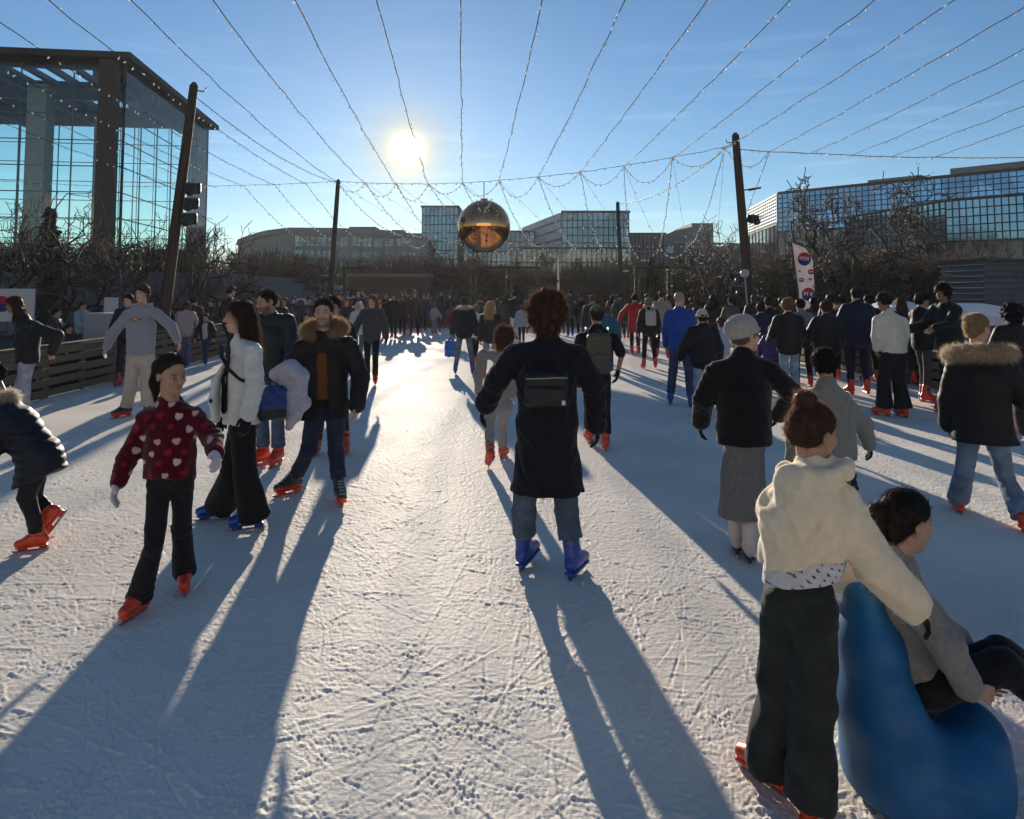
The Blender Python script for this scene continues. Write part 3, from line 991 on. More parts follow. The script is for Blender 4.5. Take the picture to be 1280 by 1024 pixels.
def dots_paint(V, C):
    u = V[:, 0] * .85 + V[:, 1] * .5; w = V[:, 2] + V[:, 0] * .3
    p = .024; i = np.round(w / p); du = u - (np.round(u / p - .5 * (i % 2)) + .5 * (i % 2)) * p; dw = w - i * p
    C[du * du + dw * dw < .0042 ** 2] = (.02, .02, .03)
    return C


# girl in the heart sweater
girl = P2('girl in maroon sweater with pink hearts, white gloves and orange skates', 200, 768, 443, 8, dict(
    head=(214, 468, -.02), neck=(213, 506), shR=(180, 519), shL=(246, 515), elR=(160, 572), wrR=(147, 604), elL=(266, 548, -.02), wrL=(270, 566, -.16),
    pelvis=(213, 590), hipR=(200, 597), hipL=(228, 597), knR=(192, 682, -.1), ftR=(174, 768, -8), ftL=(230, 736, 25)),
    head=(48, 14, -6), hair=dict(style='pony', col=(.02, .012, .008), len=.2, front=(.07, .097)), glove=(.62, .55, .55), skin=SK2,
    top=dict(name='sweater', res=.0038, col=(.075, .004, .012), mat='knit', t=.02, hem=.515, paint=heart_paint(None, 8, 1.4), cuff=.04, wr=.004),
    bottom=dict(col=BLACK, rk=.062, ra=.088, rh=.085, hem=.05, mat='cotton'), skate='orange', pose=dict(girth=.98))

# woman in the white jacket, in profile
wj = P2('woman in white jacket and wide black trousers, seen in profile with blue skates', 294, 664, 377, -66, dict(
    head=(299, 397), neck=(305, 424), shL=(317, 436), elL=(318, 484), wrL=(309, 520), shR=(301, 434), elR=(287, 482), wrR=(280, 515),
    pelvis=(303, 530), knL=(306, 590), knR=(290, 590), ftL=(317, 662, -66), ftR=(276, 650, -72)),
    head=(-6, 2, 2), hair=dict(style='long', col=(.03, .014, .008), len=.28, front=(.082, .08), side=.75), skin=SK1, glove=(.015, .015, .02),
    top=dict(col=(.6, .59, .55), mat='nylon', t=.03, hem=.455, waist=1.1, colh=.06, open=.0, wr=.005, cuff=.036),
    bottom=dict(col=(.01, .01, .011), rk=.088, ra=.125, rh=.1, hem=.035, mat='cotton'), skate='blue')

# man with the fur-edged hood
fm = P2('bearded man in black fur hooded parka over rust sweater, facing the camera', 395, 621, 368, 4, dict(
    head=(404, 391), neck=(405, 420), shR=(374, 430), shL=(439, 427), elR=(356, 472), wrR=(366, 506, -.15), elL=(451, 472), wrL=(446, 508, -.12),
    pelvis=(407, 507), knR=(386, 562), knL=(420, 566), ftR=(367, 617, -42), ftL=(424, 628, 22)),
    head=(4, 4, 0), hair=dict(style='short', col=(.03, .02, .014), g=.012, front=(.078, .09)), skin=SK1, beard=(.2, .17, .15),
    inner=dict(col=(.17, .06, .018), mat='knit', t=.012, hem=.47),
    top=dict(name='parka', col=(.013, .012, .012), mat='nylon', t=.042, hem=.37, open=.1, fur=(.3, .21, .12), furr=.12, furw=.042, furz=.06, furt=.05, skirt=.205, cuff=.045),
    bottom=dict(col=DJEANS, mat='denim', rk=.07, ra=.064, rh=.09, hem=.13), skate='black_orange')

gd = P2('bearded man in dark jacket looking down behind the woman in white', 338, 581, 357, -15, dict(head=(333, 377), neck=(338, 397)),
        head=(-25, 18, 0), hair=dict(style='short', col=DARK_H, g=.004, front=(.08, .085)), skin=SK2, beard=(.04, .025, .02),
        top=dict(col=(.015, .02, .026), mat='nylon', t=.03, hem=.44, hood='down'), bottom=dict(col=JEANS, mat='denim', ra=.07), skate='orange')
P2('dark clothed skater whose legs show behind the parka man', 414, 567, 372, 10, None, pose=dict(wide=.14), hair=dict(style='short', col=DARK_H), skin=SK2,
   top=dict(col=BLACK, t=.03, hem=.44), bottom=dict(col=(.02, .022, .03)), skate='red')

# man in the long coat
cm = P2('man with curly hair in long black coat skating away, blue skates', 685, 722, 362, 178, dict(
    head=(684, 396), neck=(684, 428), shL=(640, 438), shR=(726, 440), elL=(620, 478), wrL=(607, 506, .1), elR=(743, 486), wrR=(746, 532, .1),
    pelvis=(684, 530), hipL=(661, 540), hipR=(704, 540), knL=(655, 640, .05), knR=(708, 640, .05), ftL=(655, 711, 154, .12), ftR=(717, 723, 152, .05)),
    h=1.74, head=(-3, 2, 0), hair=dict(style='curly', col=(.07, .034, .018), g=.046), glove=(.012, .012, .014), skin=SK2,
    top=dict(name='coat', col=(.011, .012, .018), mat='wool', t=.034, hem=.285, hemz=.535, skirt=.185, skw=1.28, colh=.045, cuff=.046, wr=.006),
    bottom=dict(col=(.065, .095, .135), mat='denim', rk=.076, ra=.08, rh=.09, hem=.165), skate='blue')

ck = P2('curly haired child in grey tracksuit half hidden behind the long coat', 618, 583, 408, 165, dict(
    head=(632, 424), neck=(630, 443), pelvis=(625, 505), ftR=(628, 573, 160), anL=(613, 566, -.1), fdL=(-.3, .75, -.55)),
    head=(-20, 5, 0), hair=dict(style='curly', col=(.09, .045, .02), g=.026), skin=SK1,
    top=dict(name='sweatshirt', col=(.22, .22, .21), mat='fleece', t=.02, hem=.48), bottom=dict(col=(.25, .25, .25), mat='fleece', rk=.065, ra=.06), skate='orange')

bm = P2('man in black t-shirt and khaki cap with one black glove, skating away', 747, 560, 377, 180, dict(
    head=(746, 394), neck=(746, 411), shL=(724, 420), shR=(770, 420), elR=(777, 444), wrR=(772, 466), elL=(719, 446), wrL=(720, 470, -.2), pelvis=(746, 468),
    ftL=(737, 553, 190), ftR=(757, 563, 168)), head=(4, 0, 0), hair=dict(style='short', col=(.05, .03, .02), g=.01), skin=(.40, .24, .17), glove=(.012, .012, .012),
    cap=dict(kind='cap', col=(.16, .14, .09), brim=1), top=dict(name='t_shirt', col=BLACK, mat='cotton', t=.02, hem=.46, sleeve=.62),
    bottom=dict(col=(.016, .016, .018), rk=.075, ra=.07, rh=.092, hem=.12), skate='orange')

# woman in the beret
bw = P2('woman in grey knit beret, black sweater and long grey skirt', 930, 702, 390, 172, dict(
    head=(932, 420, 0), neck=(929, 446), shL=(890, 460), shR=(967, 458), elL=(879, 500), wrL=(876, 528), elR=(990, 492), wrR=(972, 518, .2),
    pelvis=(930, 545), ftL=(921, 692, 165), ftR=(937, 703, 168)),
    head=(-62, 4, 0), h=1.56, cap=dict(kind='beret', col=(.36, .34, .31)), hair=dict(style='short', col=(.16, .14, .12), g=.008), skin=SK1, glove=(.012, .012, .014), glasses=True,
    top=dict(name='sweater', col=(.011, .011, .013), mat='knit', t=.034, hem=.47, waist=1.12, cuff=.046),
    bottom=dict(kind='skirt', col=(.14, .14, .14), mat='wool', hemz=.27, ra=.135), skate='white')

zb = P2('boy in grey sweater with black hair and black gloves, skating away', 1052, 690, 435, 170, dict(
    head=(1030, 456), neck=(1033, 482), shL=(1004, 497), shR=(1058, 499), elL=(995, 540), wrL=(990, 575), elR=(1079, 530), wrR=(1086, 556), pelvis=(1045, 590),
    ftL=(1040, 690, 175), ftR=(1068, 690, 165)), head=(-6, 6, 4), hair=dict(style='short', col=(.012, .01, .009), g=.016, front=(.08, .08)), skin=SK2, glove=BLACK,
    top=dict(name='sweater', col=(.22, .22, .2), mat='fleece', t=.03, hem=.44, cuff=.04), bottom=dict(col=BLACK), skate='orange',
    scarf=None)

# hoodie girl pushing the seat
hg = P2('girl in cream hoodie with braided bun pushing the blue seal seat', 990, 1006, 500, 148, dict(
    head=(1016, 542, .02), neck=(1018, 590, 0), shL=(974, 622, .1), shR=(1056, 622, -.05), elR=(1096, 708, -.1), wrR=(1144, 757, -.12), elL=(1006, 690, .3), wrL=(1070, 735, .42),
    pelvis=(1000, 742, 0), hipL=(980, 752, .06), hipR=(1020, 758, -.05), knL=(972, 862, .04), knR=(1018, 880, -.06), ftL=(964, 985, 212), ftR=(1012, 1030, 150)),
    head=(-32, 6, -3), hair=dict(style='bun', low=-.05, col=(.085, .042, .028), by=-.06, bz=.132, front=(.09, .075)), skin=(.42, .24, .16), glove=(.012, .012, .014),
    inner=dict(name='dotted_blouse', col=(.62, .6, .6), mat='cotton', t=.014, hem=.475, hemz=.765, waist=1.14, paint=dots_paint, hemn=(.25, -.05, -1)),
    top=dict(name='hoodie', col=(.82, .67, .47), mat='sweat', t=.042, hem=.53, hemz=.84, hemn=(.3, -.05, -1), hood='down', hoodsize=1.25, cuff=.042, wr=.005, wl=.12, fuzz=2500),
    bottom=dict(col=(.03, .032, .028), mat='denim', rk=.088, ra=.112, rh=.1, hem=.025, wr=.006), skate='orange', pose=dict(girth=1.02))

# bundled child at the left edge
jc = P2('child in dark navy puffer bending forward at the left edge', 48, 688, 490, -80, dict(
    head=(-14, 470), neck=(2, 502), shL=(6, 520), shR=(2, 515, .12), chest=(20, 532), pelvis=(50, 570), elL=(-14, 560), wrL=(-40, 590), elR=(-20, 560), wrR=(-45, 590),
    hipL=(48, 580), hipR=(46, 580, .08), knL=(33, 620), ftL=(48, 688, -62), knR=(42, 622, .1), anR=(62, 640, .12), fdR=(-.55, -.15, -.8)), h=1.3,
    head=(0, 25, 0), hair=dict(style='short', col=DARK_H), skin=SK3,
    top=dict(name='puffer_jacket', col=(.011, .014, .024), mat='nylon', t=.055, hem=.4, hemz=.5, puff=.06, hemn=(.45, 0, -1), fur=(.42, .38, .31), furr=.07, furw=.028, skirt=.24),
    bottom=dict(col=(.009, .009, .012), rk=.075, ra=.06, rh=.1, hem=.12, mat='nylon'), skate='orange')

# fur collar woman on the right
fw = P2('blonde woman in black coat with wide fur collar and flared jeans', 1238, 652, 388, 150, dict(
    head=(1222, 411), neck=(1223, 440), shL=(1192, 455), shR=(1262, 455), elL=(1187, 498), wrL=(1186, 530), elR=(1280, 500), wrR=(1284, 535, .1), pelvis=(1228, 530),
    hipL=(1212, 545), hipR=(1245, 545), knL=(1205, 590), knR=(1257, 598), ftL=(1199, 641, 165), ftR=(1280, 664, 140)), h=1.62,
    head=(-38, 5, 0), hair=dict(style='bun', col=(.3, .22, .13), by=-.1, bz=.07), skin=SK1, group='skaters on the ice',
    top=dict(name='coat', col=(.01, .01, .011), mat='nylon', t=.045, hem=.36, hemz=.62, skirt=.2, fur=(.38, .31, .22), furr=.155, furw=.055, furz=-.02, furt=.03, cuff=.05),
    bottom=dict(col=(.15, .2, .28), mat='denim', rk=.07, ra=.092, rh=.09, hem=.05), skate='orange')

# boy with outspread arms
def emblem_paint(V, C):
    x, z = V[:, 0] - .02, V[:, 2] - 1.42; f = V[:, 1] < .02
    C[f & ((np.abs(x) < .085) & (np.abs(z) < .018))] = (.08, .07, .07)
    C[f & (x * x / .05 ** 2 + z * z / .042 ** 2 < 1)] = (.45, .14, .03)
    C[f & ((np.abs(x) < .04) & (np.abs(z) < .008))] = (.5, .45, .2)
    return C
hb = P2('tall boy in grey hoodie with outspread arms and beige trousers', 168, 524, 352, 6, dict(
    head=(177, 367), neck=(177, 383), shR=(158, 390), shL=(199, 389), elR=(141, 417), wrR=(133, 434), elL=(214, 408), wrL=(222, 426), pelvis=(176, 444),
    knR=(164, 482), knL=(184, 482), ftR=(157, 522, -35), ftL=(184, 524, 20)), h=1.86, head=(-8, 3, 0), skin=SK1,
    hair=dict(style='short', col=(.07, .04, .022), g=.024, front=(.09, .06)),
    top=dict(name='hoodie', paint=emblem_paint, col=(.26, .27, .3), mat='fleece', t=.03, hem=.46, hood='down'), bottom=dict(col=(.42, .36, .3), rk=.085, ra=.08, rh=.095, hem=.1), skate='black_orange')

iw = P2('woman with long brown hair in black jacket leaning forward, pale jeans', 30, 522, 365, -70, dict(
    head=(17, 381), neck=(30, 400), shL=(48, 407), shR=(30, 405, .2), chest=(35, 420), elL=(71, 420), wrL=(66, 440, -.15), pelvis=(34, 452), knL=(30, 488), knR=(24, 488)),
    h=1.66, head=(-8, 10, 0), hair=dict(style='long', col=(.05, .022, .01), len=.3), skin=SK2,
    top=dict(col=BLACK, mat='nylon', t=.05, hem=.44), bottom=dict(col=(.32, .33, .4), mat='denim', rk=.085, ra=.08, rh=.1), skate='blue')

bj = P2('bald man in bright blue padded jacket and jeans', 851, 507, 365, 152, dict(ftL=(838, 506, 170), ftR=(864, 509, 150)), hair=dict(style='bald', col=(.2, .15, .12)), head=(-20, 4, 0), skin=SK1,
        top=dict(col=(.01, .06, .3), mat='nylon', t=.03, hem=.47), bottom=dict(col=(.04, .06, .12), mat='denim', rk=.07, ra=.065), skate='blue')
P2('skater in white beanie and black puffer with pale jeans', 880, 522, 387, 178, None, cap=dict(kind='beanie', col=(.55, .5, .45)), hair=dict(style='short', col=BROWN_H), skin=SK1,
   top=dict(name='puffer_jacket', col=(.013, .013, .016), mat='nylon', t=.055, hem=.43, puff=.07, hood='down'), bottom=dict(col=(.2, .26, .33), mat='denim', rk=.07, ra=.075), skate='orange', pose=dict(armL=(0, 22, 40), armR=(0, 12, 20)))
wf = P2('person in white jacket with black strap and flared black trousers', 1117, 522, 361, 190, dict(head=(1104, 377), neck=(1110, 392), pelvis=(1118, 440), shL=(1096, 398), shR=(1130, 400),
   elL=(1096, 420), wrL=(1096, 436), ftL=(1106, 521, 215), ftR=(1130, 522, 190)), h=1.76, head=(20, 15, 0), cap=dict(kind='beanie', col=(.013, .013, .013)), hair=dict(style='short', col=DARK_H), skin=SK3,
   top=dict(col=(.55, .52, .44), mat='nylon', t=.035, hem=.5), bottom=dict(col=BLACK, rk=.085, ra=.12, rh=.1, hem=.05), skate='orange')
# ------------------------------------------------------------------ the crowd farther off
H_S = lambda c=DARK_H, g=.014: dict(style='short', col=c, g=g)
H_L = lambda c=BROWN_H, l=.25: dict(style='long', col=c, len=l)
JK = lambda c=BLACK, t=.04, **k: dict(col=c, mat='nylon', t=t, hem=k.pop('hem', .44), **k)
SW = lambda c, t=.026, **k: dict(name='sweater', col=c, mat='knit', t=t, hem=k.pop('hem', .46), **k)
PT = lambda c=BLACK, **k: dict(col=c, **k)
ARMS = [dict(armL=(12, 10, 20), armR=(-8, 9, 25), stride=.16), dict(armL=(-6, 12, 30), armR=(14, 8, 12), stride=-.2), dict(armL=(20, 6, 60), armR=(16, 8, 55), stride=.06),
        dict(armL=(4, 22, 14), armR=(2, 20, 16), stride=.24, lean=.12), dict(armL=(0, 8, 12), armR=(6, 10, 40), stride=-.1, wide=.1), dict(armL=(-10, 16, 8), armR=(18, 14, 20), stride=.3, lean=.16)]
CR = [
 # label, px, feet y, top y, yaw, top, bottom, hair, skate, extras
 ('woman in dark grey sweater skating towards the camera with a long fringe of light hair', 464, 480, 369, 5, SW((.05, .055, .06), .032, hem=.42), PT(BLACK, ra=.06), H_L((.12, .07, .035), .16), 'red', dict(pose=dict(armL=(-4, 14, 10), armR=(4, 22, 16), stride=.18))),
 ('skater in pale hooded jacket and blue jeans just behind the woman in dark grey sweater', 448, 455, 378, 0, JK((.4, .4, .38), hood='up'), PT(JEANS), H_L((.25, .16, .08)), 'orange', {}),
 ('dark haired woman peeking out behind the parka man', 434, 448, 372, 0, JK((.03, .03, .03)), PT(), H_L((.1, .05, .02)), 'orange', {}),
 ('skater in dark jacket holding a phone behind the sweater woman', 447, 432, 362, 10, JK((.02, .022, .03)), PT(), H_S(), 'blue', {}),
 ('tallest of the dark group in the back, black jacket beside the sweater woman', 455, 428, 361, -20, JK((.015, .015, .02)), PT(DJEANS), H_S(BROWN_H), 'red', {}),
 ('dark skater with short brown hair next in the back row group', 482, 421, 366, 5, JK(), PT(), H_S(BROWN_H), 'red', {}),
 ('woman in black coat with pale rimmed hair in the back row group', 492, 424, 367, -5, JK((.012, .012, .015), skirt=.17, hem=.36), PT(), H_L((.1, .05, .025)), 'red', dict(pose=ARMS[0])),
 ('shorter dark skater in the middle of the back row group', 503, 420, 369, 10, JK((.03, .02, .02)), PT(), H_L(), 'red', {}),
 ('bare headed dark man at the rear of the back row group', 507, 412, 363, 0, JK((.02, .02, .02)), PT(), H_S(), 'red', {}),
 ('woman with long loose hair in brown coat casting a broad shadow', 518, 421, 364, 0, JK((.06, .035, .028), skirt=.17, hem=.36), PT((.03, .028, .028)), H_L((.12, .06, .03), .3), 'red', {}),
 ('small child in pale snowsuit crouching on the ice', 542, 417, 377, 30, JK((.3, .29, .3)), PT((.24, .22, .25)), H_S(BROWN_H), 'red', dict(pose=dict(bend=.5, lean=.2, armL=(35, 8, 20), armR=(35, 8, 20)))),
 ('man in long dark coat beyond the crouching child', 551, 411, 363, 0, JK((.015, .018, .025), skirt=.17, hem=.34), PT(), H_S(), 'red', {}),
 ('woman with short hair and dark purple coat beside the man in long coat', 562, 410, 367, 5, JK((.03, .015, .02)), PT(), H_S(BROWN_H, .02), 'red', {}),
 ('child in dark red jacket half behind the man with the pale collar', 565, 430, 383, 170, JK((.13, .012, .02)), PT(), H_S((.1, .05, .03)), 'orange', {}),
 ('man in black jacket with pale fluffy collar and faded jeans, skating away', 580, 468, 371, 176, JK((.011, .011, .016), .045, fur=(.4, .36, .33), furr=.09, furw=.035), PT((.1, .13, .17), mat='denim'), H_S((.05, .04, .03)), 'blue', dict(pose=dict(wide=.22, armL=(4, 14, 20), armR=(-2, 12, 20)))),
 ('skater in white hood and black trousers leaning beside the pale collar man', 593, 457, 381, 160, JK((.5, .48, .45), hood='down'), PT(), H_S((.2, .14, .08)), 'orange', dict(pose=ARMS[5])),
 ('woman with long blonde hair and dark top printed with white bars, grey leggings', 613, 474, 377, 172, JK((.014, .016, .022), .036), PT((.2, .2, .2), ra=.05), H_L((.34, .24, .13), .2), 'orange', dict(pose=ARMS[4])),
 ('dark jacket man by the left ivy column beyond the ice', 622, 421, 368, 180, JK(), PT(), H_S(), 'red', {}),
 ('skater in black jacket and white trousers in the far middle', 643, 426, 365, 170, JK((.012, .014, .02)), PT((.5, .48, .46), ra=.07), H_S(), 'blue', dict(pose=ARMS[2])),
 ('child in grey jacket just left of the curly haired man', 652, 432, 381, 175, JK((.24, .25, .28)), PT(), H_S((.11, .05, .03)), 'orange', {}),
 ('tall figure in navy coat right of the curly haired man', 713, 421, 362, 180, JK((.01, .014, .035), skirt=.17, hem=.36), PT(), H_S(), 'blue', dict(pose=ARMS[1])),
 ('bare headed skater seen just over the khaki cap', 741, 450, 369, 178, JK((.02, .025, .03)), PT(), H_S((.08, .06, .04)), 'orange', {}),
 ('skater in teal blue jacket partly behind the khaki cap man', 760, 466, 383, 176, JK((.02, .1, .17)), PT(), H_S((.1, .07, .05)), 'blue', {}),
 ('dark green jacketed skater left of the red coat', 776, 419, 367, 175, JK((.015, .028, .024)), PT(), H_S(), 'red', dict(pose=ARMS[3])),
 ('woman in bright red coat with one arm out, skating away', 794, 444, 368, 178, JK((.3, .012, .02), .035, skirt=.17, hem=.36), PT((.02, .02, .025)), H_S(DARK_H, .02), 'red', dict(pose=dict(armL=(6, 38, 5), armR=(0, 16, 20), stride=.16))),
 ('dark haired man beyond the red coat woman', 810, 436, 367, 178, JK((.02, .02, .022)), PT(), H_S(), 'red', {}),
 ('skater with pale grey backpack and bobbed hair', 812, 461, 373, 182, JK((.013, .013, .015), hem=.4), PT((.015, .014, .018)), dict(style='short', col=(.18, .14, .11), g=.03), 'red', dict(pose=dict(wide=.1, stride=.08))),
 ('man in beige jacket behind the skater with the pale backpack', 828, 448, 364, 160, JK((.24, .2, .16)), PT(), H_S(BROWN_H), 'orange', {}),
 ('small dark haired figure between the blue padded jacket and the white beanie', 872, 470, 384, 170, JK((.1, .09, .09)), PT(), H_S(BROWN_H), 'orange', {}),
 ('child in pale blue top right of the white beanie', 904, 495, 396, 185, SW((.38, .42, .55), .02), PT(DJEANS), H_S((.09, .05, .03), .02), 'orange', {}),
 ('child in purple jacket with gathered hair beside the grey beret', 965, 486, 406, 150, JK((.06, .025, .15), .045), PT(), dict(style='bun', col=(.05, .03, .02)), 'orange', dict(pose=dict(armL=(10, 25, 10), armR=(10, 20, 10), lean=.15))),
 ('dark haired skater in navy jacket behind the grey beret', 953, 478, 379, 170, JK((.012, .017, .04), .05), PT(), H_S(DARK_H, .02), 'blue', {}),
 ('skater in black turned away below the globe lamp', 966, 472, 372, 185, JK(), PT(), H_S(DARK_H, .018), 'orange', {}),
 ('young man with light brown hair, black jacket and pale teal jeans', 988, 504, 374, 172, JK((.012, .012, .013), .045, hem=.45), PT((.2, .29, .34), mat='denim', rk=.07, ra=.075), dict(style='short', col=(.17, .1, .05), g=.028), 'orange', dict(pose=dict(armL=(20, 10, 40), armR=(18, 10, 40)), head=(-25, 5, 0))),
 ('dark haired skater in grey jacket below the feather flag', 1005, 486, 374, 178, JK((.16, .17, .2)), PT(), H_S(DARK_H, .016), 'orange', {}),
 ('man in glossy black puffer in front of the feather flag', 1036, 502, 377, 176, JK((.011, .011, .013), .06, puff=.075), PT(), dict(style='short', col=BROWN_H, g=.028), 'orange', dict(pose=dict(armL=(12, 18, 30), armR=(8, 14, 30)))),
 ('bare headed man beyond the glossy puffer', 1041, 474, 368, 182, JK((.02, .02, .025)), PT(), H_S(BROWN_H), 'orange', {}),
 ('skater with fur trimmed hood beyond the navy puffer man', 1055, 476, 369, 176, JK((.02, .018, .02), fur=(.4, .3, .2), furr=.1), PT(), H_S(), 'orange', {}),
 ('tall man in big navy puffer and red skates', 1074, 494, 360, 178, JK((.01, .013, .04), .07, puff=.09, hem=.41), PT((.012, .014, .03)), H_S((.01, .01, .01)), 'red', dict(pose=dict(armL=(10, 14, 30), armR=(10, 12, 30), wide=.1))),
 ('man in black hooded jacket in right profile leaning against the pallet fence', 1156, 503, 367, 100, JK((.011, .011, .012), .045, hood='down'), PT((.06, .055, .05)), H_S((.012, .01, .01), .02), 'red', dict(pose=dict(armL=(30, 8, 45), armR=(28, 8, 45), wide=.12, stride=.2), head=(-10, 4, 0), skin=SK2)),
 ('man with afro in black hooded jacket facing left by the white awning', 1190, 516, 356, -75, JK((.011, .011, .012), .045, hood='down'), PT((.02, .024, .035)), dict(style='afro', col=(.01, .008, .007), g=.03), 'red', dict(pose=dict(armL=(34, 6, 50), armR=(30, 6, 50), lean=.1), skin=SK3)),
 ('person with big dark frizzy hair and dark coat cut by the right edge', 1272, 542, 383, 178, JK((.011, .011, .012), .055, hem=.38, skirt=.2), PT(), dict(style='afro', col=(.012, .01, .01), g=.05), 'red', {}),
 ('dark skater right behind the boy with outspread arms', 157, 482, 368, 10, JK((.013, .013, .016)), PT((.02, .02, .03)), H_S(DARK_H, .018), 'red', {}),
 ('woman with dark hair in pale pink jacket leaning over by the fence', 230, 458, 377, 200, JK((.36, .26, .25), .04), PT((.1, .11, .18), mat='denim', rk=.07, ra=.075), H_L((.06, .02, .015), .14), 'blue', dict(pose=dict(lean=.5, armL=(50, 6, 20), armR=(46, 6, 20)))),
 ('dark figure beside the woman in pale pink', 209, 446, 382, 10, JK((.02, .02, .022)), PT(), H_S(), 'red', {}),
 ('tall skater in black behind the pale pink jacket', 241, 448, 371, 180, JK(), PT(), H_S(), 'red', {}),
 ('child in open dark jacket over white shirt, blue trousers', 257, 455, 391, 0, dict(col=(.02, .022, .03), mat='nylon', t=.035, hem=.45, open=.13), PT((.03, .045, .11)), H_S(DARK_H, .018), 'blue', dict(inner=dict(name='shirt', col=(.45, .44, .46), mat='cotton', t=.012, hem=.46))),
 ('tall dark man stretching an arm towards the child in white shirt', 286, 462, 357, 150, JK((.012, .013, .016), .04), PT((.018, .018, .022)), H_S((.03, .02, .015)), 'orange', dict(pose=dict(armL=(20, 35, 5), armR=(0, 10, 20), stride=.3))),
 ('woman whose hair shows over the shoulder of the bearded man in dark jacket', 345, 462, 370, 10, JK((.02, .018, .02)), PT(), H_L((.09, .04, .02)), 'orange', {}),
 ('skater bending low near the posters behind the white sleeve', 374, 446, 386, 60, JK((.015, .015, .018)), PT(), H_S(), 'orange', dict(pose=dict(bend=.3, lean=.4, armL=(40, 8, 10), armR=(40, 8, 10)))),
 ('dark figure left of the parka hood in the distance', 385, 440, 371, 20, JK((.02, .022, .025)), PT(), H_S(BROWN_H), 'red', {}),
 ('dark figure by the foot of the slim far pole', 401, 432, 367, 5, JK((.02, .02, .02)), PT(), H_S(), 'red', {}),
 ('skater with cap in front of the red pavilion', 425, 424, 366, -10, JK((.03, .03, .03)), PT(), H_S(), 'blue', {}),
]
for i, (lab, px_, fy, ty, yw, tp, bt, hr, skt, ex) in enumerate(CR):
    ex = dict(ex); ps = ex.pop('pose', None) or dict(ARMS[(i * 5 + 1) % 6])
    g = G(px_, fy); tot = (fy - ty) / (fy - HORIZON) * CAMH
    person(lab, g[1], g[0], float(np.clip(tot - .05, .95, 1.9)), yw, None, ps, ex.pop('head', ((i * 37) % 31 - 15, 6, 0)), ex.pop('skin', (SK1, SK2, SK2)[i % 3]), tp, ex.pop('inner', None), bt, hr, skt, (.012, .012, .014) if i % 3 == 0 else None)

# more of the far crowd: (label, px, feet y, top y, yaw, top colour, bottom colour, hair)
FILL = [
 ('far skater in dark grey jacket just left of the sweater woman', 441, 428, 366, 0, (.04, .04, .045)), ('far skater in maroon jacket in front of the brick pavilion', 470, 418, 368, 5, (.07, .015, .02)),
 ('far child in black between the sweater woman and the back row group', 475, 424, 378, 0, (.02, .02, .022)), ('far figure in dark blue jacket right of the brown coat woman', 529, 414, 367, 10, (.012, .02, .05)),
 ('far figure in grey coat between the brown coat and the crouching child', 535, 409, 366, 0, (.07, .07, .075)), ('far child in dark blue near the crouching child', 547, 414, 380, 170, (.015, .02, .04)),
 ('far dark figure left of the blonde grey leggings woman', 601, 428, 370, 175, (.015, .015, .018)), ('far skater in brown coat right of the blonde grey leggings woman', 632, 424, 369, 178, (.05, .035, .025)),
 ('far dark figure left of the curly head of the coat man', 663, 418, 368, 180, (.014, .014, .018)), ('far skater in dark red right of the coat man', 702, 419, 370, 180, (.09, .012, .015)),
 ('far skater in black jacket between the navy coat and the khaki cap', 726, 424, 368, 180, (.015, .015, .017)), ('far skater in charcoal jacket right of the khaki cap', 766, 417, 369, 175, (.03, .03, .032)),
 ('far child in white hat and dark coat near the red coat', 783, 424, 381, 178, (.02, .02, .03)), ('far man in dark coat left of the blue padded jacket', 838, 436, 368, 178, (.013, .014, .018)),
 ('far woman in wine coat left of the white beanie', 866, 436, 372, 178, (.06, .012, .02)), ('far man in black jacket right of the white beanie', 893, 442, 369, 176, (.013, .013, .015)),
 ('far figure in grey coat left of the grey beret', 915, 446, 372, 180, (.06, .06, .065)), ('far tall man in black behind the navy jacket skater', 944, 446, 369, 178, (.013, .013, .015)),
 ('far figure in dark green behind the pale teal jeans', 979, 452, 372, 178, (.015, .025, .02)), ('far figure in brown jacket left of the glossy puffer', 1021, 462, 372, 180, (.05, .035, .025)),
 ('dark jacketed skater between the navy puffer and the white jacket', 1089, 478, 369, 176, (.014, .014, .017)), ('dark jacketed skater hidden behind the white jacket shoulder', 1133, 482, 372, 178, (.02, .02, .022)),
 
 ('far figure in black jacket right of the boy with outspread arms', 262, 436, 374, 10, (.014, .014, .016)), ('far figure in brown coat left of the woman in white', 274, 440, 374, 20, (.05, .035, .025)),
 ('far figure in dark coat right of the woman in white', 312, 438, 372, 5, (.015, .016, .02)), ('far skater in grey coat over the shoulder of the bearded man', 356, 436, 372, 0, (.06, .06, .065)),
 ('far skater in navy jacket left of the parka fur', 366, 432, 371, 8, (.014, .018, .04)), ('far dark woman between slim pole and brick pavilion', 412, 428, 369, 0, (.018, .016, .018)),
]
for i, (lab, px_, fy, ty, yw, c_) in enumerate(FILL):
    g = G(px_, fy); tot = (fy - ty) / (fy - HORIZON) * CAMH
    person(lab, g[1], g[0], float(np.clip(tot - .05, .95, 1.86)), yw, None, dict(ARMS[(i * 7 + 2) % 6]), ((i * 53) % 41 - 20, 6, 0), (SK1, SK2)[i % 2], JK(c_, skirt=.17, hem=.36) if i % 3 == 1 else JK(c_, .035 + .01 * (i % 3)), None,
           PT((.02, .024, .035) if i % 2 else BLACK), (H_S(), H_L((.06, .03, .018)), H_S(BROWN_H, .02), H_L(DARK_H, .2))[i % 4], ('red', 'blue', 'orange')[i % 3])

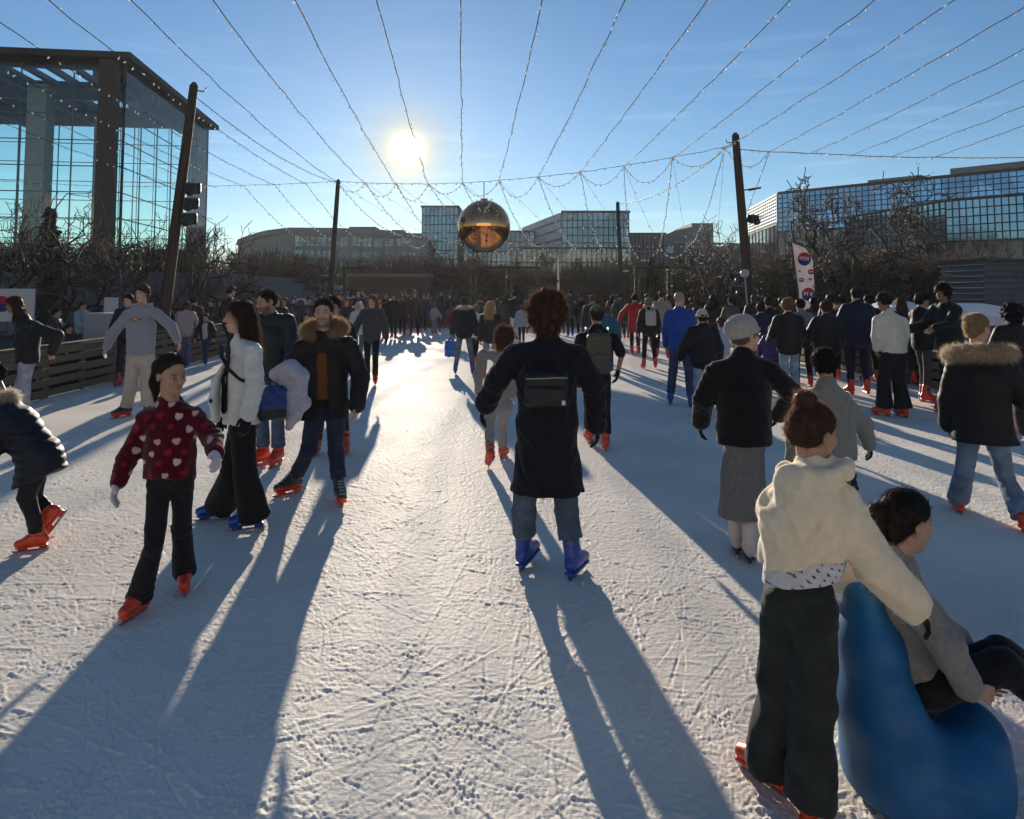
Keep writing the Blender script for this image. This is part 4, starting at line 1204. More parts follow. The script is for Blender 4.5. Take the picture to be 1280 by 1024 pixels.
# people standing outside the barrier on the left
OUT = [('child with dark hair peeping over the pallet fence', 86, 403, 14.2, 1.28, JK((.02, .02, .025)), H_S(DARK_H, .018), 60),
       ('person in dark jacket standing outside the pallet fence, head below the banner', 70, 384, 16.0, 1.55, JK((.02, .02, .02)), H_S(DARK_H, .02), 100),
       ('person in pale blue jacket at the stall counter outside the fence', 103, 376, 18.5, 1.62, JK((.2, .27, .34)), H_S(), 80),
       ('onlooker in dark coat between the stall and the tall wooden pole', 128, 372, 24.0, 1.68, JK((.02, .02, .026)), H_S(BROWN_H), 20),
       ('onlooker in brown jacket near the curved tree trunk', 190, 374, 25.0, 1.6, JK((.08, .05, .035)), H_L(), 30)]
for lab, px_, ty, Y, h, tp, hr, yw in OUT:
    p = at(px_, ty, Y)
    person(lab, Y, p[0], p[2] - .06, yw, None, dict(armL=(25, 10, 40), armR=(20, 10, 40)), top=tp, bottom=PT((.03, .03, .04)), hair=hr, skate='black_orange', group='onlookers behind the barrier', skin=SK2)
# ------------------------------------------------------------------ carried things and the blue seat
def sdf_obj(name, S, mat, loc, parent=None, paint=None, col=None):
    V, Q = S.mesh() if isinstance(S, SDF) else S
    C = None
    if paint is not None: C = paint(V, np.tile(np.array(col, float), (len(V), 1)))
    return mesh_obj(name, np_mesh(name, V, Q, True, C), mat, parent, loc)


def rel(o, px, py, dy=0.0): return at(px, py, o['base'][1] + dy) - o['base']


# flat black pack on the long coat
b = cm['base']; J = cm['J']
S = SDF((-.3, -.45, .7), (.3, .1, 1.5), .006)
c = rel(cm, 683, 487, -.215); yw_ = 178
Mx = rotz_frame(178, 0, 0)
S.box(c, (.135, .045, .105), Mx, .035, .02)
S.box(c + np.array([0, -.02, -.035]), (.12, .045, .06), Mx, .03, .015)
S.noise(.003, .08, 4)
pk = sdf_obj('flat_backpack', S, pmat('pack_nylon', (.008, .008, .009), .55, spec=.4, noise=.15, bump=.2, bscale=300), b)
tag(pk, 'flat black bag with pale zip worn on the back of the long coat', 'bag')
mb = MB(); mb.tube([c + np.array([x, -.058 - .004 * math.cos(x * 12), .075 + .003 * math.sin(x * 20)]) for x in np.linspace(-.125, .125, 9)], .0035, 5)
mb.build('zip', pmat('zip_metal', (.4, .4, .38), .35, metal=.8), pk, True)
mb = MB(); mb.box(c + np.array([.1, -.075, -.07]), (.022, .008, .026)); mb.build('tag', pmat('white_tag', (.6, .6, .6), .6), pk, bevel=.002)

# backpacks farther off
def backpack(o, label, col, w=.15, hh=.22, d=.07):
    J = o['J']; f = J['f']; c = J['chest'] * .75 + J['pelvis'] * .25 - f * (.17 + d * .4) + UP * .02
    M = np.stack([J['r'], f, UP], 1)
    S = SDF(c - .4, c + .4, max(o['res'], .008))
    S.box(c, (w, d, hh), M, .06, .02); S.box(c - f * d * .7 - UP * hh * .38, (w * .78, d * .6, hh * .42), M, .035, .012)
    S.noise(.004, .1, 3)
    k = sdf_obj('backpack', S, pmat('pack', col, .7, noise=.2, bump=.2), o['base'])
    tag(k, label, 'backpack')
    for sd in 'LR':
        mb = MB(); s_ = J['sh' + sd] * .6 + J['neck'] * .4
        mb.tube([c + (J['sh' + sd] - J['chest']) * .5 * np.array([1, 1, 0]) + UP * hh * .8, s_ - f * .1 + UP * .05, s_ + f * .02 + UP * .07, s_ + f * .11], .016, 6)
        mb.build('strap', pmat('pack', col, .7), k, True)
    mb = MB(); mb.tube([c + UP * hh + J['r'] * .04 - f * .01, c + UP * (hh + .04), c + UP * hh - J['r'] * .04 - f * .01], .008, 6); mb.build('handle', pmat('pack', col, .7), k, True)
    return k


def person_by(label_part):
    for o in COL.objects:
        if o.get('category') == 'person' and label_part in o['label']: return o


backpack(bm, 'olive green backpack on the man in the khaki cap', (.07, .072, .05), .14, .23, .085)
for (px_, fy, lab, c_, h_) in ((812, 461, 'pale grey square backpack on the bobbed hair skater', (.35, .34, .32), 1.7),):
    g = G(px_, fy); J = skeleton(h_, 182, g[1], g, None, {})
    backpack(dict(J=J, base=np.array([g[0], g[1], 0]), res=.02), lab, c_, .13, .18, .06)

# blue shoulder bag of the woman in white, with its strap, and the grey jacket slung over it
b = wj['base']; c = rel(wj, 339, 503, -.02)
Mb = rotz_frame(-60, 0, -6)
S = SDF(c - .35, c + .35, .007)
S.box(c, (.075, .105, .125), Mb, .04, .02); S.box(c - UP * .075, (.07, .1, .055), Mb, .03, .01); S.noise(.005, .09, 8)
bag = sdf_obj('shoulder_bag', S, pmat('bag_blue', (.012, .03, .15), .5, spec=.4, noise=.2, attr=True), b, None,
              lambda V, C: np.where((V[:, 2] < c[2] - .04)[:, None], np.array([.015, .015, .02]), C), (.01, .035, .17))
tag(bag, 'blue and black shoulder bag hanging behind the woman in white', 'bag')
mb = MB(); pts = [rel(wj, *q) for q in ((336, 488, -.03), (318, 482, -.15), (299, 474, -.2), (286, 462, -.17), (277, 446, -.12), (277, 432, .0))]
for i in range(len(pts) - 1): mb.bar(pts[i], pts[i + 1] + (pts[i + 1] - pts[i]) * .04, .008, .035, up=(0, 1, .3))
mb.build('strap', pmat('strap_black', (.012, .012, .013), .6), bag, bevel=.002)
S = SDF(c + np.array([-.25, -.3, -.45]), c + np.array([.5, .35, .55]), .008)
g_ = lambda px, py, dy=0: rel(wj, px, py, .1 + dy)
S.chain([g_(346, 468), g_(362, 460), g_(376, 470), g_(373, 492)], [.05, .06, .055, .05], .04, sq=((0, 1, 0), 1.3))
S.chain([g_(360, 470), g_(362, 495), g_(366, 515), g_(362, 532)], [.07, .075, .06, .035], .05)
S.chain([g_(372, 480), g_(380, 505), g_(372, 522)], [.05, .045, .02], .04)
S.noise(.0045, .12, 12, 5); S.noise(.002, .05, 13, 4)
gj = sdf_obj('folded_jacket', S, pmat('jacket_grey', (.36, .36, .42), .85, sheen=.1, noise=.15), b)
tag(gj, 'pale grey jacket carried crumpled between the woman in white and the parka man', 'jacket')

# long scarf-like front panel and zip of the white jacket: dark lining
S = SDF(*bounds([rel(wj, 270, 440, 0), rel(wj, 290, 530, 0)], .14), res=.008)
S.chain([rel(wj, 286, 446, -.12), rel(wj, 281, 475, -.13), rel(wj, 280, 512, -.13)], [.02, .034, .034], .03, sq=((1, 0, 0), .55))
S2 = SDF(*bounds([rel(wj, 262, 440, 0), rel(wj, 290, 530, 0)], .14), res=.008)
S2.chain([rel(wj, 282, 452, -.08), rel(wj, 271, 476, -.09), rel(wj, 268, 500, -.09), rel(wj, 270, 524, -.07)], [.012, .03, .036, .03], .03, sq=((0, 1, 0), 1.6))
sdf_obj('jacket_front_flap', S2, pmat('nylon', (.6, .59, .55), .62, spec=.22), None, wj['root'])
sdf_obj('jacket_lining', S, pmat('lining_black', (.012, .012, .014), .7), None, wj['root'])

# blue bag swinging beside the man with pale collar
g = G(563, 463); S = SDF((-.3, -.3, .2), (.3, .3, 1), .014)
S.box((0, 0, .5), (.13, .07, .19), None, .04, .02); S.rc((-.06, 0, .68), (0, 0, .8), .02, .015, .02); S.rc((.06, 0, .68), (0, 0, .8), .02, .015, .02)
S.noise(.01, .1, 2)
k = sdf_obj('carrier_bag', S, pmat('bag_bright', (.02, .13, .42), .45, noise=.15), (g[0], g[1], 0)); tag(k, 'bright blue bag held by the man with pale collar', 'bag')

# ---------------- blue seal shaped seat and its passenger
SY = 2.72; sb = np.array([gx(1150, SY), SY, 0.0])
q = lambda px, py, dy=0.0: at(px, py, SY + dy) - sb
S = SDF((-.55, -.5, -.01), (.6, .6, .95), .008)
S.ell(q(1138, 948), (.2, .2, .19), None, 0)
S.chain([q(1122, 975), q(1098, 880), q(1086, 800), q(1079, 752)], [.17, .125, .092, .062], .08, sq=((0, 1, 0), 1.45))
S.chain([q(1145, 968), q(1192, 955), q(1214, 915)], [.17, .155, .1], .1, sq=((0, 1, 0), 1.3))
S.ell(q(1172, 842), (.125, .19, .14), None, .05, 'sub')
S.cut((0, 0, .015), (0, 0, -1), .02)
seat = sdf_obj('seal_seat', S, pmat('seal_blue', (.008, .1, .25), .5, spec=.35, noise=.22, nscale=5, bump=.05, bscale=120), sb)
tag(seat, 'blue plastic seal shaped skating aid carrying a seated child', 'skating aid')
mb = MB()
for sg in (-1, 1): mb.bar((-.12, sg * .1, .012), (.16, sg * .1, .012), .03, .024)
mb.build('runner', pmat('steel', (.45, .45, .47), .25, metal=1), seat, bevel=.004)

pg = person('seated child in grey sweater with black hair on the blue seat', SY, sb[0], 1.34, 98, dict(
    head=(1134, 652, .03), neck=(1117, 700, .02), shR=(1128, 724, -.13), shL=(1128, 724, .15), chest=(1130, 765, .02), pelvis=(1148, 862, .02),
    elR=(1182, 806, -.2), wrR=(1212, 860, -.16), elL=(1192, 800, .2), wrL=(1216, 850, .14), hipR=(1160, 862, -.07), hipL=(1160, 860, .1),
    knR=(1256, 832, -.08), knL=(1250, 815, .12), anR=(1345, 905, -.08), anL=(1350, 880, .12), fdR=(.6, 0, .8), fdL=(.6, 0, .8)),
    head=(4, 14, 4), skin=(.42, .25, .17), hair=dict(style='pony', col=(.016, .011, .009), len=.16, front=(.076, .088)), res=.006,
    top=dict(name='sweater', col=(.23, .22, .2), mat='knit', t=.026, hem=.44, hemz=.4, cuff=.042, wr=.004), bottom=dict(col=(.01, .01, .011), rk=.075, ra=.06, rh=.09), skate='orange', hand=dict(R=dict(d=np.array([.9, 0, -.3])), L=dict(d=np.array([.9, 0, -.3]))))
# ------------------------------------------------------------------ light and sky
SUN_PX = (509, 187)
sd_ = unit(ray(*SUN_PX)); SUN_EL = math.asin(sd_[2]); SUN_AZ = math.atan2(sd_[0], sd_[1])
w = bpy.data.worlds.new('World'); scene.world = w; w.use_nodes = True
nt = w.node_tree; nt.nodes.clear()
out = N(nt, 'ShaderNodeOutputWorld')
sky = N(nt, 'ShaderNodeTexSky', sky_type='NISHITA', sun_disc=False, sun_elevation=SUN_EL, sun_rotation=SUN_AZ, altitude=0, air_density=1.0, dust_density=.06, ozone_density=3)
SKY_STRENGTH, SUN_STRENGTH = .06, 5.0
b1 = N(nt, 'ShaderNodeBackground'); b1.inputs['Strength'].default_value = SKY_STRENGTH
# faint streaks of high cloud low in the sky
tc = N(nt, 'ShaderNodeTexCoord')
mp = N(nt, 'ShaderNodeMapping'); mp.inputs['Scale'].default_value = (5, 5, 60); mp.inputs['Rotation'].default_value = (R(3), R(-3), 0)
lk(nt, tc.outputs['Generated'], mp.inputs['Vector'])
nz = N(nt, 'ShaderNodeTexNoise'); nz.inputs['Scale'].default_value = 1.0; nz.inputs['Detail'].default_value = 5; lk(nt, mp.outputs['Vector'], nz.inputs['Vector'])
cr = N(nt, 'ShaderNodeMapRange'); cr.inputs['From Min'].default_value = .56; cr.inputs['From Max'].default_value = .75; cr.inputs['To Max'].default_value = .35; lk(nt, nz.outputs['Fac'], cr.inputs['Value'])
sp = N(nt, 'ShaderNodeSeparateXYZ'); lk(nt, tc.outputs['Generated'], sp.inputs['Vector'])
hz = N(nt, 'ShaderNodeMapRange'); hz.inputs['From Min'].default_value = .42; hz.inputs['From Max'].default_value = .12; lk(nt, sp.outputs['Z'], hz.inputs['Value'])
ml = N(nt, 'ShaderNodeMath', operation='MULTIPLY'); lk(nt, cr.outputs['Result'], ml.inputs[0]); lk(nt, hz.outputs['Result'], ml.inputs[1])
mxc = N(nt, 'ShaderNodeMixRGB', blend_type='ADD'); lk(nt, ml.outputs['Value'], mxc.inputs['Fac']); lk(nt, sky.outputs['Color'], mxc.inputs['Color1']); mxc.inputs['Color2'].default_value = (3.2, 3.1, 3.0, 1)
tn = N(nt, 'ShaderNodeMixRGB', blend_type='MULTIPLY'); tn.inputs['Fac'].default_value = 1; lk(nt, mxc.outputs['Color'], tn.inputs['Color1']); lk(nt, tn.outputs['Color'], b1.inputs['Color'])
# the sun's disc and aureole, as a function of the angle to the sun
dp = N(nt, 'ShaderNodeVectorMath', operation='DOT_PRODUCT'); nrm = N(nt, 'ShaderNodeVectorMath', operation='NORMALIZE'); lk(nt, tc.outputs['Generated'], nrm.inputs[0])
lk(nt, nrm.outputs['Vector'], dp.inputs[0]); dp.inputs[1].default_value = tuple(sd_)
ac = N(nt, 'ShaderNodeMath', operation='ARCCOSINE'); lk(nt, dp.outputs['Value'], ac.inputs[0])
def gauss(sig, amp):
    a = N(nt, 'ShaderNodeMath', operation='DIVIDE'); lk(nt, ac.outputs['Value'], a.inputs[0]); a.inputs[1].default_value = sig
    p = N(nt, 'ShaderNodeMath', operation='MULTIPLY'); lk(nt, a.outputs['Value'], p.inputs[0]); lk(nt, a.outputs['Value'], p.inputs[1])
    n_ = N(nt, 'ShaderNodeMath', operation='MULTIPLY'); lk(nt, p.outputs['Value'], n_.inputs[0]); n_.inputs[1].default_value = -1
    e = N(nt, 'ShaderNodeMath', operation='EXPONENT'); lk(nt, n_.outputs['Value'], e.inputs[0])
    m = N(nt, 'ShaderNodeMath', operation='MULTIPLY'); lk(nt, e.outputs['Value'], m.inputs[0]); m.inputs[1].default_value = amp
    return m.outputs['Value']
tm = N(nt, 'ShaderNodeMixRGB'); tm.inputs['Color1'].default_value = (.92, 1.07, 1.2, 1); tm.inputs['Color2'].default_value = (1.0, .8, .54, 1); lk(nt, gauss(.055, 1.0), tm.inputs['Fac']); lk(nt, tm.outputs['Color'], tn.inputs['Color2'])
acc = None
for sig, amp, colr in ((.0102, 9, (1, .94, .78)), (.025, .42, (1, .77, .43)), (.06, .13, (1, .86, .7)), (.19, .05, (1, .97, .9))):
    b = N(nt, 'ShaderNodeBackground'); b.inputs['Color'].default_value = (*colr, 1); lk(nt, gauss(sig, amp), b.inputs['Strength'])
    if acc is None: acc = b.outputs[0]
    else:
        ad = N(nt, 'ShaderNodeAddShader'); lk(nt, acc, ad.inputs[0]); lk(nt, b.outputs[0], ad.inputs[1]); acc = ad.outputs[0]
ad = N(nt, 'ShaderNodeAddShader'); lk(nt, acc, ad.inputs[0]); lk(nt, b1.outputs[0], ad.inputs[1])
lk(nt, ad.outputs[0], out.inputs['Surface'])
sl_ = bpy.data.lights.new('sun', 'SUN'); sl_.energy = SUN_STRENGTH; sl_.angle = R(.5); sl_.color = (1, .885, .73)
so = bpy.data.objects.new('sun', sl_); COL.objects.link(so)
so.rotation_euler = Vector(tuple(sd_)).to_track_quat('Z', 'Y').to_euler(); so.location = (0, 0, 30)
scene.view_settings.view_transform = 'Standard'; scene.view_settings.look = 'None'
scene.view_settings.exposure = .78; scene.view_settings.gamma = 1

# ------------------------------------------------------------------ ice
AX = unit(np.array([gx(588, 1.0), 1.0, 0])); AN = np.array([AX[1], -AX[0], 0])
LEFT0 = G(60, 497); RIGHT0 = G(1172, 487)
L_OFF = float(LEFT0 @ AN); R_OFF = float(RIGHT0 @ AN)
rk = lambda off, along, z=0.0: AN * off + AX * along + UP * z
FAR = 37.0
HAZE = .0002

RS, RW = .006, 15.0     # raster of the skate-scratched surface around the viewer
NR = int(RW / RS)
rg = np.random.default_rng(3)
def fftnoise(n, lo, hi, power, seed):
    r = np.random.default_rng(seed); F = np.fft.rfft2(r.normal(size=(n, n)).astype(np.float32))
    ky = np.fft.fftfreq(n)[:, None]; kx = np.fft.rfftfreq(n)[None, :]; k = np.sqrt(kx * kx + ky * ky) + 1e-9
    a = k ** (-power) * ((k > lo) & (k < hi)); f = np.fft.irfft2(F * a, s=(n, n)); return (f / f.std()).astype(np.float32)
n2 = 1250
base_n = fftnoise(n2, .05, .45, .35, 1); rough_n = fftnoise(n2, .004, .05, 1.0, 2)
tile = lambda a: np.tile(a, (NR // n2, NR // n2))
fine = tile(base_n); patch = tile(rough_n)
HM = fine * .0014 * np.clip(.75 + .45 * patch, .25, 2.0)
lowmask = np.clip(.6 + .5 * patch, .1, 1.6)
def splat(px, py, prof, ang, hw=3):
    """adds a groove with a raised edge along points given in raster cells"""
    ix, iy = np.round(px).astype(int), np.round(py).astype(int)
    nx_, ny_ = -np.sin(ang), np.cos(ang)
    for dx in range(-hw, hw + 1):
        for dy in range(-hw, hw + 1):
            X, Y = ix + dx, iy + dy
            ok = (X >= 0) & (X < NR) & (Y >= 0) & (Y < NR)
            s_ = (X - px) * nx_ + (Y - py) * ny_; t_ = (X - px) * ny_ - (Y - py) * nx_
            v = prof(s_) * np.exp(-t_ * t_ / 1.2)
            np.add.at(HM, (Y[ok], X[ok]), v[ok].astype(np.float32))
for i in range(4600):
    L = rg.uniform(.4, 3.8) * (1 if rg.random() < .8 else 1.8); kap = rg.normal() * .42
    th = rg.normal() * .55 + (math.pi / 2 if rg.random() < .45 else 0) + (rg.uniform(0, math.pi) if rg.random() < .45 else 0)
    n_ = int(L / RS / 1.1); s_ = np.linspace(0, L, n_); a = th + kap * s_
    x = rg.uniform(-6.6, 6.6) + np.cumsum(np.cos(a)) * RS * 1.1; y = rg.uniform(1.2, 13) + np.cumsum(np.sin(a)) * RS * 1.1
    px_, py_ = (x + RW / 2) / RS, y / RS
    big = rg.random(); fade = np.sin(np.linspace(0, math.pi, n_)) ** .4 * (.6 + .4 * np.sin(s_ * rg.uniform(8, 40) + rg.uniform(0, 6)))
    if big < .3:      # ploughed edge with crumbs of snow
        amp = rg.uniform(.0012, .0028)
        jit = np.convolve(np.abs(rg.normal(size=n_ + 8)), np.ones(9) / 9, 'valid') * 1.35
        sgn = rg.choice([-1, 1])
        splat(px_ + np.cumsum(rg.normal(size=n_)) * .05, py_, lambda q: amp * 1.0 * fade * jit * np.exp(-((q - sgn * 1.6) / 1.2) ** 2) - amp * .35 * fade * np.exp(-((q + sgn * .4) / .9) ** 2), a)
    else:
        amp = rg.uniform(.0007, .0021)
        splat(px_, py_, lambda q: fade * amp * (-1.1 * np.exp(-(q / .8) ** 2) + .7 * np.exp(-((q - 1.6) / .8) ** 2)), a, 2)
for i in range(320):      # short clumps of scraped snow
    x, y = rg.uniform(-6, 6), rg.uniform(1.8, 9); n_ = int(rg.uniform(20, 140)); th = rg.normal() * .6; sx, sy = rg.uniform(.08, .45), rg.uniform(.006, .022)
    u, v = rg.normal(size=n_) * sx, rg.normal(size=n_) * sy
    px_ = (x + u * math.cos(th) - v * math.sin(th) + RW / 2) / RS; py_ = (y + u * math.sin(th) + v * math.cos(th)) / RS
    r_ = rg.uniform(.6, 1.1, n_); hgt = rg.uniform(.0003, .0009, n_)
    for dx in range(-3, 4):
        for dy in range(-3, 4):
            X, Y = np.round(px_).astype(int) + dx, np.round(py_).astype(int) + dy
            d2 = (X - px_) ** 2 + (Y - py_) ** 2; ok = (X >= 0) & (X < NR) & (Y >= 0) & (Y < NR)
            np.maximum.at(HM, (Y[ok], X[ok]), (hgt * np.exp(-d2 / r_ ** 2))[ok].astype(np.float32) + fine[Y[ok], X[ok]] * .0008)

m, nt, out = new_mat('ice')
p = N(nt, 'ShaderNodeBsdfDiffuse'); gl = N(nt, 'ShaderNodeBsdfGlossy'); gl.inputs['Color'].default_value = (.9, .9, .9, 1); mxg = N(nt, 'ShaderNodeMixShader'); mxg.inputs[0].default_value = .021
lk(nt, p.outputs[0], mxg.inputs[1]); lk(nt, gl.outputs[0], mxg.inputs[2]); lk(nt, mxg.outputs[0], out.inputs['Surface'])
tc = N(nt, 'ShaderNodeTexCoord')
n1 = N(nt, 'ShaderNodeTexNoise'); n1.inputs['Scale'].default_value = .9; n1.inputs['Detail'].default_value = 8; lk(nt, tc.outputs['Object'], n1.inputs['Vector'])
rp = N(nt, 'ShaderNodeValToRGB'); lk(nt, n1.outputs['Fac'], rp.inputs['Fac'])
rp.color_ramp.elements[0].position = .3; rp.color_ramp.elements[0].color = (.70, .64, .555, 1); rp.color_ramp.elements[1].position = .7; rp.color_ramp.elements[1].color = (.86, .785, .685, 1)
lk(nt, rp.outputs['Color'], p.inputs['Color'])
rr = N(nt, 'ShaderNodeMapRange'); rr.inputs['To Min'].default_value = .38; rr.inputs['To Max'].default_value = .55; lk(nt, n1.outputs['Fac'], rr.inputs['Value']); lk(nt, rr.outputs['Result'], gl.inputs['Roughness'])
nb = N(nt, 'ShaderNodeTexNoise'); nb.inputs['Scale'].default_value = 160; nb.inputs['Detail'].default_value = 4; lk(nt, tc.outputs['Object'], nb.inputs['Vector'])
nc = N(nt, 'ShaderNodeTexNoise'); nc.inputs['Scale'].default_value = 22; nc.inputs['Detail'].default_value = 7; nc.inputs['Roughness'].default_value = .7; lk(nt, tc.outputs['Object'], nc.inputs['Vector'])
mp = N(nt, 'ShaderNodeMapping'); mp.inputs['Scale'].default_value = (2.2, 26, 1); mp.inputs['Rotation'].default_value = (0, 0, R(24)); lk(nt, tc.outputs['Object'], mp.inputs['Vector'])
nd = N(nt, 'ShaderNodeTexNoise'); nd.inputs['Scale'].default_value = 1.6; nd.inputs['Detail'].default_value = 5; nd.inputs['Distortion'].default_value = 1.2; lk(nt, mp.outputs['Vector'], nd.inputs['Vector'])
a1 = N(nt, 'ShaderNodeMath', operation='MULTIPLY_ADD'); lk(nt, nb.outputs['Fac'], a1.inputs[0]); a1.inputs[1].default_value = .16; lk(nt, nc.outputs['Fac'], a1.inputs[2])
a2 = N(nt, 'ShaderNodeMath', operation='MULTIPLY_ADD'); lk(nt, nd.outputs['Fac'], a2.inputs[0]); a2.inputs[1].default_value = .28; lk(nt, a1.outputs['Value'], a2.inputs[2])
bp = N(nt, 'ShaderNodeBump'); bp.inputs['Strength'].default_value = .55; bp.inputs['Distance'].default_value = .01; lk(nt, a2.outputs['Value'], bp.inputs['Height']); lk(nt, bp.outputs['Normal'], p.inputs['Normal']); lk(nt, bp.outputs['Normal'], gl.inputs['Normal'])
ICE = m
# one sheet: a finely divided fan near the viewer that carries the scratches, coarser beyond
nr, na = 720, 1150
rad = 1.35 * np.exp(np.linspace(0, math.log(13.2 / 1.35), nr)); ang = np.linspace(R(-47), R(47), na)
X = rad[:, None] * np.sin(ang)[None, :]; Y = rad[:, None] * np.cos(ang)[None, :]
ix = np.clip((X + RW / 2) / RS, 0, NR - 2); iy = np.clip(Y / RS, 0, NR - 2)
i0, j0 = ix.astype(int), iy.astype(int); fx, fy = ix - i0, iy - j0
Z = HM[j0, i0] * (1 - fx) * (1 - fy) + HM[j0, i0 + 1] * fx * (1 - fy) + HM[j0 + 1, i0] * (1 - fx) * fy + HM[j0 + 1, i0 + 1] * fx * fy
edge = np.clip((13.2 - rad) / 2.5, 0, 1)[:, None] * np.clip((R(47) - np.abs(ang)) / R(2), 0, 1)[None, :] * np.clip((rad - 1.35) / .2, 0, 1)[:, None]
half = np.minimum(np.clip((X * AN[0] + Y * AN[1] - L_OFF) * 4, 0, 1), np.clip((R_OFF - X * AN[0] - Y * AN[1]) * 4, 0, 1))
Z = Z * edge
V1 = np.stack([X, Y, Z], 2).reshape(-1, 3)
gi = np.arange(nr * na).reshape(nr, na)
Q1 = np.stack([gi[:-1, :-1], gi[:-1, 1:], gi[1:, 1:], gi[1:, :-1]], 2).reshape(-1, 4)[:, ::-1]
inside = ((V1 @ AN) > L_OFF + .12) & ((V1 @ AN) < R_OFF - .12)
Q1 = Q1[inside[Q1].all(1)]
used = np.unique(Q1); mpx = np.full(len(V1), -1); mpx[used] = np.arange(len(used)); V1 = V1[used]; Q1 = mpx[Q1]
mesh_obj('ice_rink', np_mesh('ice_rink', V1, Q1), ICE)['kind'] = 'structure'
mb = MB(); mb.quad(rk(L_OFF, -22, -.006), rk(R_OFF, -22, -.006), rk(R_OFF, FAR, -.006), rk(L_OFF, FAR, -.006))
tag(mb.build('ice_sheet', ICE), kind='structure')
del HM, fine, patch, lowmask, X, Y, Z, ix, iy, i0, j0, fx, fy
mb = MB(); mb.quad((-400, -120, -.05), (400, -120, -.05), (400, 600, -.05), (-400, 600, -.05))
tag(mb.build('ground', pmat('park_ground', (.11, .1, .085), .95, noise=.4, nscale=.6)), kind='structure')

# ------------------------------------------------------------------ pallet barriers
WOOD = pmat('pallet_wood', (.15, .115, .075), .85, noise=.45, nscale=7, bump=.4, bscale=60, stretch=(3, 3, 22))
def pallet():
    root = empty('pallet_fence', (0, 0, 0))
    mb = MB(); rg = np.random.default_rng(2)
    for i, z in enumerate((.1, .27, .45, .63, .80)):
        for s_ in (0, 1):
            hgt = rg.uniform(.11, .14); mb.box((-.6 + s_ * 1.2 + rg.uniform(-.01, .01), -.045 + rg.uniform(-.004, .004), z + rg.uniform(-.012, .012)), (1.18, .022, hgt), m=Matrix.Rotation(rg.uniform(-.012, .012), 3, 'Y'))
    mb.build('slat_panel', WOOD, root, bevel=.004)
    for x in (-1.15, 0, 1.15):
        mb = MB(); mb.box((x, .01, .43), (.09, .07, .86)); mb.build('post', WOOD, root, bevel=.005)
    mb = MB(); mb.box((0, 0.0, .895), (2.38, .14, .028)); mb.build('top_rail', WOOD, root, bevel=.004)
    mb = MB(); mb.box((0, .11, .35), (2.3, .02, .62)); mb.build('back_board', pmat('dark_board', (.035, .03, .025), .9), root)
    return root
fp = pallet(); first = True
def place_fence(a, b, label):
    global first
    a, b = np.array(a), np.array(b); L = np.linalg.norm(b - a); n = max(1, round(L / 2.4)); d = (b - a) / n
    for i in range(n):
        o = fp if first else copy_tree(fp)
        first = False
        o.location = tuple(a + d * (i + .5)); o.rotation_euler = (0, 0, math.atan2(d[1], d[0]))
        o.scale = (np.linalg.norm(d) / 2.4, 1, 1)
        tag(o, label, 'fence', label.replace('weathered pallet barrier', 'pallet barrier segments'))
place_fence(rk(L_OFF, 8), rk(L_OFF, FAR), 'weathered pallet barrier along the left edge of the ice')
place_fence(rk(R_OFF, FAR), rk(R_OFF, 8), 'weathered pallet barrier along the right edge of the ice')
place_fence(rk(L_OFF, FAR), rk(R_OFF, FAR), 'weathered pallet barrier closing the far end of the ice')

# ------------------------------------------------------------------ poles
PWOOD = pmat('pole_wood', (.045, .028, .018), .85, noise=.35, nscale=9, bump=.3, stretch=(4, 4, .6))
BLK = pmat('black_metal', (.012, .012, .013), .5, spec=.4, noise=.1)
def pole(label, top, base, Y, r0, items):
    t = at(top[0], top[1], Y); b = at(base[0], base[1], Y); dr = (t - b) / (t[2] - b[2]); b = b - dr * b[2]
    root = empty('wooden_pole', tuple(b), label, 'pole')
    L = t - b
    mb = MB(); mb.tube([L * q for q in (0, .25, .5, .75, .985, 1.0)], [r0, r0 * .95, r0 * .88, r0 * .8, r0 * .72, r0 * .3], 8); mb.build('mast', PWOOD, root)
    for kind, zf, sx in items:
        c = L * zf
        if kind == 'speaker':
            S = SDF(c + np.array([-.5, -.5, -.5]), c + np.array([.5, .5, .5]), .022)
            S.box(c + np.array([sx * (r0 + .2), -.05, 0]), (.2, .17, .15), rotz_frame(20 * sx, 14, 0), .05, .02); S.rc(c, c + np.array([sx * .25, 0, 0]), .04, .04, .02)
            S.rc(c + np.array([sx * (r0 + .2), -.18, -.06]), c + np.array([sx * (r0 + .22), -.3, -.12]), .1, .13, .02)
            V, Q = S.mesh(); mesh_obj('spotlight', np_mesh('spotlight', V, Q), BLK, root)
        elif kind == 'arm':
            mb = MB(); mb.tube([c, c + np.array([sx * .55, 0, .1 * abs(sx)])], .025, 6); mb.tube([c + np.array([sx * .3, 0, .02]), c + np.array([sx * .75, 0, .12])], .035, 6); mb.build('bracket', BLK, root)
        elif kind == 'hook':
            mb = MB(); mb.tube([c, c + np.array([sx * .32, 0, -.03]), c + np.array([sx * .36, 0, .08])], .02, 5); mb.build('hook', BLK, root)
        elif kind == 'lamp':
            mb = MB(); mb.box(c + np.array([sx * .3, -.1, 0]), (.35, .25, .12)); mb.build('floodlight', pmat('lamp_white', (.5, .5, .48), .4), root, bevel=.02)
            mb = MB(); mb.tube([c, c + np.array([sx * .25, -.08, 0])], .03, 5); mb.build('bracket', BLK, root)
    return b, t
P1 = pole('tall leaning wooden pole with three spotlights before the glass pavilion', (243, 103), (203, 410), 19.9, .17, [('speaker', .61, 1), ('speaker', .555, 1), ('speaker', .5, 1), ('hook', .97, 1)])
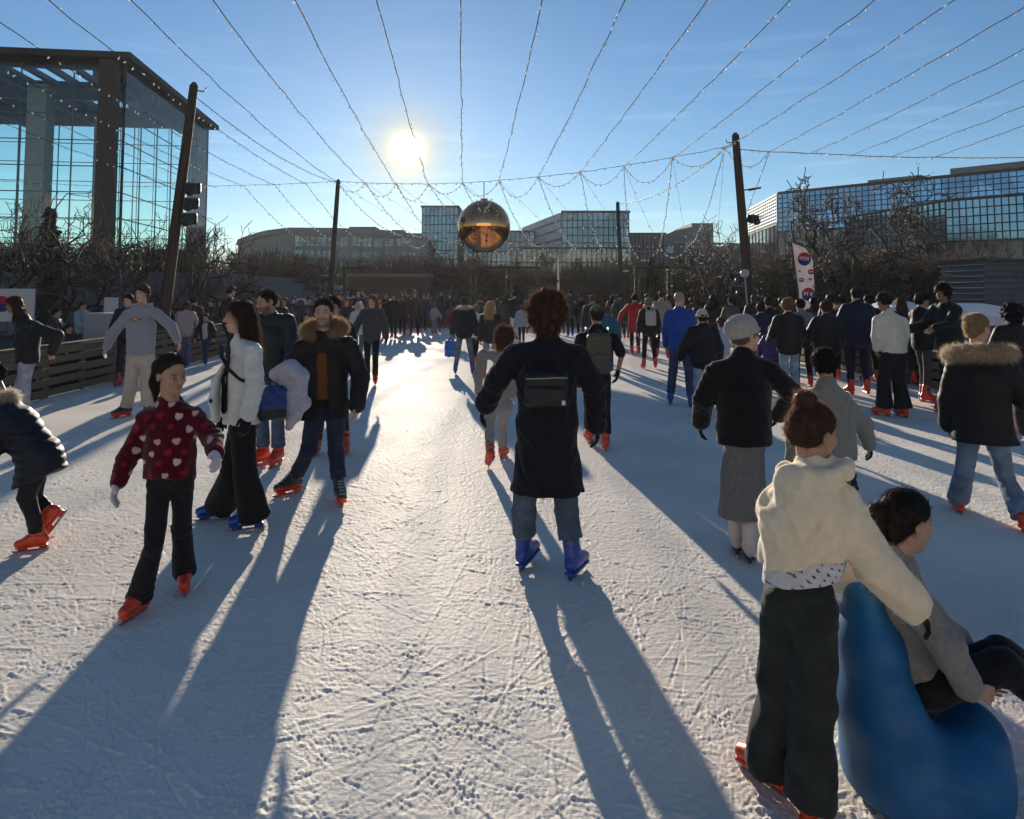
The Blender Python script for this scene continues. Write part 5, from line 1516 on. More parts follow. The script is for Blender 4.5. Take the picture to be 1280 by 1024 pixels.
P2_ = pole('tall leaning wooden pole with brackets right of the ice', (919, 166), (938, 392), 25.8, .19, [('hook', .955, -1), ('arm', .72, 1), ('speaker', .585, 1), ('speaker', .31, -1), ('speaker', .25, -1), ('speaker', .2, 1)])
P3 = pole('slim dark pole at the far left corner of the ice', (423, 224), (413, 362), 36.4, .15, [('speaker', .33, -1), ('speaker', .24, 1)])
P4 = pole('slim dark pole with floodlight at the far right corner', (772, 252), (777, 362), 45.0, .16, [('lamp', .42, 1), ('speaker', .2, -1)])

# ------------------------------------------------------------------ strings of lights and the golden ball
CAB = pmat('cable', (.05, .045, .045), .6, noise=.1)
m, nt, out = new_mat('bulb_glass')
pb = N(nt, 'ShaderNodeBsdfPrincipled'); pb.inputs['Base Color'].default_value = (.9, .88, .84, 1); pb.inputs['Roughness'].default_value = .45
tb = N(nt, 'ShaderNodeBsdfTranslucent'); tb.inputs['Color'].default_value = (.95, .92, .86, 1); mx = N(nt, 'ShaderNodeMixShader'); mx.inputs[0].default_value = .55
lk(nt, pb.outputs[0], mx.inputs[1]); lk(nt, tb.outputs[0], mx.inputs[2]); lk(nt, mx.outputs[0], out.inputs['Surface'])
BULB = m
def bulb_mesh(name, r, l):
    mb = MB(); mb.sphere((0, 0, -l), (r, r, r * 1.5), 6, 4); mb.tube([(0, 0, 0), (0, 0, -l)], r * .35, 4)
    me = bpy.data.meshes.new(name); me.from_pydata(mb.V, [], mb.F); me.materials.append(BULB); return me
BM = bulb_mesh('bulb', .021, .06); BM2 = bulb_mesh('bulb_far', .034, .05)
rgb = np.random.default_rng(8)
def catenary(a, b, sag, n):
    t = np.linspace(0, 1, n); p = np.outer(1 - t, a) + np.outer(t, b); p[:, 2] -= sag * 4 * t * (1 - t); return p
def string(label, pts, r, nb, me, group=None, y0=1.0, name='light_string', wob=.012):
    root = empty(name, tuple(pts[0]), label, 'string lights', group)
    q = pts - pts[0]; qq = q + rgb.normal(size=q.shape) * wob; qq[0] = 0
    mb = MB(); mb.tube(qq, r, 5); mb.build('cable', CAB, root)
    seg = np.linalg.norm(np.diff(q, axis=0), axis=1); cum = np.concatenate([[0], np.cumsum(seg)])
    ok = np.nonzero(pts[:, 1] > y0)[0]; s0 = cum[ok[0]] if len(ok) else 0
    for s_ in np.linspace(s0 + .2, cum[-1], nb) + rgb.normal(size=nb) * .06:
        s_ = float(np.clip(s_, 0, cum[-1] - .01)); i = int(np.searchsorted(cum, s_) - 1); i = max(i, 0); t = (s_ - cum[i]) / (seg[i] + 1e-9)
        o = bpy.data.objects.new('bulb', me); COL.objects.link(o); o.parent = root; o.location = tuple(qq[i] * (1 - t) + qq[i + 1] * t)
        o.rotation_euler = (rgb.normal() * .6, rgb.normal() * .6, rgb.uniform(0, 6))
    return root
T1, T2, T3, T4 = P1[1], P2_[1], P3[1], P4[1]
WL = np.array([-27.0, 37, 7.6]); ER = np.array([33.0, 28.5, 7.9])
cross = [catenary(WL, T3 - UP * .1, .3, 30), catenary(T3 - UP * .1, T2 - UP * .45, .62, 50), catenary(T2 - UP * .6, ER, .5, 40)]
cross_all = np.concatenate(cross)
d0 = ray(580, 452); d0 = d0 / d0[1]
ends = []; Ks = list(range(-4, 17))
xs0 = [575 + 103.3 * (k - 5) for k in Ks]
NAMES = {5: 'light string dropping straight down towards the golden ball', 4: 'light string passing across the sun', 6: 'light string first to the right of the golden ball'}
def ordinal(n): return ['first', 'second', 'third', 'fourth', 'fifth', 'sixth', 'seventh', 'eighth', 'ninth', 'tenth', 'eleventh', 'twelfth'][n]
for k, xp in zip(Ks, xs0):
    s0 = at(xp, 0, 13.6)
    f_ = lambda Y: s0 + d0 * (Y - 13.6)
    # where the string meets the cross cable in plan
    best = min(range(len(cross_all)), key=lambda i: abs(f_(cross_all[i][1])[0] - cross_all[i][0]))
    e = cross_all[best]; e = np.array([f_(e[1])[0], e[1], e[2]])
    a = f_(-5.0)
    pts = catenary(a, e, .1, 46)
    # keep the fall measured at the top edge of the picture
    corr = (s0[2] - np.interp(13.6, pts[:, 1], pts[:, 2])); t = (pts[:, 1] - pts[0, 1]) / (pts[-1, 1] - pts[0, 1]); pts[:, 2] += corr * np.sin(math.pi * t) ** .8
    ends.append((k, e))
    lab = NAMES.get(k) or (f'overhead light string, {ordinal(k - 6)} to the right of the golden ball' if k > 6 else f'overhead light string, {ordinal(3 - k)} to the left of the sun')
    string(lab, pts, .0105, 74 if -3 < k < 14 else 46, BM, 'light strings over the ice')
string('main cable of lights from the far left pole to the tall right pole', cross[1], .011, 40, BM2, y0=-9)
string('cable of lights from the glass pavilion to the far left pole', cross[0], .01, 30, BM2, y0=-9)
string('sparkling cable of lights from the tall right pole past the right tree', cross[2], .014, 100, BM2, y0=-9)
string('side cable of lights from the spotlight pole to the far left pole', catenary(T1 - UP * .4, T3 - UP * .2, .35, 24), .012, 34, BM, y0=-9)
string('side cable of lights from the tall right pole to the far right pole', catenary(T2 - UP * .3, T4 - UP * .1, .6, 24), .014, 30, BM2, y0=-9)
FARL, FARR = at(488, 292, 47.0), at(910, 306, 47.0)
farc = catenary(FARL, FARR, .35, 60)
string('far cable of lights hung with garlands beyond the ball', farc, .018, 50, BM2, y0=-9)
nz_ = [(k, e) for k, e in ends if 1 <= k <= 12]
fars = [farc[int(round(i))] for i in np.linspace(2, 57, len(nz_))]
for i, ((k, e), fp_) in enumerate(zip(nz_, fars)):
    string(f'drooping garland behind the ball, {ordinal(i)} from the left', catenary(e, fp_, .55 + .25 * (i % 3), 16), .011, 26, BM2, 'garlands behind the ball', y0=-9)
    if i + 1 < len(nz_):
        string(f'thin scallop of lights under the main cable, {ordinal(i)} from the left', catenary(e, nz_[i + 1][1], .5 + .3 * ((i * 7) % 3) / 2, 12), .008, 10, BM2, 'scallops under the main cable', y0=-9)
        string(f'deep scallop of lights under the far cable, {ordinal(i)} from the left', catenary(fars[i], fars[i + 1], .75 + .4 * ((i * 5) % 3) / 2, 14), .013, 22, BM2, 'scallops under the far cable', y0=-9)
        string(f'crossing net line between the two far cables, {ordinal(i)} from the left', catenary(e, fars[min(i + 1, len(fars) - 1)], .15, 8), .006, 6, BM2, 'net lines between the cables', y0=-9)
for i, (k, e) in enumerate([q_ for q_ in ends if -2 <= q_[0] <= 0]):
    string(f'loose garland left of the slim far pole, {ordinal(i)} from the left', catenary(e, at(395 + 34 * i, 306, 47.0), .5, 16), .01, 22, BM2, 'garlands left of the slim far pole', y0=-9)
# ball
c0 = cross[1]; kx = int(np.argmin(np.abs(c0[:, 0] / c0[:, 1] - (605 - 640) / FOC))); hang = c0[kx]
BY = hang[1]; bc = at(605, 283, BY); br = 33.0 / FOC * BY
mb = MB(); mb.sphere((0, 0, 0), br, 96, 64)
gold = pmat('gold_mirror', (.74, .32, .13), .045, metal=1, noise=.03)
ball = mb.build('gold_ball', gold, None, True, tuple(bc)); tag(ball, 'large golden mirror ball hanging from the main cable of lights', 'ball')
mb = MB(); mb.tube([(0, 0, br * .99), (0, 0, br * 1.05)], .16, 16); mb.build('cap', pmat('gold_cap', (.4, .28, .1), .3, metal=1), ball, True)
mb = MB(); mb.tube([(0, 0, br * 1.04), tuple(hang - bc)], .02, 6); mb.build('hanger', BLK, ball)
string('loop of lights draped over the front of the golden ball', catenary(bc + np.array([-.25 * br, -.62 * br, .9 * br]), bc + np.array([.3 * br, -.62 * br, .95 * br]), .45 * br, 14) + np.array([0, -.34 * br, 0]), .012, 24, BM2, y0=-9)

# ------------------------------------------------------------------ air
m = bpy.data.materials.new('haze'); m.use_nodes = True; nt = m.node_tree; nt.nodes.clear(); out = N(nt, 'ShaderNodeOutputMaterial')
pv = N(nt, 'ShaderNodeVolumePrincipled'); pv.inputs['Color'].default_value = (.93, .95, 1, 1); pv.inputs['Density'].default_value = HAZE; pv.inputs['Anisotropy'].default_value = .45
lk(nt, pv.outputs[0], out.inputs['Volume'])
mb = MB(); mb.box((0, 240, 12), (820, 740, 26.1)); hz_o = mb.build('haze', m); tag(hz_o, kind='stuff')
# ------------------------------------------------------------------ glass materials
def glass_mat(name, tint, trans=.75, rough=.03, ior_mix=.12, refl=(1, 1, 1)):
    m, nt, out = new_mat(name)
    t = N(nt, 'ShaderNodeBsdfTransparent'); t.inputs['Color'].default_value = (*tint, 1)
    g = N(nt, 'ShaderNodeBsdfGlossy'); g.inputs['Roughness'].default_value = rough; g.inputs['Color'].default_value = (*refl, 1)
    fr = N(nt, 'ShaderNodeFresnel'); fr.inputs['IOR'].default_value = 1.45
    ad = N(nt, 'ShaderNodeMath', operation='MULTIPLY_ADD'); lk(nt, fr.outputs[0], ad.inputs[0]); ad.inputs[1].default_value = .35; ad.inputs[2].default_value = ior_mix; ad.use_clamp = True
    mx = N(nt, 'ShaderNodeMixShader'); lk(nt, ad.outputs[0], mx.inputs[0]); lk(nt, t.outputs[0], mx.inputs[1]); lk(nt, g.outputs[0], mx.inputs[2]); lk(nt, mx.outputs[0], out.inputs['Surface'])
    return m


def mirror_glass(name, col, rough=.08, spec=.9, vary=.5, scale=.35):
    """opaque reflecting curtain-wall glass, pane to pane a little different"""
    m, nt, out = new_mat(name)
    p = N(nt, 'ShaderNodeBsdfPrincipled'); p.inputs['Roughness'].default_value = rough; p.inputs['Metallic'].default_value = .85
    tc = N(nt, 'ShaderNodeTexCoord'); vo = N(nt, 'ShaderNodeTexVoronoi'); vo.inputs['Scale'].default_value = scale; lk(nt, tc.outputs['Object'], vo.inputs['Vector'])
    mr = N(nt, 'ShaderNodeMapRange'); mr.inputs['To Min'].default_value = 1 - vary; mr.inputs['To Max'].default_value = 1 + vary * .4
    sx = N(nt, 'ShaderNodeSeparateXYZ'); lk(nt, vo.outputs['Color'], sx.inputs[0]); lk(nt, sx.outputs[0], mr.inputs['Value'])
    vm = N(nt, 'ShaderNodeVectorMath', operation='SCALE'); vm.inputs[0].default_value = col; lk(nt, mr.outputs['Result'], vm.inputs['Scale']); lk(nt, vm.outputs['Vector'], p.inputs['Base Color'])
    nz = N(nt, 'ShaderNodeTexNoise'); nz.inputs['Scale'].default_value = .5; lk(nt, tc.outputs['Object'], nz.inputs['Vector'])
    bp = N(nt, 'ShaderNodeBump'); bp.inputs['Strength'].default_value = .06; bp.inputs['Distance'].default_value = .3; lk(nt, nz.outputs['Fac'], bp.inputs['Height']); lk(nt, bp.outputs['Normal'], p.inputs['Normal'])
    lk(nt, p.outputs[0], out.inputs['Surface']); return m


GREEN_GLASS = glass_mat('green_glass', (.84, .985, .95), ior_mix=.03)
PALE_GLASS = glass_mat('pale_glass', (.75, .88, .88), ior_mix=.1)
DARKWOOD = pmat('dark_cladding', (.05, .038, .03), .7, noise=.3, nscale=2, stretch=(6, 6, .5))
GREYC = pmat('grey_column', (.2, .2, .2), .8, noise=.15, nscale=3)
STEEL = pmat('painted_steel', (.035, .04, .042), .5, spec=.4, noise=.1)
SLAB = pmat('roof_slab', (.03, .027, .025), .7, noise=.2, nscale=2)

# ------------------------------------------------------------------ glass pavilion on the left
bx1, by0, by1, bx0 = -19.7, 35.0, 49.0, -46.0
ZB, ZT = 2.9, 13.1
root = empty('glass_pavilion', (-19.1, 35.0, 0), 'tall green glass pavilion with flat dark roof and slatted canopy behind the bare trees', 'building')
root.rotation_euler = (0, 0, R(7.3))
Lc = lambda x, y, z: (x - bx1, y - by0, z)
mb = MB(); W2 = bx1 - bx0
for ya, yb in ((by0 - .8, by0 + .9), (by0 + 4.8, by0 + 5.5), (by0 + 10.4, by1 + .8)): mb.box(Lc((bx0 + bx1) / 2 - .15, (ya + yb) / 2, ZT + .2), (W2 + 1.3, yb - ya, .34))
for xa, xb in ((bx1 - 2.2, bx1 + .498), (bx0 - .8, bx0 + 1)): mb.box(Lc((xa + xb) / 2, (by0 + by1) / 2, ZT + .203), (xb - xa, by1 - by0 + 1.59, .33))
mb.box(Lc((bx0 + bx1) / 2 - 2, by1 - 3.2, ZT + .5), (W2 - 8, 1.5, .3)); mb.build('roof', SLAB, root, bevel=.03)
mb = MB()
for x in np.arange(bx0 + 1.4, bx1 - 2.2, 1.15): mb.box(Lc(x, by0 + 5.6, ZT + .12), (.3, 9.6, .26))
mb.build('roof_slats', STEEL, root)
mb = MB()
for x in np.arange(bx0 + 1.2, bx1 - .3, 4.7): mb.box(Lc(x, (by0 + by1) / 2, ZT - .3), (.2, by1 - by0 - .8, .5))
mb.box(Lc((bx0 + bx1) / 2, by0 + 4.9, ZT - .35), (W2 - .8, .3, .6)); mb.build('roof_beams', STEEL, root)
mb = MB(); mb.box(Lc((bx0 + bx1) / 2, by0 + .14, ZT - .18), (bx1 - bx0 - .3, .12, .3)); mb.build('front_fascia', SLAB, root)
mb = MB(); mb.box(Lc(bx1 - .14, (by0 + by1) / 2, ZT - .18), (.12, by1 - by0 - .5, .3)); mb.build('side_fascia', SLAB, root)
for nm, pts in (('front_glazing', ((bx0, by0), (bx1, by0))), ('side_glazing', ((bx1, by0), (bx1, by1))), ('rear_glazing', ((bx0, by1), (bx1, by1)))):
    (x0, y0), (x1, y1) = pts
    mb = MB(); mb.quad(Lc(x0, y0, ZB), Lc(x1, y1, ZB), Lc(x1, y1, ZT), Lc(x0, y0, ZT))
    g_o = mb.build(nm, GREEN_GLASS, root)
    mb = MB(); L = math.hypot(x1 - x0, y1 - y0); n = round(L / 2.35); dx, dy = (x1 - x0) / L, (y1 - y0) / L; nxv = (dy, -dx)
    for i in range(n + 1):
        t = i / n; mb.box(Lc(x0 + (x1 - x0) * t - nxv[0] * .05, y0 + (y1 - y0) * t - nxv[1] * .05, (ZB + ZT) / 2), (.055, .055, ZT - ZB - .02))
    for z in np.arange(ZB + 1.25, ZT - .4, 1.28):
        mb.bar(Lc(x0 - nxv[0] * .12, y0 - nxv[1] * .12, z), Lc(x1 - nxv[0] * .12, y1 - nxv[1] * .12, z), .035, .05)
    # slender cable trusses behind each bay
    for i in range(n):
        t = (i + .5) / n; cx, cy = x0 + (x1 - x0) * t - nxv[0] * .6, y0 + (y1 - y0) * t - nxv[1] * .6
        if nm != 'rear_glazing': mb.tube([Lc(cx, cy, ZB), Lc(cx, cy, ZT - 1.5)], .02, 4)
    mb.build('mullion_frame', STEEL, g_o)
mb = MB(); mb.box(Lc(bx1 - .55, by0 - .45, (ZT + ZB) / 2), (.8, .55, ZT - ZB)); mb.build('corner_column', DARKWOOD, root, bevel=.02)
for x, y in ((bx1 - 5.4, by0 + 3.2), (bx1 - 13, by0 + 3.2), (bx1 - 5.4, by1 - 3), (bx1 - 21, by0 + 3.2)):
    mb = MB(); mb.box(Lc(x, y, (ZT + ZB) / 2), (.95, .95, ZT - ZB - .8)); mb.build('column', GREYC, root, bevel=.02)
mb = MB(); mb.box(Lc(bx1 - .55, by1 - .4, (ZT + ZB) / 2), (1.0, .7, ZT - ZB - .05)); mb.build('column', GREYC, root, bevel=.02)
mb = MB(); mb.box(Lc((bx0 + bx1) / 2, (by0 + by1) / 2, ZB - .25), (bx1 - bx0 + 1.2, by1 - by0 + 1.2, .5)); mb.build('floor_slab', GREYC, root)
# podium wall and steps
root = empty('stone_podium', (-29, 40, 0), 'grey stone podium with horizontal courses under the glass pavilion', 'wall')
STONE = pmat('podium_stone', (.13, .14, .16), .85, noise=.25, nscale=3, bump=.2, bscale=30)
mb = MB(); mb.box((0, 0, 1.3), (34, 19, 2.6)); mb.build('wall', STONE, root)
mb = MB()
for i in range(6): mb.box((0, -9.5 - .012 * (6 - i), .35 + i * .4), (34, .05, .37))
mb.box((0, -9.52, 2.58), (34.2, .3, .14)); mb.build('stone_courses', STONE, root)
for i in range(3):
    pass
mb = MB()
for i in range(6): mb.box((17.4 + i * .45, 0, 1.15 - i * .2), (.45, 17, 2.3 - i * .4))
mb.build('steps', STONE, root)

# ------------------------------------------------------------------ distant buildings
def facade(root, name, a, b, z0, z1, mat, frame, cols, rows, fw=.12, ft=.1):
    """a flat glazed wall between plan points a and b with a grid of bars"""
    a, b = np.array([*a, 0.0]), np.array([*b, 0.0]); d = b - a; L = np.linalg.norm(d); d /= L; n = np.array([d[1], -d[0], 0])
    if n @ (-a) < 0: n = -n
    mb = MB(); mb.quad(a + UP * z0, b + UP * z0, b + UP * z1, a + UP * z1); g = mb.build(name, mat, root)
    mb = MB(); ang_ = math.atan2(d[1], d[0])
    for i in range(cols + 1):
        p = a + d * L * i / cols + n * ft * .5; mb.box((p[0], p[1], (z0 + z1) / 2), (fw, ft, z1 - z0), ang_)
    for j in range(rows + 1):
        p = (a + b) / 2 + n * (ft * .5 + .02); mb.box((p[0], p[1], z0 + (z1 - z0) * j / rows), (L, ft, fw * 1.2), ang_)
    mb.build('mullion_frame', frame, g)
    return g
def block(label, px0, px1, ytop, Y, depth, mat, frame, cols, rows, zb=0.0, roof=True, cat='building', name='office_building', side=0):
    z = at(px0, ytop, Y)[2]; xa, xb = gx(px0, Y), gx(px1, Y)
    root = empty(name, (0, 0, 0), label, cat)
    facade(root, 'front_glazing', (xa, Y), (xb, Y), zb, z, mat, frame, cols, rows)
    mb = MB(); mb.box(((xa + xb) / 2, Y + depth / 2 + .05, (z + zb) / 2), (xb - xa - .1, depth, z - zb - .1)); mb.build('core', CONC_D, root)
    if roof: mb = MB(); mb.box(((xa + xb) / 2, Y + depth / 2, z + .12), (xb - xa + .5, depth + .5, .3)); mb.build('roof', SLAB, root)
    return root
CONC_D = pmat('dark_concrete', (.075, .08, .088), .85, noise=.2, nscale=.5)
CONC_L = pmat('pale_stone', (.22, .215, .2), .85, noise=.15, nscale=.4)
DG = mirror_glass('dark_glass', (.1, .13, .16)); TG = mirror_glass('teal_glass', (.13, .2, .23), vary=.35, scale=.25); BG = mirror_glass('blue_glass', (.3, .52, .72), vary=.45, scale=.3)
BG2 = mirror_glass('pale_blue_glass', (.42, .62, .76), vary=.4, scale=.3)
FR_D = pmat('frame_dark', (.012, .02, .03), .9, spec=.05); FR_L = pmat('frame_pale', (.2, .21, .21), .6)

# long curved stone building behind the left of the ice
root = empty('stone_building', (0, 0, 0), 'long pale stone building with shallow curved roof behind the far left pole', 'building')
Yc = 120.0; pxs = np.linspace(296, 528, 25); prof = np.interp(pxs, [296, 330, 362, 420, 480, 528], [300, 289, 285, 285.5, 288, 294])
xs = [gx(p_, Yc) for p_ in pxs]; zs = [at(p_, y_, Yc)[2] for p_, y_ in zip(pxs, prof)]
poly = [(xs[0], 0)] + list(zip(xs, [z - .9 for z in zs])) + [(xs[-1], 0)]
mb = MB(); mb.prism(poly, Yc, Yc + 18); mb.build('wall', CONC_L, root)
poly = [(x, z - .9) for x, z in zip(xs, zs)] + [(x + (.3 if i == 0 else 0), z) for i, (x, z) in reversed(list(enumerate(zip(xs, zs))))]
mb = MB(); mb.prism(poly, Yc - 1.0, Yc + 19); mb.build('roof', pmat('roof_zinc', (.12, .125, .13), .6, noise=.15, nscale=.3), root)
WG = mirror_glass('window_glass', (.12, .15, .18), vary=.5, scale=.5)
for row, (y0_, y1_) in enumerate(((296, 308), (313, 322), (327, 336))):
    for px_ in np.arange(368, 522, 14.2):
        wide = 9.0 if int(px_) % 3 else 10.5
        xa, xb = gx(px_, Yc), gx(px_ + wide, Yc); za, zb_ = at(px_, y1_, Yc)[2], at(px_, y0_ + (px_ - 368) * .02, Yc)[2]
        mb = MB(); mb.box(((xa + xb) / 2, Yc - .05, (za + zb_) / 2), (xb - xa, .06, zb_ - za)); wo = mb.build('window', WG, root)
        mb = MB(); mb.box(((xa + xb) / 2, Yc - .12, (za + zb_) / 2), (.1, .06, zb_ - za)); mb.box(((xa + xb) / 2, Yc - .13, za + (zb_ - za) * .35), (xb - xa, .06, .1)); mb.box(((xa + xb) / 2, Yc - .16, za - .1), (xb - xa + .3, .22, .14)); mb.build('frame', FR_L, wo)
for y_ in (293, 310.5, 324.5):
    mb = MB(); z = at(400, y_, Yc)[2]; mb.box(((xs[3] + xs[-1]) / 2, Yc - .12, z), (xs[-1] - xs[3], .2, .35)); mb.build('cornice', CONC_L, root)
mb = MB(); a = at(448, 283, Yc); mb.box((a[0], Yc + 5, a[2] - .6), (4.5, 4, 1.6)); mb.box((a[0] + 6, Yc + 5, a[2] - .9), (2, 3, 1.2)); mb.build('roof_plant', CONC_D, root)

block('dark glass tower left of the golden ball', 527, 572, 259, 130, 16, TG, FR_D, 9, 11)
block('low dark glass range directly behind the golden ball', 573, 668, 290, 138, 14, DG, FR_D, 16, 7)
block('small dark roof block right of the golden ball', 688, 706, 278, 146, 8, CONC_D, FR_D, 3, 4, roof=False)
# terraced building with white floor edges and glass end block
root = empty('office_building', (0, 0, 0), 'glass office block with white edged terraces stepping down to the left', 'building')
Yt = 118.0; facade(root, 'front_glazing', (gx(703, Yt), Yt), (gx(787, Yt), Yt), 0, at(703, 266, Yt)[2], TG, FR_D, 13, 12)
mb = MB(); xa, xb = gx(703, Yt), gx(787, Yt); z = at(703, 266, Yt)[2]; mb.box(((xa + xb) / 2, Yt + 8.1, z / 2), (xb - xa - .1, 16, z - .1)); mb.build('core', CONC_D, root)
mb = MB(); mb.box(((xa + xb) / 2, Yt + 8, z + .15), (xb - xa + .4, 16.6, .35)); mb.build('roof', SLAB, root)
WHITE = pmat('white_edge', (.6, .6, .58), .7, noise=.1)
for i, (yl, yr) in enumerate(((288, 270), (297, 281), (306, 293), (315, 305))):
    pl = at(655, yl, Yt + 34); pr = at(703, yr, Yt + 1)
    mb = MB(); mb.bar(pl, pr, .8, 1.1); mb.build('terrace_edge', WHITE, root)
    mb = MB(); mb.quad(pl - UP * 1.2, pr - UP * 1.2, pr - UP * 3.2, pl - UP * 3.2); mb.build('terrace_glazing', DG, root)
mb = MB(); mb.quad(*[np.array(p_) for p_ in (at(655, 292, Yt + 36), at(703, 274, Yt + 2.5))], at(703, 362, Yt + 2.5), at(655, 362, Yt + 36)); mb.build('side_wall', CONC_D, root)
block('long low glass range under the terraces', 640, 790, 311, 112, 10, DG, FR_D, 24, 4)
block('low grey block right of the far right pole', 787, 832, 293, 126, 12, CONC_D, FR_L, 9, 4)
root = empty('office_building', (0, 0, 0), 'grey building with sloping roof rising to a square block on the right', 'building')
Yh = 132.0; pr = [(787, 304), (826, 297), (845, 288), (866, 283.5), (866, 279), (893, 279), (893, 303), (975, 306)]
poly = [(gx(787, Yh), 0)] + [(gx(p_, Yh), at(p_, y_, Yh)[2]) for p_, y_ in pr] + [(gx(975, Yh), 0)]
mb = MB(); mb.prism(poly, Yh, Yh + 14); mb.build('wall', pmat('hazy_grey', (.14, .15, .16), .85, noise=.2, nscale=.3), root)
for px_, y0_, y1_ in ((872, 284, 292), (800, 309, 316), (815, 309, 316), (830, 309, 316), (905, 312, 320), (925, 312, 320), (945, 312, 320)):
    a, b_ = at(px_, y1_, Yh), at(px_ + 11, y0_, Yh); mb = MB(); mb.box(((a[0] + b_[0]) / 2, Yh - .05, (a[2] + b_[2]) / 2), (b_[0] - a[0], .08, b_[2] - a[2])); mb.build('window', WG, root)

# big blue glass offices on the right
root = empty('office_building', (0, 0, 0), 'long blue glass office building with hatched pale glass end on the right', 'building')
A = (gx(974, 108), 108.0); B = (gx(1330, 84), 84.0); A2 = (gx(938, 128), 128.0)
zt = at(974, 243, 108)[2]
facade(root, 'front_glazing', A, B, at(974, 290, 108)[2], zt, BG, FR_D, 42, 8, .085)
facade(root, 'lower_glazing', A, B, 0, at(974, 290, 108)[2], DG, FR_D, 30, 3, .2)
facade(root, 'side_glazing', A2, A, at(974, 280, 108)[2], zt, BG2, FR_L, 16, 9, .12)
facade(root, 'side_base', A2, A, 0, at(974, 280, 108)[2], DG, FR_D, 8, 3, .2)
mb = MB(); a, b_ = np.array([*A, 0]), np.array([*B, 0]); dd = unit(b_ - a); nn = np.array([-dd[1], dd[0], 0])
mb.bar(a + nn * 7 + UP * (zt + .2), b_ + nn * 7 + UP * (zt + .2), 13.5, .4); mb.build('roof', SLAB, root)
mb = MB(); q0 = a + nn * 12 + dd * 1.0; q1 = b_ + nn * 12; mb.bar(q0 + UP * zt * .5, q1 + UP * zt * .5, 12, zt - .3); mb.build('core', CONC_D, root)
mb = MB()
for t0, t1, hh in ((.36, .56, .6), (.66, .9, 1.0)):
    p0, p1 = a + (b_ - a) * t0 + nn * 4, a + (b_ - a) * t1 + nn * 4; mb.bar(p0 + UP * (zt + .4 + hh / 2), p1 + UP * (zt + .4 + hh / 2), 4, hh)
mb.build('roof_plant', pmat('roof_louvre', (.22, .21, .19), .7, noise=.3, nscale=1.5, stretch=(1, 1, 6)), root)
root = empty('office_building', (0, 0, 0), 'projecting lower blue glass wing with its corner facing the ice', 'building')
Kc = (gx(1186, 78), 78.0); K1 = (gx(1060, 96), 96.0); K2 = (gx(1345, 70), 70.0); zk0, zk1 = at(1186, 303, 78)[2], at(1186, 252, 78)[2]
facade(root, 'left_glazing', K1, Kc, zk0, zk1, mirror_glass('green_blue_glass', (.35, .52, .6), vary=.6, scale=.3), FR_D, 20, 6, .08)
facade(root, 'right_glazing', Kc, K2, zk0, zk1, BG2, FR_D, 17, 5, .09)
facade(root, 'left_base', (K1[0] + .4, K1[1] + .6), (Kc[0] - .2, Kc[1] + .8), 0, zk0, DG, FR_D, 14, 3, .12)
facade(root, 'right_base', (Kc[0] + .2, Kc[1] + .8), (K2[0], K2[1] + .8), 0, zk0, PALE_GLASS, FR_L, 9, 2, .22)
k0, k1, k2 = (np.array([*q_, 0.0]) for q_ in (Kc, K1, K2))
for nm, zz_, th in (('roof', zk1 + .12, .3), ('soffit', zk0 + .1, .16)):
    mb = MB(); P4 = [k0, k1, k1 + (k2 - k0), k2]; mb.V = [tuple(p_ + UP * (zz_ - th / 2)) for p_ in P4] + [tuple(p_ + UP * (zz_ + th / 2)) for p_ in P4]
    mb.F = [(3, 2, 1, 0), (4, 5, 6, 7), (0, 1, 5, 4), (1, 2, 6, 5), (2, 3, 7, 6), (3, 0, 4, 7)]; mb.build(nm, SLAB, root)
mb = MB(); P4 = [k0 + (k1 - k0) * .06 + (k2 - k0) * .06, k1 + (k2 - k0) * .06, k1 + (k2 - k0) * .96, k2 + (k1 - k0) * .06]
mb.V = [tuple(p_ + UP * .1) for p_ in P4] + [tuple(p_ + UP * (zk1 - .1)) for p_ in P4]; mb.F = [(3, 2, 1, 0), (4, 5, 6, 7), (0, 1, 5, 4), (1, 2, 6, 5), (2, 3, 7, 6), (3, 0, 4, 7)]; mb.build('core', CONC_D, root)

# slatted grey cabin on the right and the white awnings
root = empty('slatted_cabin', (0, 0, 0), 'grey cabin clad in horizontal boards beyond the white awnings', 'building')
c0_ = at(1229, 326, 29.0); cx0 = gx(1177, 31.5)
CAB1 = pmat('board_grey', (.34, .33, .31), .8, noise=.2, nscale=5); CAB2 = pmat('board_dark', (.1, .104, .125), .75, noise=.2, nscale=5)
mb = MB(); mb.V = [tuple(p_) for z in (0, c0_[2]) for p_ in ((cx0, 31.5, z), (c0_[0], 29, z), (c0_[0] + 7, 31.2, z), (cx0 + 7, 33.7, z))]
mb.F = [(3, 2, 1, 0), (4, 5, 6, 7), (0, 1, 5, 4), (1, 2, 6, 5), (2, 3, 7, 6), (3, 0, 4, 7)]; mb.build('core', CAB2, root)
for nm, a, b_, mt in (('left_cladding', (cx0, 31.5), (c0_[0], 29.0), CAB1), ('right_cladding', (c0_[0], 29.0), (c0_[0] + 7, 31.2), CAB2)):
    mb = MB(); a, b_ = np.array([*a, 0.0]), np.array([*b_, 0.0]); d = unit(b_ - a); n = np.array([d[1], -d[0], 0])
    for z in np.arange(.12, c0_[2], .235): mb.bar(a + n * .02 + UP * z, b_ + n * .02 + UP * z, .2, .03)
    mb.build(nm, mt, root)
mb = MB(); mb.bar((cx0 - .1, 31.4, c0_[2] + .05), (c0_[0] + .1, 28.9, c0_[2] + .05), .2, .1); mb.bar((c0_[0], 28.9, c0_[2] + .051), (c0_[0] + 7.1, 31.1, c0_[2] + .051), .2, .1); mb.build('roof_edge', STEEL, root)
CANV = pmat('white_canvas', (.7, .7, .72), .8, noise=.08, nscale=3, translucent=.2)
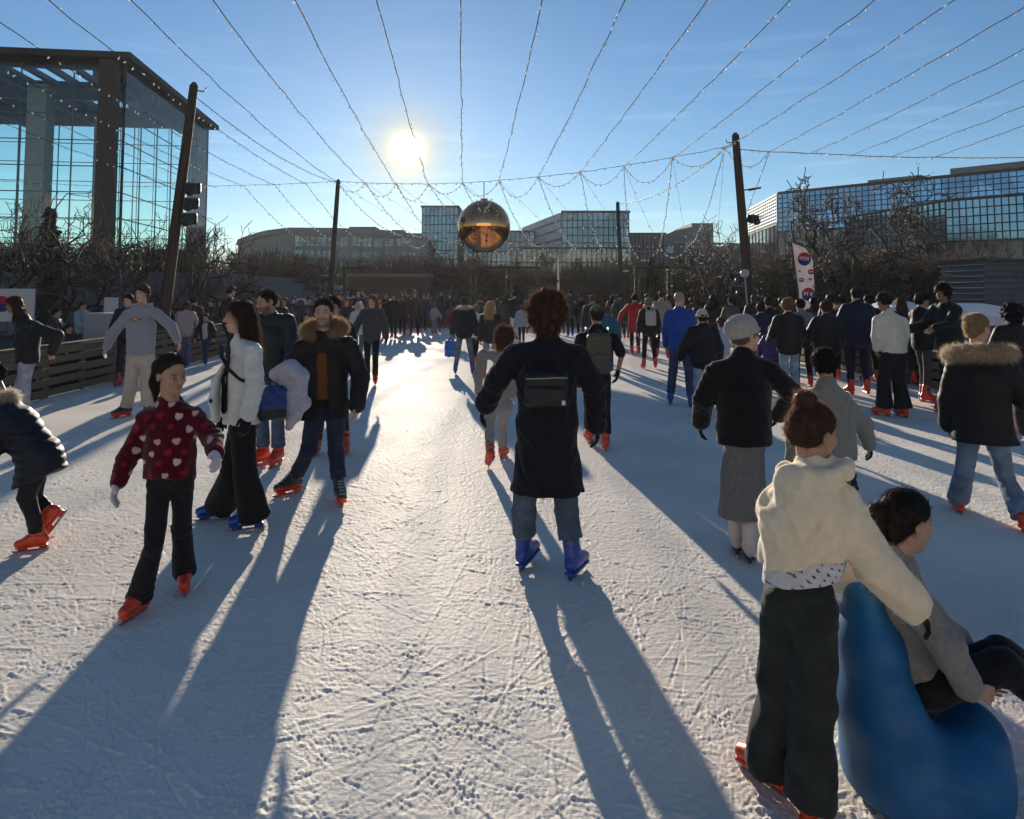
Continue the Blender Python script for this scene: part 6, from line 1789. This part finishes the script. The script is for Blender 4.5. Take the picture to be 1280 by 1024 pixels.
def awning(label, px0, px1, Y, ytop, yeave, depth):
    xa, xb = gx(px0, Y), gx(px1, Y); zt_, ze = at(px0, ytop, Y + depth * .5)[2], at(px0, yeave, Y)[2]
    root = empty('market_awning', ((xa + xb) / 2, Y + depth / 2, 0), label, 'awning')
    hw, hd = (xb - xa) / 2, depth / 2; r_ = hw * .35
    mb = MB(); E = [(-hw, -hd, ze), (hw, -hd, ze), (hw, hd, ze), (-hw, hd, ze)]; Rg = [(-r_, 0, zt_), (r_, 0, zt_)]
    mb.quad(E[0], E[1], Rg[1], Rg[0]); mb.quad(E[2], E[3], Rg[0], Rg[1]); mb.quad(E[1], E[2], Rg[1]); mb.quad(E[3], E[0], Rg[0])
    o = mb.build('canopy', CANV, root); sm_ = o.modifiers.new('thick', 'SOLIDIFY'); sm_.thickness = .02
    mb = MB()
    for p_, q_ in ((E[0], E[1]), (E[1], E[2]), (E[2], E[3]), (E[3], E[0])): mb.bar(np.array(p_) - UP * .12, np.array(q_) - UP * .12, .02, .2, up=(0, 0, 1)) if False else mb.quad(p_, q_, np.array(q_) - UP * .2, np.array(p_) - UP * .2)
    o = mb.build('valance', CANV, root); sm_ = o.modifiers.new('thick', 'SOLIDIFY'); sm_.thickness = .015
    for p_ in E: mb = MB(); mb.tube([(p_[0] * .97, p_[1] * .97, 0), (p_[0] * .97, p_[1] * .97, ze)], .03, 6); mb.build('leg', STEEL, root)
awning('low white awning between the white jacket and the afro man', 1126, 1200, 17.5, 376, 392, 3.2)
awning('low white awning behind the blonde woman by the cabin', 1196, 1330, 16.6, 379, 396, 3.4)
# red brick pavilion
root = empty('brick_pavilion', (0, 0, 0), 'low red brick pavilion with pale roof edge beyond the far end of the ice', 'building')
Yp = 52.0; xa, xb = gx(426, Yp), gx(532, Yp); zt = at(430, 346, Yp)[2]
m, nt, out = new_mat('red_brick'); p = N(nt, 'ShaderNodeBsdfPrincipled'); p.inputs['Roughness'].default_value = .9; br_ = N(nt, 'ShaderNodeTexBrick'); br_.inputs['Scale'].default_value = 4
br_.inputs['Color1'].default_value = (.17, .045, .03, 1); br_.inputs['Color2'].default_value = (.12, .035, .025, 1); br_.inputs['Mortar'].default_value = (.12, .09, .08, 1)
tc = N(nt, 'ShaderNodeTexCoord'); mp = N(nt, 'ShaderNodeMapping'); mp.inputs['Rotation'].default_value = (R(90), 0, 0); lk(nt, tc.outputs['Object'], mp.inputs[0]); lk(nt, mp.outputs[0], br_.inputs[0]); lk(nt, br_.outputs[0], p.inputs['Base Color']); lk(nt, p.outputs[0], out.inputs[0])
mb = MB(); mb.box(((xa + xb) / 2, Yp + 3, zt / 2), (xb - xa, 6, zt)); mb.build('wall', m, root)
mb = MB(); mb.box(((xa + xb) / 2, Yp + 3, zt + .1), (xb - xa + .5, 6.6, .22)); mb.build('roof', pmat('roof_beige', (.24, .2, .16), .8), root)
mb = MB(); mb.box(((xa + xb) / 2 - 1, Yp - .02, 1.0), (1.1, .06, 2.0)); mb.build('door', pmat('door_dark', (.04, .03, .03), .6), root)
for x in (xa + 1, xb - 1.2): mb = MB(); mb.box((x, Yp - .02, 1.5), (1.2, .06, .9)); mb.build('window', WG, root)

# ------------------------------------------------------------------ bare trees, hedges, conifers
BARK = pmat('bark', (.035, .026, .02), .9, noise=.35, nscale=8, bump=.4, stretch=(3, 3, .7))
TWIG = pmat('twig', (.042, .03, .024), .9, noise=.3, nscale=5)
def leaf_quads(c, n, spread, size, rg, flat=.0):
    P = c + rg.normal(size=(n, 3)) * np.array(spread); a = rg.normal(size=(n, 3)); a /= np.linalg.norm(a, axis=1, keepdims=True)
    b = np.cross(a, rg.normal(size=(n, 3))); b /= np.linalg.norm(b, axis=1, keepdims=True) + 1e-9
    s = size * rg.uniform(.5, 1.3, (n, 1)); V = np.stack([P - a * s, P + b * s * .5, P + a * s, P - b * s * .5], 1).reshape(-1, 3)
    return V, np.arange(n * 4).reshape(-1, 4)
def grow(rg, h, depth, spread, upw, r0, nchild, trunk=.25, bend=.18, minr=.006, lenf=.72):
    """trunk path and branch tubes of a leafless tree"""
    tr, brs, tips = [], [], []
    def rec(p, d, L, r, lv):
        n = 4 if lv < 2 else 3; pts = [p]
        for i in range(n):
            d = unit(d + rg.normal(size=3) * bend + UP * upw * .12); p = p + d * L / n; pts.append(p)
        (tr if lv == 0 else brs).append((pts, np.linspace(r, max(r * .6, minr), n + 1)))
        if lv == depth: tips.append(p); return
        k = nchild if lv else nchild + 2
        for j in range(k):
            t = rg.uniform(.35, 1) if j < k - 1 else 1.0; q = pts[min(int(t * n + .5), n)]
            az = rg.uniform(0, 2 * math.pi); side = unit(np.cross(d, [math.cos(az), math.sin(az), .3])); nd = unit(d * (1 - spread) + side * spread + UP * upw * .25)
            rec(q, nd, L * lenf * rg.uniform(.7, 1.15) * (1.5 if lv == 0 and trunk < .3 else 1), max(r * .58, minr), lv + 1)
    rec(np.zeros(3), UP.copy(), h * trunk, r0, 0)
    return tr, brs, tips
def tree(name, label, loc, h, seed, depth=5, spread=.6, upw=.5, r0=.16, nchild=3, trunk=.27, leaves=0, lcol=(.06, .06, .03), lsize=.06, minr=.008, group=None, bend=.18, pts0=None, lenf=.72):
    rg = np.random.default_rng(seed); tr, brs, tips = grow(rg, h, depth, spread, upw, r0, nchild, trunk, bend, minr, lenf)
    top = max(p[2] for p in tips); k = h / top
    root = empty(name, loc, label, 'tree', group)
    mb = MB()
    for pts, rr in tr: mb.tube([p * k for p in pts], list(rr), 8)
    mb.build('trunk', BARK, root, True)
    mb = MB()
    for pts, rr in brs: mb.tube([p * k for p in pts], list(rr), 4 if rr[0] < .03 else 6, False)
    o = mb.build('crown', TWIG, root, True)
    if leaves:
        Vs, Qs, n0 = [], [], 0
        sel = rg.choice(len(tips), min(len(tips), leaves), False)
        V, Q = leaf_quads(np.array([tips[i] * k for i in sel]).repeat(4, 0), len(sel) * 4, (.12, .12, .1), lsize, rg)
        mesh_obj('leaves', np_mesh('leaves', V, Q, False), pmat('dry_leaf', lcol, .8, noise=.5, nscale=3, translucent=.35), root)
    return root
tree('bare_tree', 'wide leafless tree with a few pale dry leaves before the blue glass offices', (gx(1040, 40), 40, 0), 9.6, 21, 6, .66, .42, .3, 3, .2, 420, (.3, .26, .2), .06, .028)
tree('bare_tree', 'small leafless tree with pale leaf specks left of the tall right pole', (gx(900, 37), 37, 0), 5.9, 5, 5, .6, .4, .14, 3, .25, 260, (.35, .33, .28), .05, .011)
tree('bare_tree', 'leafless tree leaning left against the front of the glass pavilion', (gx(28, 25), 25, 0), 5.6, 9, 5, .62, .35, .13, 3, .22, 0, minr=.01)
tree('bare_tree', 'leafless tree with curved trunk above the red and blue banner', (gx(62, 23), 23, 0), 5.2, 12, 5, .66, .3, .12, 3, .24, 0, minr=.01, bend=.3)
tree('bare_tree', 'leafless tree between the dark corner column and the spotlight pole', (gx(160, 28), 28, 0), 5.0, 31, 5, .62, .4, .12, 3, .22, 0, minr=.011)
tree('bare_tree', 'twiggy leafless tree just right of the spotlight pole', (gx(248, 27), 27, 0), 4.7, 14, 5, .6, .4, .11, 3, .24, 0, minr=.011)
tree('bare_tree', 'leafless tree at the right foot of the glass pavilion steps', (gx(290, 31), 31, 0), 4.4, 17, 5, .6, .4, .11, 3, .24, 0, minr=.012)
tree('bare_tree', 'leafless tree at the far left in front of the pavilion glass', (gx(-14, 27), 27, 0), 5.4, 19, 5, .6, .4, .11, 3, .24, 0, minr=.01)
for i, (px_, Y, h, sd2, lab) in enumerate(((838, 74, 6.6, 3, 'tall upright poplar like bare tree right of the conifer'), (862, 78, 7.2, 4, 'tall upright poplar like bare tree before the sloping roof'), (884, 70, 6.3, 6, 'tall upright poplar like bare tree left of the small leafless tree'), (648, 76, 6.2, 7, 'upright bare tree just right of the golden ball'), (690, 82, 7.0, 8, 'upright bare tree behind the thin white flag'), (590, 80, 5.6, 10, 'upright bare tree under the golden ball'), (760, 80, 5.8, 13, 'upright bare tree left of the far right pole'))):
    tree('bare_tree', lab, (gx(px_, Y), Y, 0), h, sd2, 5, .38, .9, .12, 3, .2, 0, minr=.022, group=None)
for i, (px_, Y, h) in enumerate(((1215, 66, 7.0), (1250, 64, 7.4), (1285, 62, 7.2))):
    tree('bare_tree', ['slim bare tree before the left part of the projecting glass wing', 'slim bare tree above the dark side of the grey cabin', 'slim bare tree at the right edge before the glass wing'][i], (gx(px_, Y), Y, 0), h, 40 + i, 5, .45, .8, .1, 3, .22, 0, minr=.016)

def shrub_mesh(seed, w, d, h, n, size):
    """a thicket: upright twigs and small dry leaves with an uneven top"""
    rg = np.random.default_rng(seed); mb = MB()
    for i in range(int(n * .16)):
        x, y = rg.uniform(-w / 2, w / 2), rg.uniform(-d / 2, d / 2); hh = h * rg.uniform(.55, 1.05); lean_ = rg.normal(size=2) * .14
        p = [np.array([x, y, 0]), np.array([x + lean_[0] * hh * .5, y + lean_[1] * hh * .5, hh * .55]), np.array([x + lean_[0] * hh * 1.2, y + lean_[1] * hh, hh])]
        mb.tube(p, [.03, .02, .008], 3, False)
        for j in range(3):
            q = p[1] + (p[2] - p[1]) * rg.uniform(-.6, .8); mb.tube([q, q + np.array([rg.normal() * .25, rg.normal() * .25, rg.uniform(.2, .6)])], [.012, .006], 3, False)
    V0 = np.array(mb.V); Q0 = np.array([f for f in mb.F])
    bx = rg.uniform(-w / 2, w / 2, n); by = rg.uniform(-d / 2, d / 2, n)
    top = h * (.74 + .13 * np.sin(bx * 1.9 + seed) + .1 * np.sin(bx * 4.3 + 1.3 * seed) + .06 * np.sin(by * 5))
    bz = top * rg.power(1.25, n)
    c = np.stack([bx, by, bz], 1)
    V, Q = leaf_quads(c, n, (.06, .06, .06), size, rg)
    return np.concatenate([V0, V]), np.concatenate([Q0, Q + len(V0)])
LEAF = [pmat('dry_hedge', (.055, .036, .024), .9, noise=.55, nscale=1.3, translucent=.25), pmat('green_hedge', (.03, .035, .02), .9, noise=.5, nscale=1.5, translucent=.2), pmat('red_twigs', (.075, .035, .028), .9, noise=.5, nscale=1.4, translucent=.25)]
SH = [np_mesh('thicket_a', *shrub_mesh(1, 7, 2.6, 3.6, 5200, .12), False), np_mesh('thicket_b', *shrub_mesh(2, 7, 2.6, 3.3, 5200, .12), False), np_mesh('thicket_c', *shrub_mesh(3, 7, 2.6, 4.0, 5200, .13), False)]
for me_, mt in zip(SH, LEAF): me_.materials.append(mt)
TH = [(300, 44, 0, 1.25), (345, 50, 1, 1.25), (392, 56, 0, 1.3), (452, 62, 1, 1.35), (505, 60, 2, 1.2), (548, 56, 2, 1.25), (590, 60, 0, 1.3), (640, 58, 2, 1.25), (690, 62, 0, 1.35), (738, 56, 1, 1.2), (780, 60, 0, 1.35), (826, 54, 1, 1.2), (872, 58, 0, 1.35), (915, 52, 1, 1.25), (958, 48, 0, 1.3), (1000, 46, 1, 1.3), (1045, 46, 0, 1.35), (1090, 44, 0, 1.3), (1135, 48, 1, 1.3), (1170, 44, 0, 1.2), (258, 42, 1, 1.1), (610, 50, 1, .9), (720, 50, 0, .95), (850, 47, 0, .95), (560, 48, 0, .85), (1020, 40, 1, .95), (960, 41, 1, .9), (330, 41, 0, .95)]
WHERE = ['beside the twiggy tree', 'behind the posters', 'at the slim far pole', 'behind the brick pavilion', 'at the right end of the brick pavilion', 'left below the golden ball', 'right below the golden ball', 'behind the curly haired man', 'behind the thin white flag', 'right of the thin white flag', 'behind the far right pole', 'behind the conifer', 'below the poplars', 'left of the tall right pole', 'behind the globe lamp', 'behind the feather flag', 'under the wide leafless tree', 'right of the wide leafless tree', 'left of the grey cabin', 'behind the grey cabin', 'at the pavilion steps', 'low, between the ivy columns', 'low, in front of the thin flag foot', 'low, in front of the conifer', 'low, right of the brick pavilion', 'low, right of the feather flag', 'low, left of the feather flag', 'low, behind the crouching skater']
KND = ['brown dry thicket', 'dull green thicket', 'reddish twiggy thicket']
rgs = np.random.default_rng(4)
for (px_, Y, k, sc_), wh in zip(TH, WHERE):
    o = mesh_obj('thicket', SH[k], None, None, (gx(px_, Y), Y, 0)); o.rotation_euler = (0, 0, rgs.normal() * .15 + (math.pi if rgs.random() < .5 else 0)); o.scale = (sc_, sc_, sc_ * rgs.uniform(.66, .98))
    tag(o, f'{KND[k]} {wh}', 'shrub', 'thickets round the ice')
# clipped dark hedge on the podium
V, Q = shrub_mesh(9, 30, 2.2, 1.5, 9000, .1)
tag(mesh_obj('hedge', np_mesh('hedge', V, Q, False), LEAF[1], None, (-29, 31.8, 2.6)), 'dark clipped hedge along the top of the stone podium', 'hedge')
def conifer(label, px_, Y, h, wr, seed, mat, tops=1.0):
    rg = np.random.default_rng(seed); root = empty('conifer', (gx(px_, Y), Y, 0), label, 'tree')
    mb = MB(); mb.tube([(0, 0, 0), (0, 0, h * .9)], [.07, .02], 6); mb.build('trunk', BARK, root)
    n = 2600; t = rg.uniform(0.05, 1, n); r_ = wr * (1 - t) ** tops * np.sqrt(rg.uniform(.1, 1, n)) * (.8 + .25 * np.sin(t * 40)); a = rg.uniform(0, 2 * math.pi, n)
    V, Q = leaf_quads(np.stack([r_ * np.cos(a), r_ * np.sin(a), t * h], 1), n, (.03, .03, .03), .11, rg)
    mesh_obj('crown', np_mesh('crown', V, Q, False), mat, root)
GREEN = pmat('needles', (.018, .028, .018), .85, noise=.4, nscale=4)
conifer('dark pointed conifer beyond the far right of the ice', 815, 44, 3.9, 1.25, 3, GREEN)
conifer('dark columnar cypress in front of the pavilion glass', 59, 30, 5.3, .62, 5, GREEN, .28)
# ivy grown columns that stand behind the ice
def ivy(label, px_, Y, h):
    root = empty('ivy_column', (gx(px_, Y), Y, 0), label, 'column'); rg = np.random.default_rng(int(px_))
    mb = MB(); mb.box((0, 0, h / 2), (.16, .16, h)); mb.build('post', PWOOD, root, bevel=.01)
    mb = MB(); mb.box((.9, 0, h - .08), (2.0, .12, .12)); mb.build('beam', PWOOD, root, bevel=.01)
    n = 520; z = rg.uniform(.2, h, n); a = rg.uniform(0, 6.28, n); r_ = .12 + .1 * rg.random(n)
    c = np.stack([r_ * np.cos(a) + (rg.random(n) < .22) * rg.uniform(0, 1.8, n) * (z > h * .8), r_ * np.sin(a), z], 1)
    V, Q = leaf_quads(c, n, (.06, .06, .05), .055, rg)
    mesh_obj('leaves', np_mesh('leaves', V, Q, False), pmat('ivy_leaf', (.09, .1, .045), .5, spec=.5, noise=.5, nscale=6, translucent=.3), root)
for px_, lab in ((592, 'ivy grown column straight below the golden ball'), (636, 'ivy grown column left of the curly haired man'), (430, 'ivy grown column by the slim far left pole'), (836, 'ivy grown column right of the conifer'), (795, 'ivy grown column left of the conifer')):
    ivy(lab, px_, 43.0, at(px_, 333, 43.0)[2])

# ------------------------------------------------------------------ flags, banners, stalls, lamp
def letters(txt, size, mat, parent, loc, rot, name='lettering', depth=.002):
    cu = bpy.data.curves.new('t', 'FONT'); cu.body = txt; cu.size = size; cu.align_x = 'CENTER'; cu.align_y = 'CENTER'; cu.extrude = depth
    to = bpy.data.objects.new('t', cu); COL.objects.link(to); dg = bpy.context.evaluated_depsgraph_get(); dg.update()
    me = bpy.data.meshes.new_from_object(to.evaluated_get(dg)); bpy.data.objects.remove(to); bpy.data.curves.remove(cu)
    me.materials.clear(); me.materials.append(mat)
    o = bpy.data.objects.new(name, me); COL.objects.link(o); o.parent = parent; o.location = loc; o.rotation_euler = rot; return o
Yf = 19.0; fb = np.array([gx(1012, Yf), Yf, 0.0]); froot = empty('feather_flag', tuple(fb), 'white feather flag with red and blue round emblems on the right', 'flag')
fp2 = lambda px, py, dy=0.0: at(px, py, Yf + dy) - fb
left = [(990, 303), (992, 318), (995, 340), (998, 362), (1000, 385), (1002, 402)]; right = [(990, 303), (1006, 309), (1016, 325), (1018, 362), (1018, 385), (1018, 402)]
n_ = 14; Vf = []
yl = np.linspace(303, 402, n_)
for y_ in yl:
    xl = np.interp(y_, [p[1] for p in left], [p[0] for p in left]); xr = np.interp(y_, [p[1] for p in right], [p[0] for p in right])
    for j in range(7): t = j / 6; Vf.append(fp2(xl + (xr - xl) * t, y_ + (0 if t < .5 else 0), .05 * math.sin(t * 5 + y_ * .06)))
Qf = [(i * 7 + j, i * 7 + j + 1, (i + 1) * 7 + j + 1, (i + 1) * 7 + j) for i in range(n_ - 1) for j in range(6)]
o = mesh_obj('flag_cloth', np_mesh('flag_cloth', np.array(Vf), np.array(Qf)), pmat('flag_white', (.68, .63, .62), .8, noise=.06, translucent=.3), froot); md = o.modifiers.new('thick', 'SOLIDIFY'); md.thickness = .006; cloth = o
mb = MB(); mb.tube([tuple(fp2(p[0] - .6, p[1])) for p in reversed(left)] , .018, 6); b0 = fp2(1001.4, 402); mb.tube([tuple(b0), (b0[0] + .04, b0[1], 0)], .02, 6); mb.build('pole', STEEL, froot)
RED, BLUE, WHT = pmat('print_red', (.4, .02, .04), .7), pmat('print_blue', (.02, .03, .16), .7), pmat('print_white', (.75, .75, .75), .7)
GREYP = pmat('print_dark', (.1, .03, .06), .7)
def disc(name, c, r, mat, half=None, y=-.075, squash=1.0, parent=None):
    mb = MB(); pts = []
    a0, a1 = (0, 2 * math.pi) if half is None else ((0.12, math.pi + .12) if half == 'up' else (math.pi + .12, 2 * math.pi + .12))
    for a in np.linspace(a0, a1, 25)[: 25 if half else 24]: pts.append((c[0] + r * math.cos(a), c[2] + r * squash * math.sin(a)))
    mb.prism(pts, c[1] + y, c[1] + y - .004); return mb.build(name, mat, parent or cloth)
for (px_, py_, r, txt) in ((1004, 324, .175, 'ITER'), (1009, 368, .175, 'M R')):
    c = fp2(px_, py_); disc('emblem', c, r, RED, 'up'); disc('emblem', c, r, BLUE, 'down')
    letters(txt, r * (.75 if len(txt) > 3 else .85), WHT, cloth, (c[0], c[1] - .083, c[2]), (R(90), R(6), 0))
for (px_, py_, r) in ((1012.5, 340, .085), (1000.5, 350, .07), (1011.5, 349, .045), (1016, 358, .04), (1015, 383, .06), (998, 339, .035), (1005, 388, .05)):
    c = fp2(px_, py_); disc('emblem', c, r, RED, 'up', squash=.8); disc('emblem', c, r, GREYP, 'down', squash=.8)
    mb = MB(); mb.box((c[0], c[1] - .082, c[2]), (r * 1.1, .004, r * .3)); mb.build('lettering', WHT, cloth)
Yn = 36.0; nb_ = np.array([gx(696, Yn), Yn, 0.0]); r_ = empty('feather_flag', tuple(nb_), 'thin white feather flag seen edge on above the curly haired man', 'flag')
zt = at(696, 315, Yn)[2]
mb = MB(); mb.tube([(0, 0, 0), (0, 0, zt * .6), (.02, .0, zt)], [.03, .025, .012], 6); mb.build('pole', STEEL, r_)
mb = MB(); mb.prism([(0.0, .5), (.1, .5), (.13, zt * .55), (.09, zt * .9), (.0, zt)], -.0, .02, Matrix.Rotation(R(-10), 3, 'Z')); o = mb.build('flag_cloth', pmat('flag_white', (.68, .63, .62), .8), r_)
disc('emblem', np.array([.06, 0, zt * .62]), .05, BLUE, None, -.014, 1.6, r_)
# banner and stall left
def panel(name, label, cat, px0, px1, y0, y1, Y, mat, thick=.05, legs=True):
    a, b_ = at(px0, y1, Y), at(px1, y0, Y); c = (a + b_) / 2; root = empty(name, (c[0], Y, 0), label, cat)
    mb = MB(); mb.box((0, 0, c[2]), (b_[0] - a[0], thick, b_[2] - a[2])); o = mb.build('panel', mat, root, bevel=.004)
    if legs:
        for s_ in (-1, 1): mb = MB(); mb.box((s_ * (b_[0] - a[0]) * .42, .05, a[2] / 2), (.05, .05, a[2])); mb.build('leg', STEEL, root)
    return root, o, c, b_[0] - a[0], b_[2] - a[2]
BANW = pmat('banner_white', (.5, .48, .48), .75, noise=.08)
root, o, c, w_, h_ = panel('banner', 'white banner with red and blue oval emblem at the left edge', 'banner', -60, 44, 361, 402, 19.0, BANW)
disc('emblem', np.array([.2, 0, c[2] + .03]), .3, RED, 'up', -.03, .7, o); disc('emblem', np.array([.2, 0, c[2] + .03]), .3, BLUE, 'down', -.03, .7, o)
root, o, c, w_, h_ = panel('stall_counter', 'plain pale grey stall counter outside the left barrier', 'counter', 104, 150, 394, 440, 17.0, pmat('counter_grey', (.3, .3, .31), .8, noise=.1))
mb = MB(); mb.box((0, .35, c[2] + h_ / 2 + .02), (w_ + .1, .8, .05)); mb.build('counter_top', pmat('counter_grey', (.3, .3, .31), .8), root, bevel=.004)
root, o, c, w_, h_ = panel('notice_board', 'small white notice board left of the boy with outspread arms', 'sign', 130, 148, 372, 394, 21.0, BANW)
for i, (px_, lab) in enumerate(((212, 'pale poster board by the spotlight pole'), (308, 'poster board with dark portrait shape, left of the bearded man'), (376, 'poster board right of the bearded man, the farthest of the row'))):
    root, o, c, w_, h_ = panel('poster_board', lab, 'poster', px_ - 10, px_ + 10, 373, 389, 33.0, BANW)
    disc('print', np.array([0, 0, c[2]]), h_ * .33, GREYP, None, -.03, 1.15, o)
# long white rail behind the ice on the left
r_ = empty('railing', (0, 0, 0), 'long pale railing behind the posters on the left', 'railing')
a, b_ = at(235, 371, 38), at(430, 371, 43); mb = MB(); mb.bar(a, b_, .07, .07); mb.build('rail', pmat('rail_white', (.55, .55, .54), .5), r_)
for t in np.linspace(0, 1, 8): p_ = a + (b_ - a) * t; mb = MB(); mb.box((p_[0], p_[1], p_[2] / 2 - .03), (.05, .05, p_[2] - .06)); mb.build('post', STEEL, r_)
# globe lamp
p_ = at(931, 342, 24.0); r_ = empty('globe_lamp', (gx(937, 24), 24.0, 0), 'park lamp with pale globe beside the tall right pole', 'street lamp')
mb = MB(); mb.tube([(0, 0, 0), (p_[0] - gx(937, 24), 0, p_[2] - .15)], [.045, .03], 8); mb.build('post', pmat('lamp_post', (.25, .25, .24), .5, metal=.3), r_)
mb = MB(); mb.sphere((p_[0] - gx(937, 24), 0, p_[2]), .15, 16, 10); mb.build('globe', pmat('lamp_globe', (.35, .36, .36), .25, spec=.5), r_, True)

# unseen pale building added behind the viewer to bounce warm sunlight onto people
root = empty('stone_building', (0, -62, 0), 'pale stone building behind the viewer, mirrored small in the golden ball', 'building')
mb = MB(); mb.box((0, -6, 9), (110, 12, 18)); mb.build('wall', pmat('limestone', (.62, .53, .4), .9, noise=.1, nscale=.4), root)
for j in range(5):
    for i in range(22):
        mb = MB(); mb.box((-50 + i * 4.76, .02, 2.2 + j * 3.3), (1.3, .06, 1.9)); mb.build('window', WG, root) if j < 4 else None
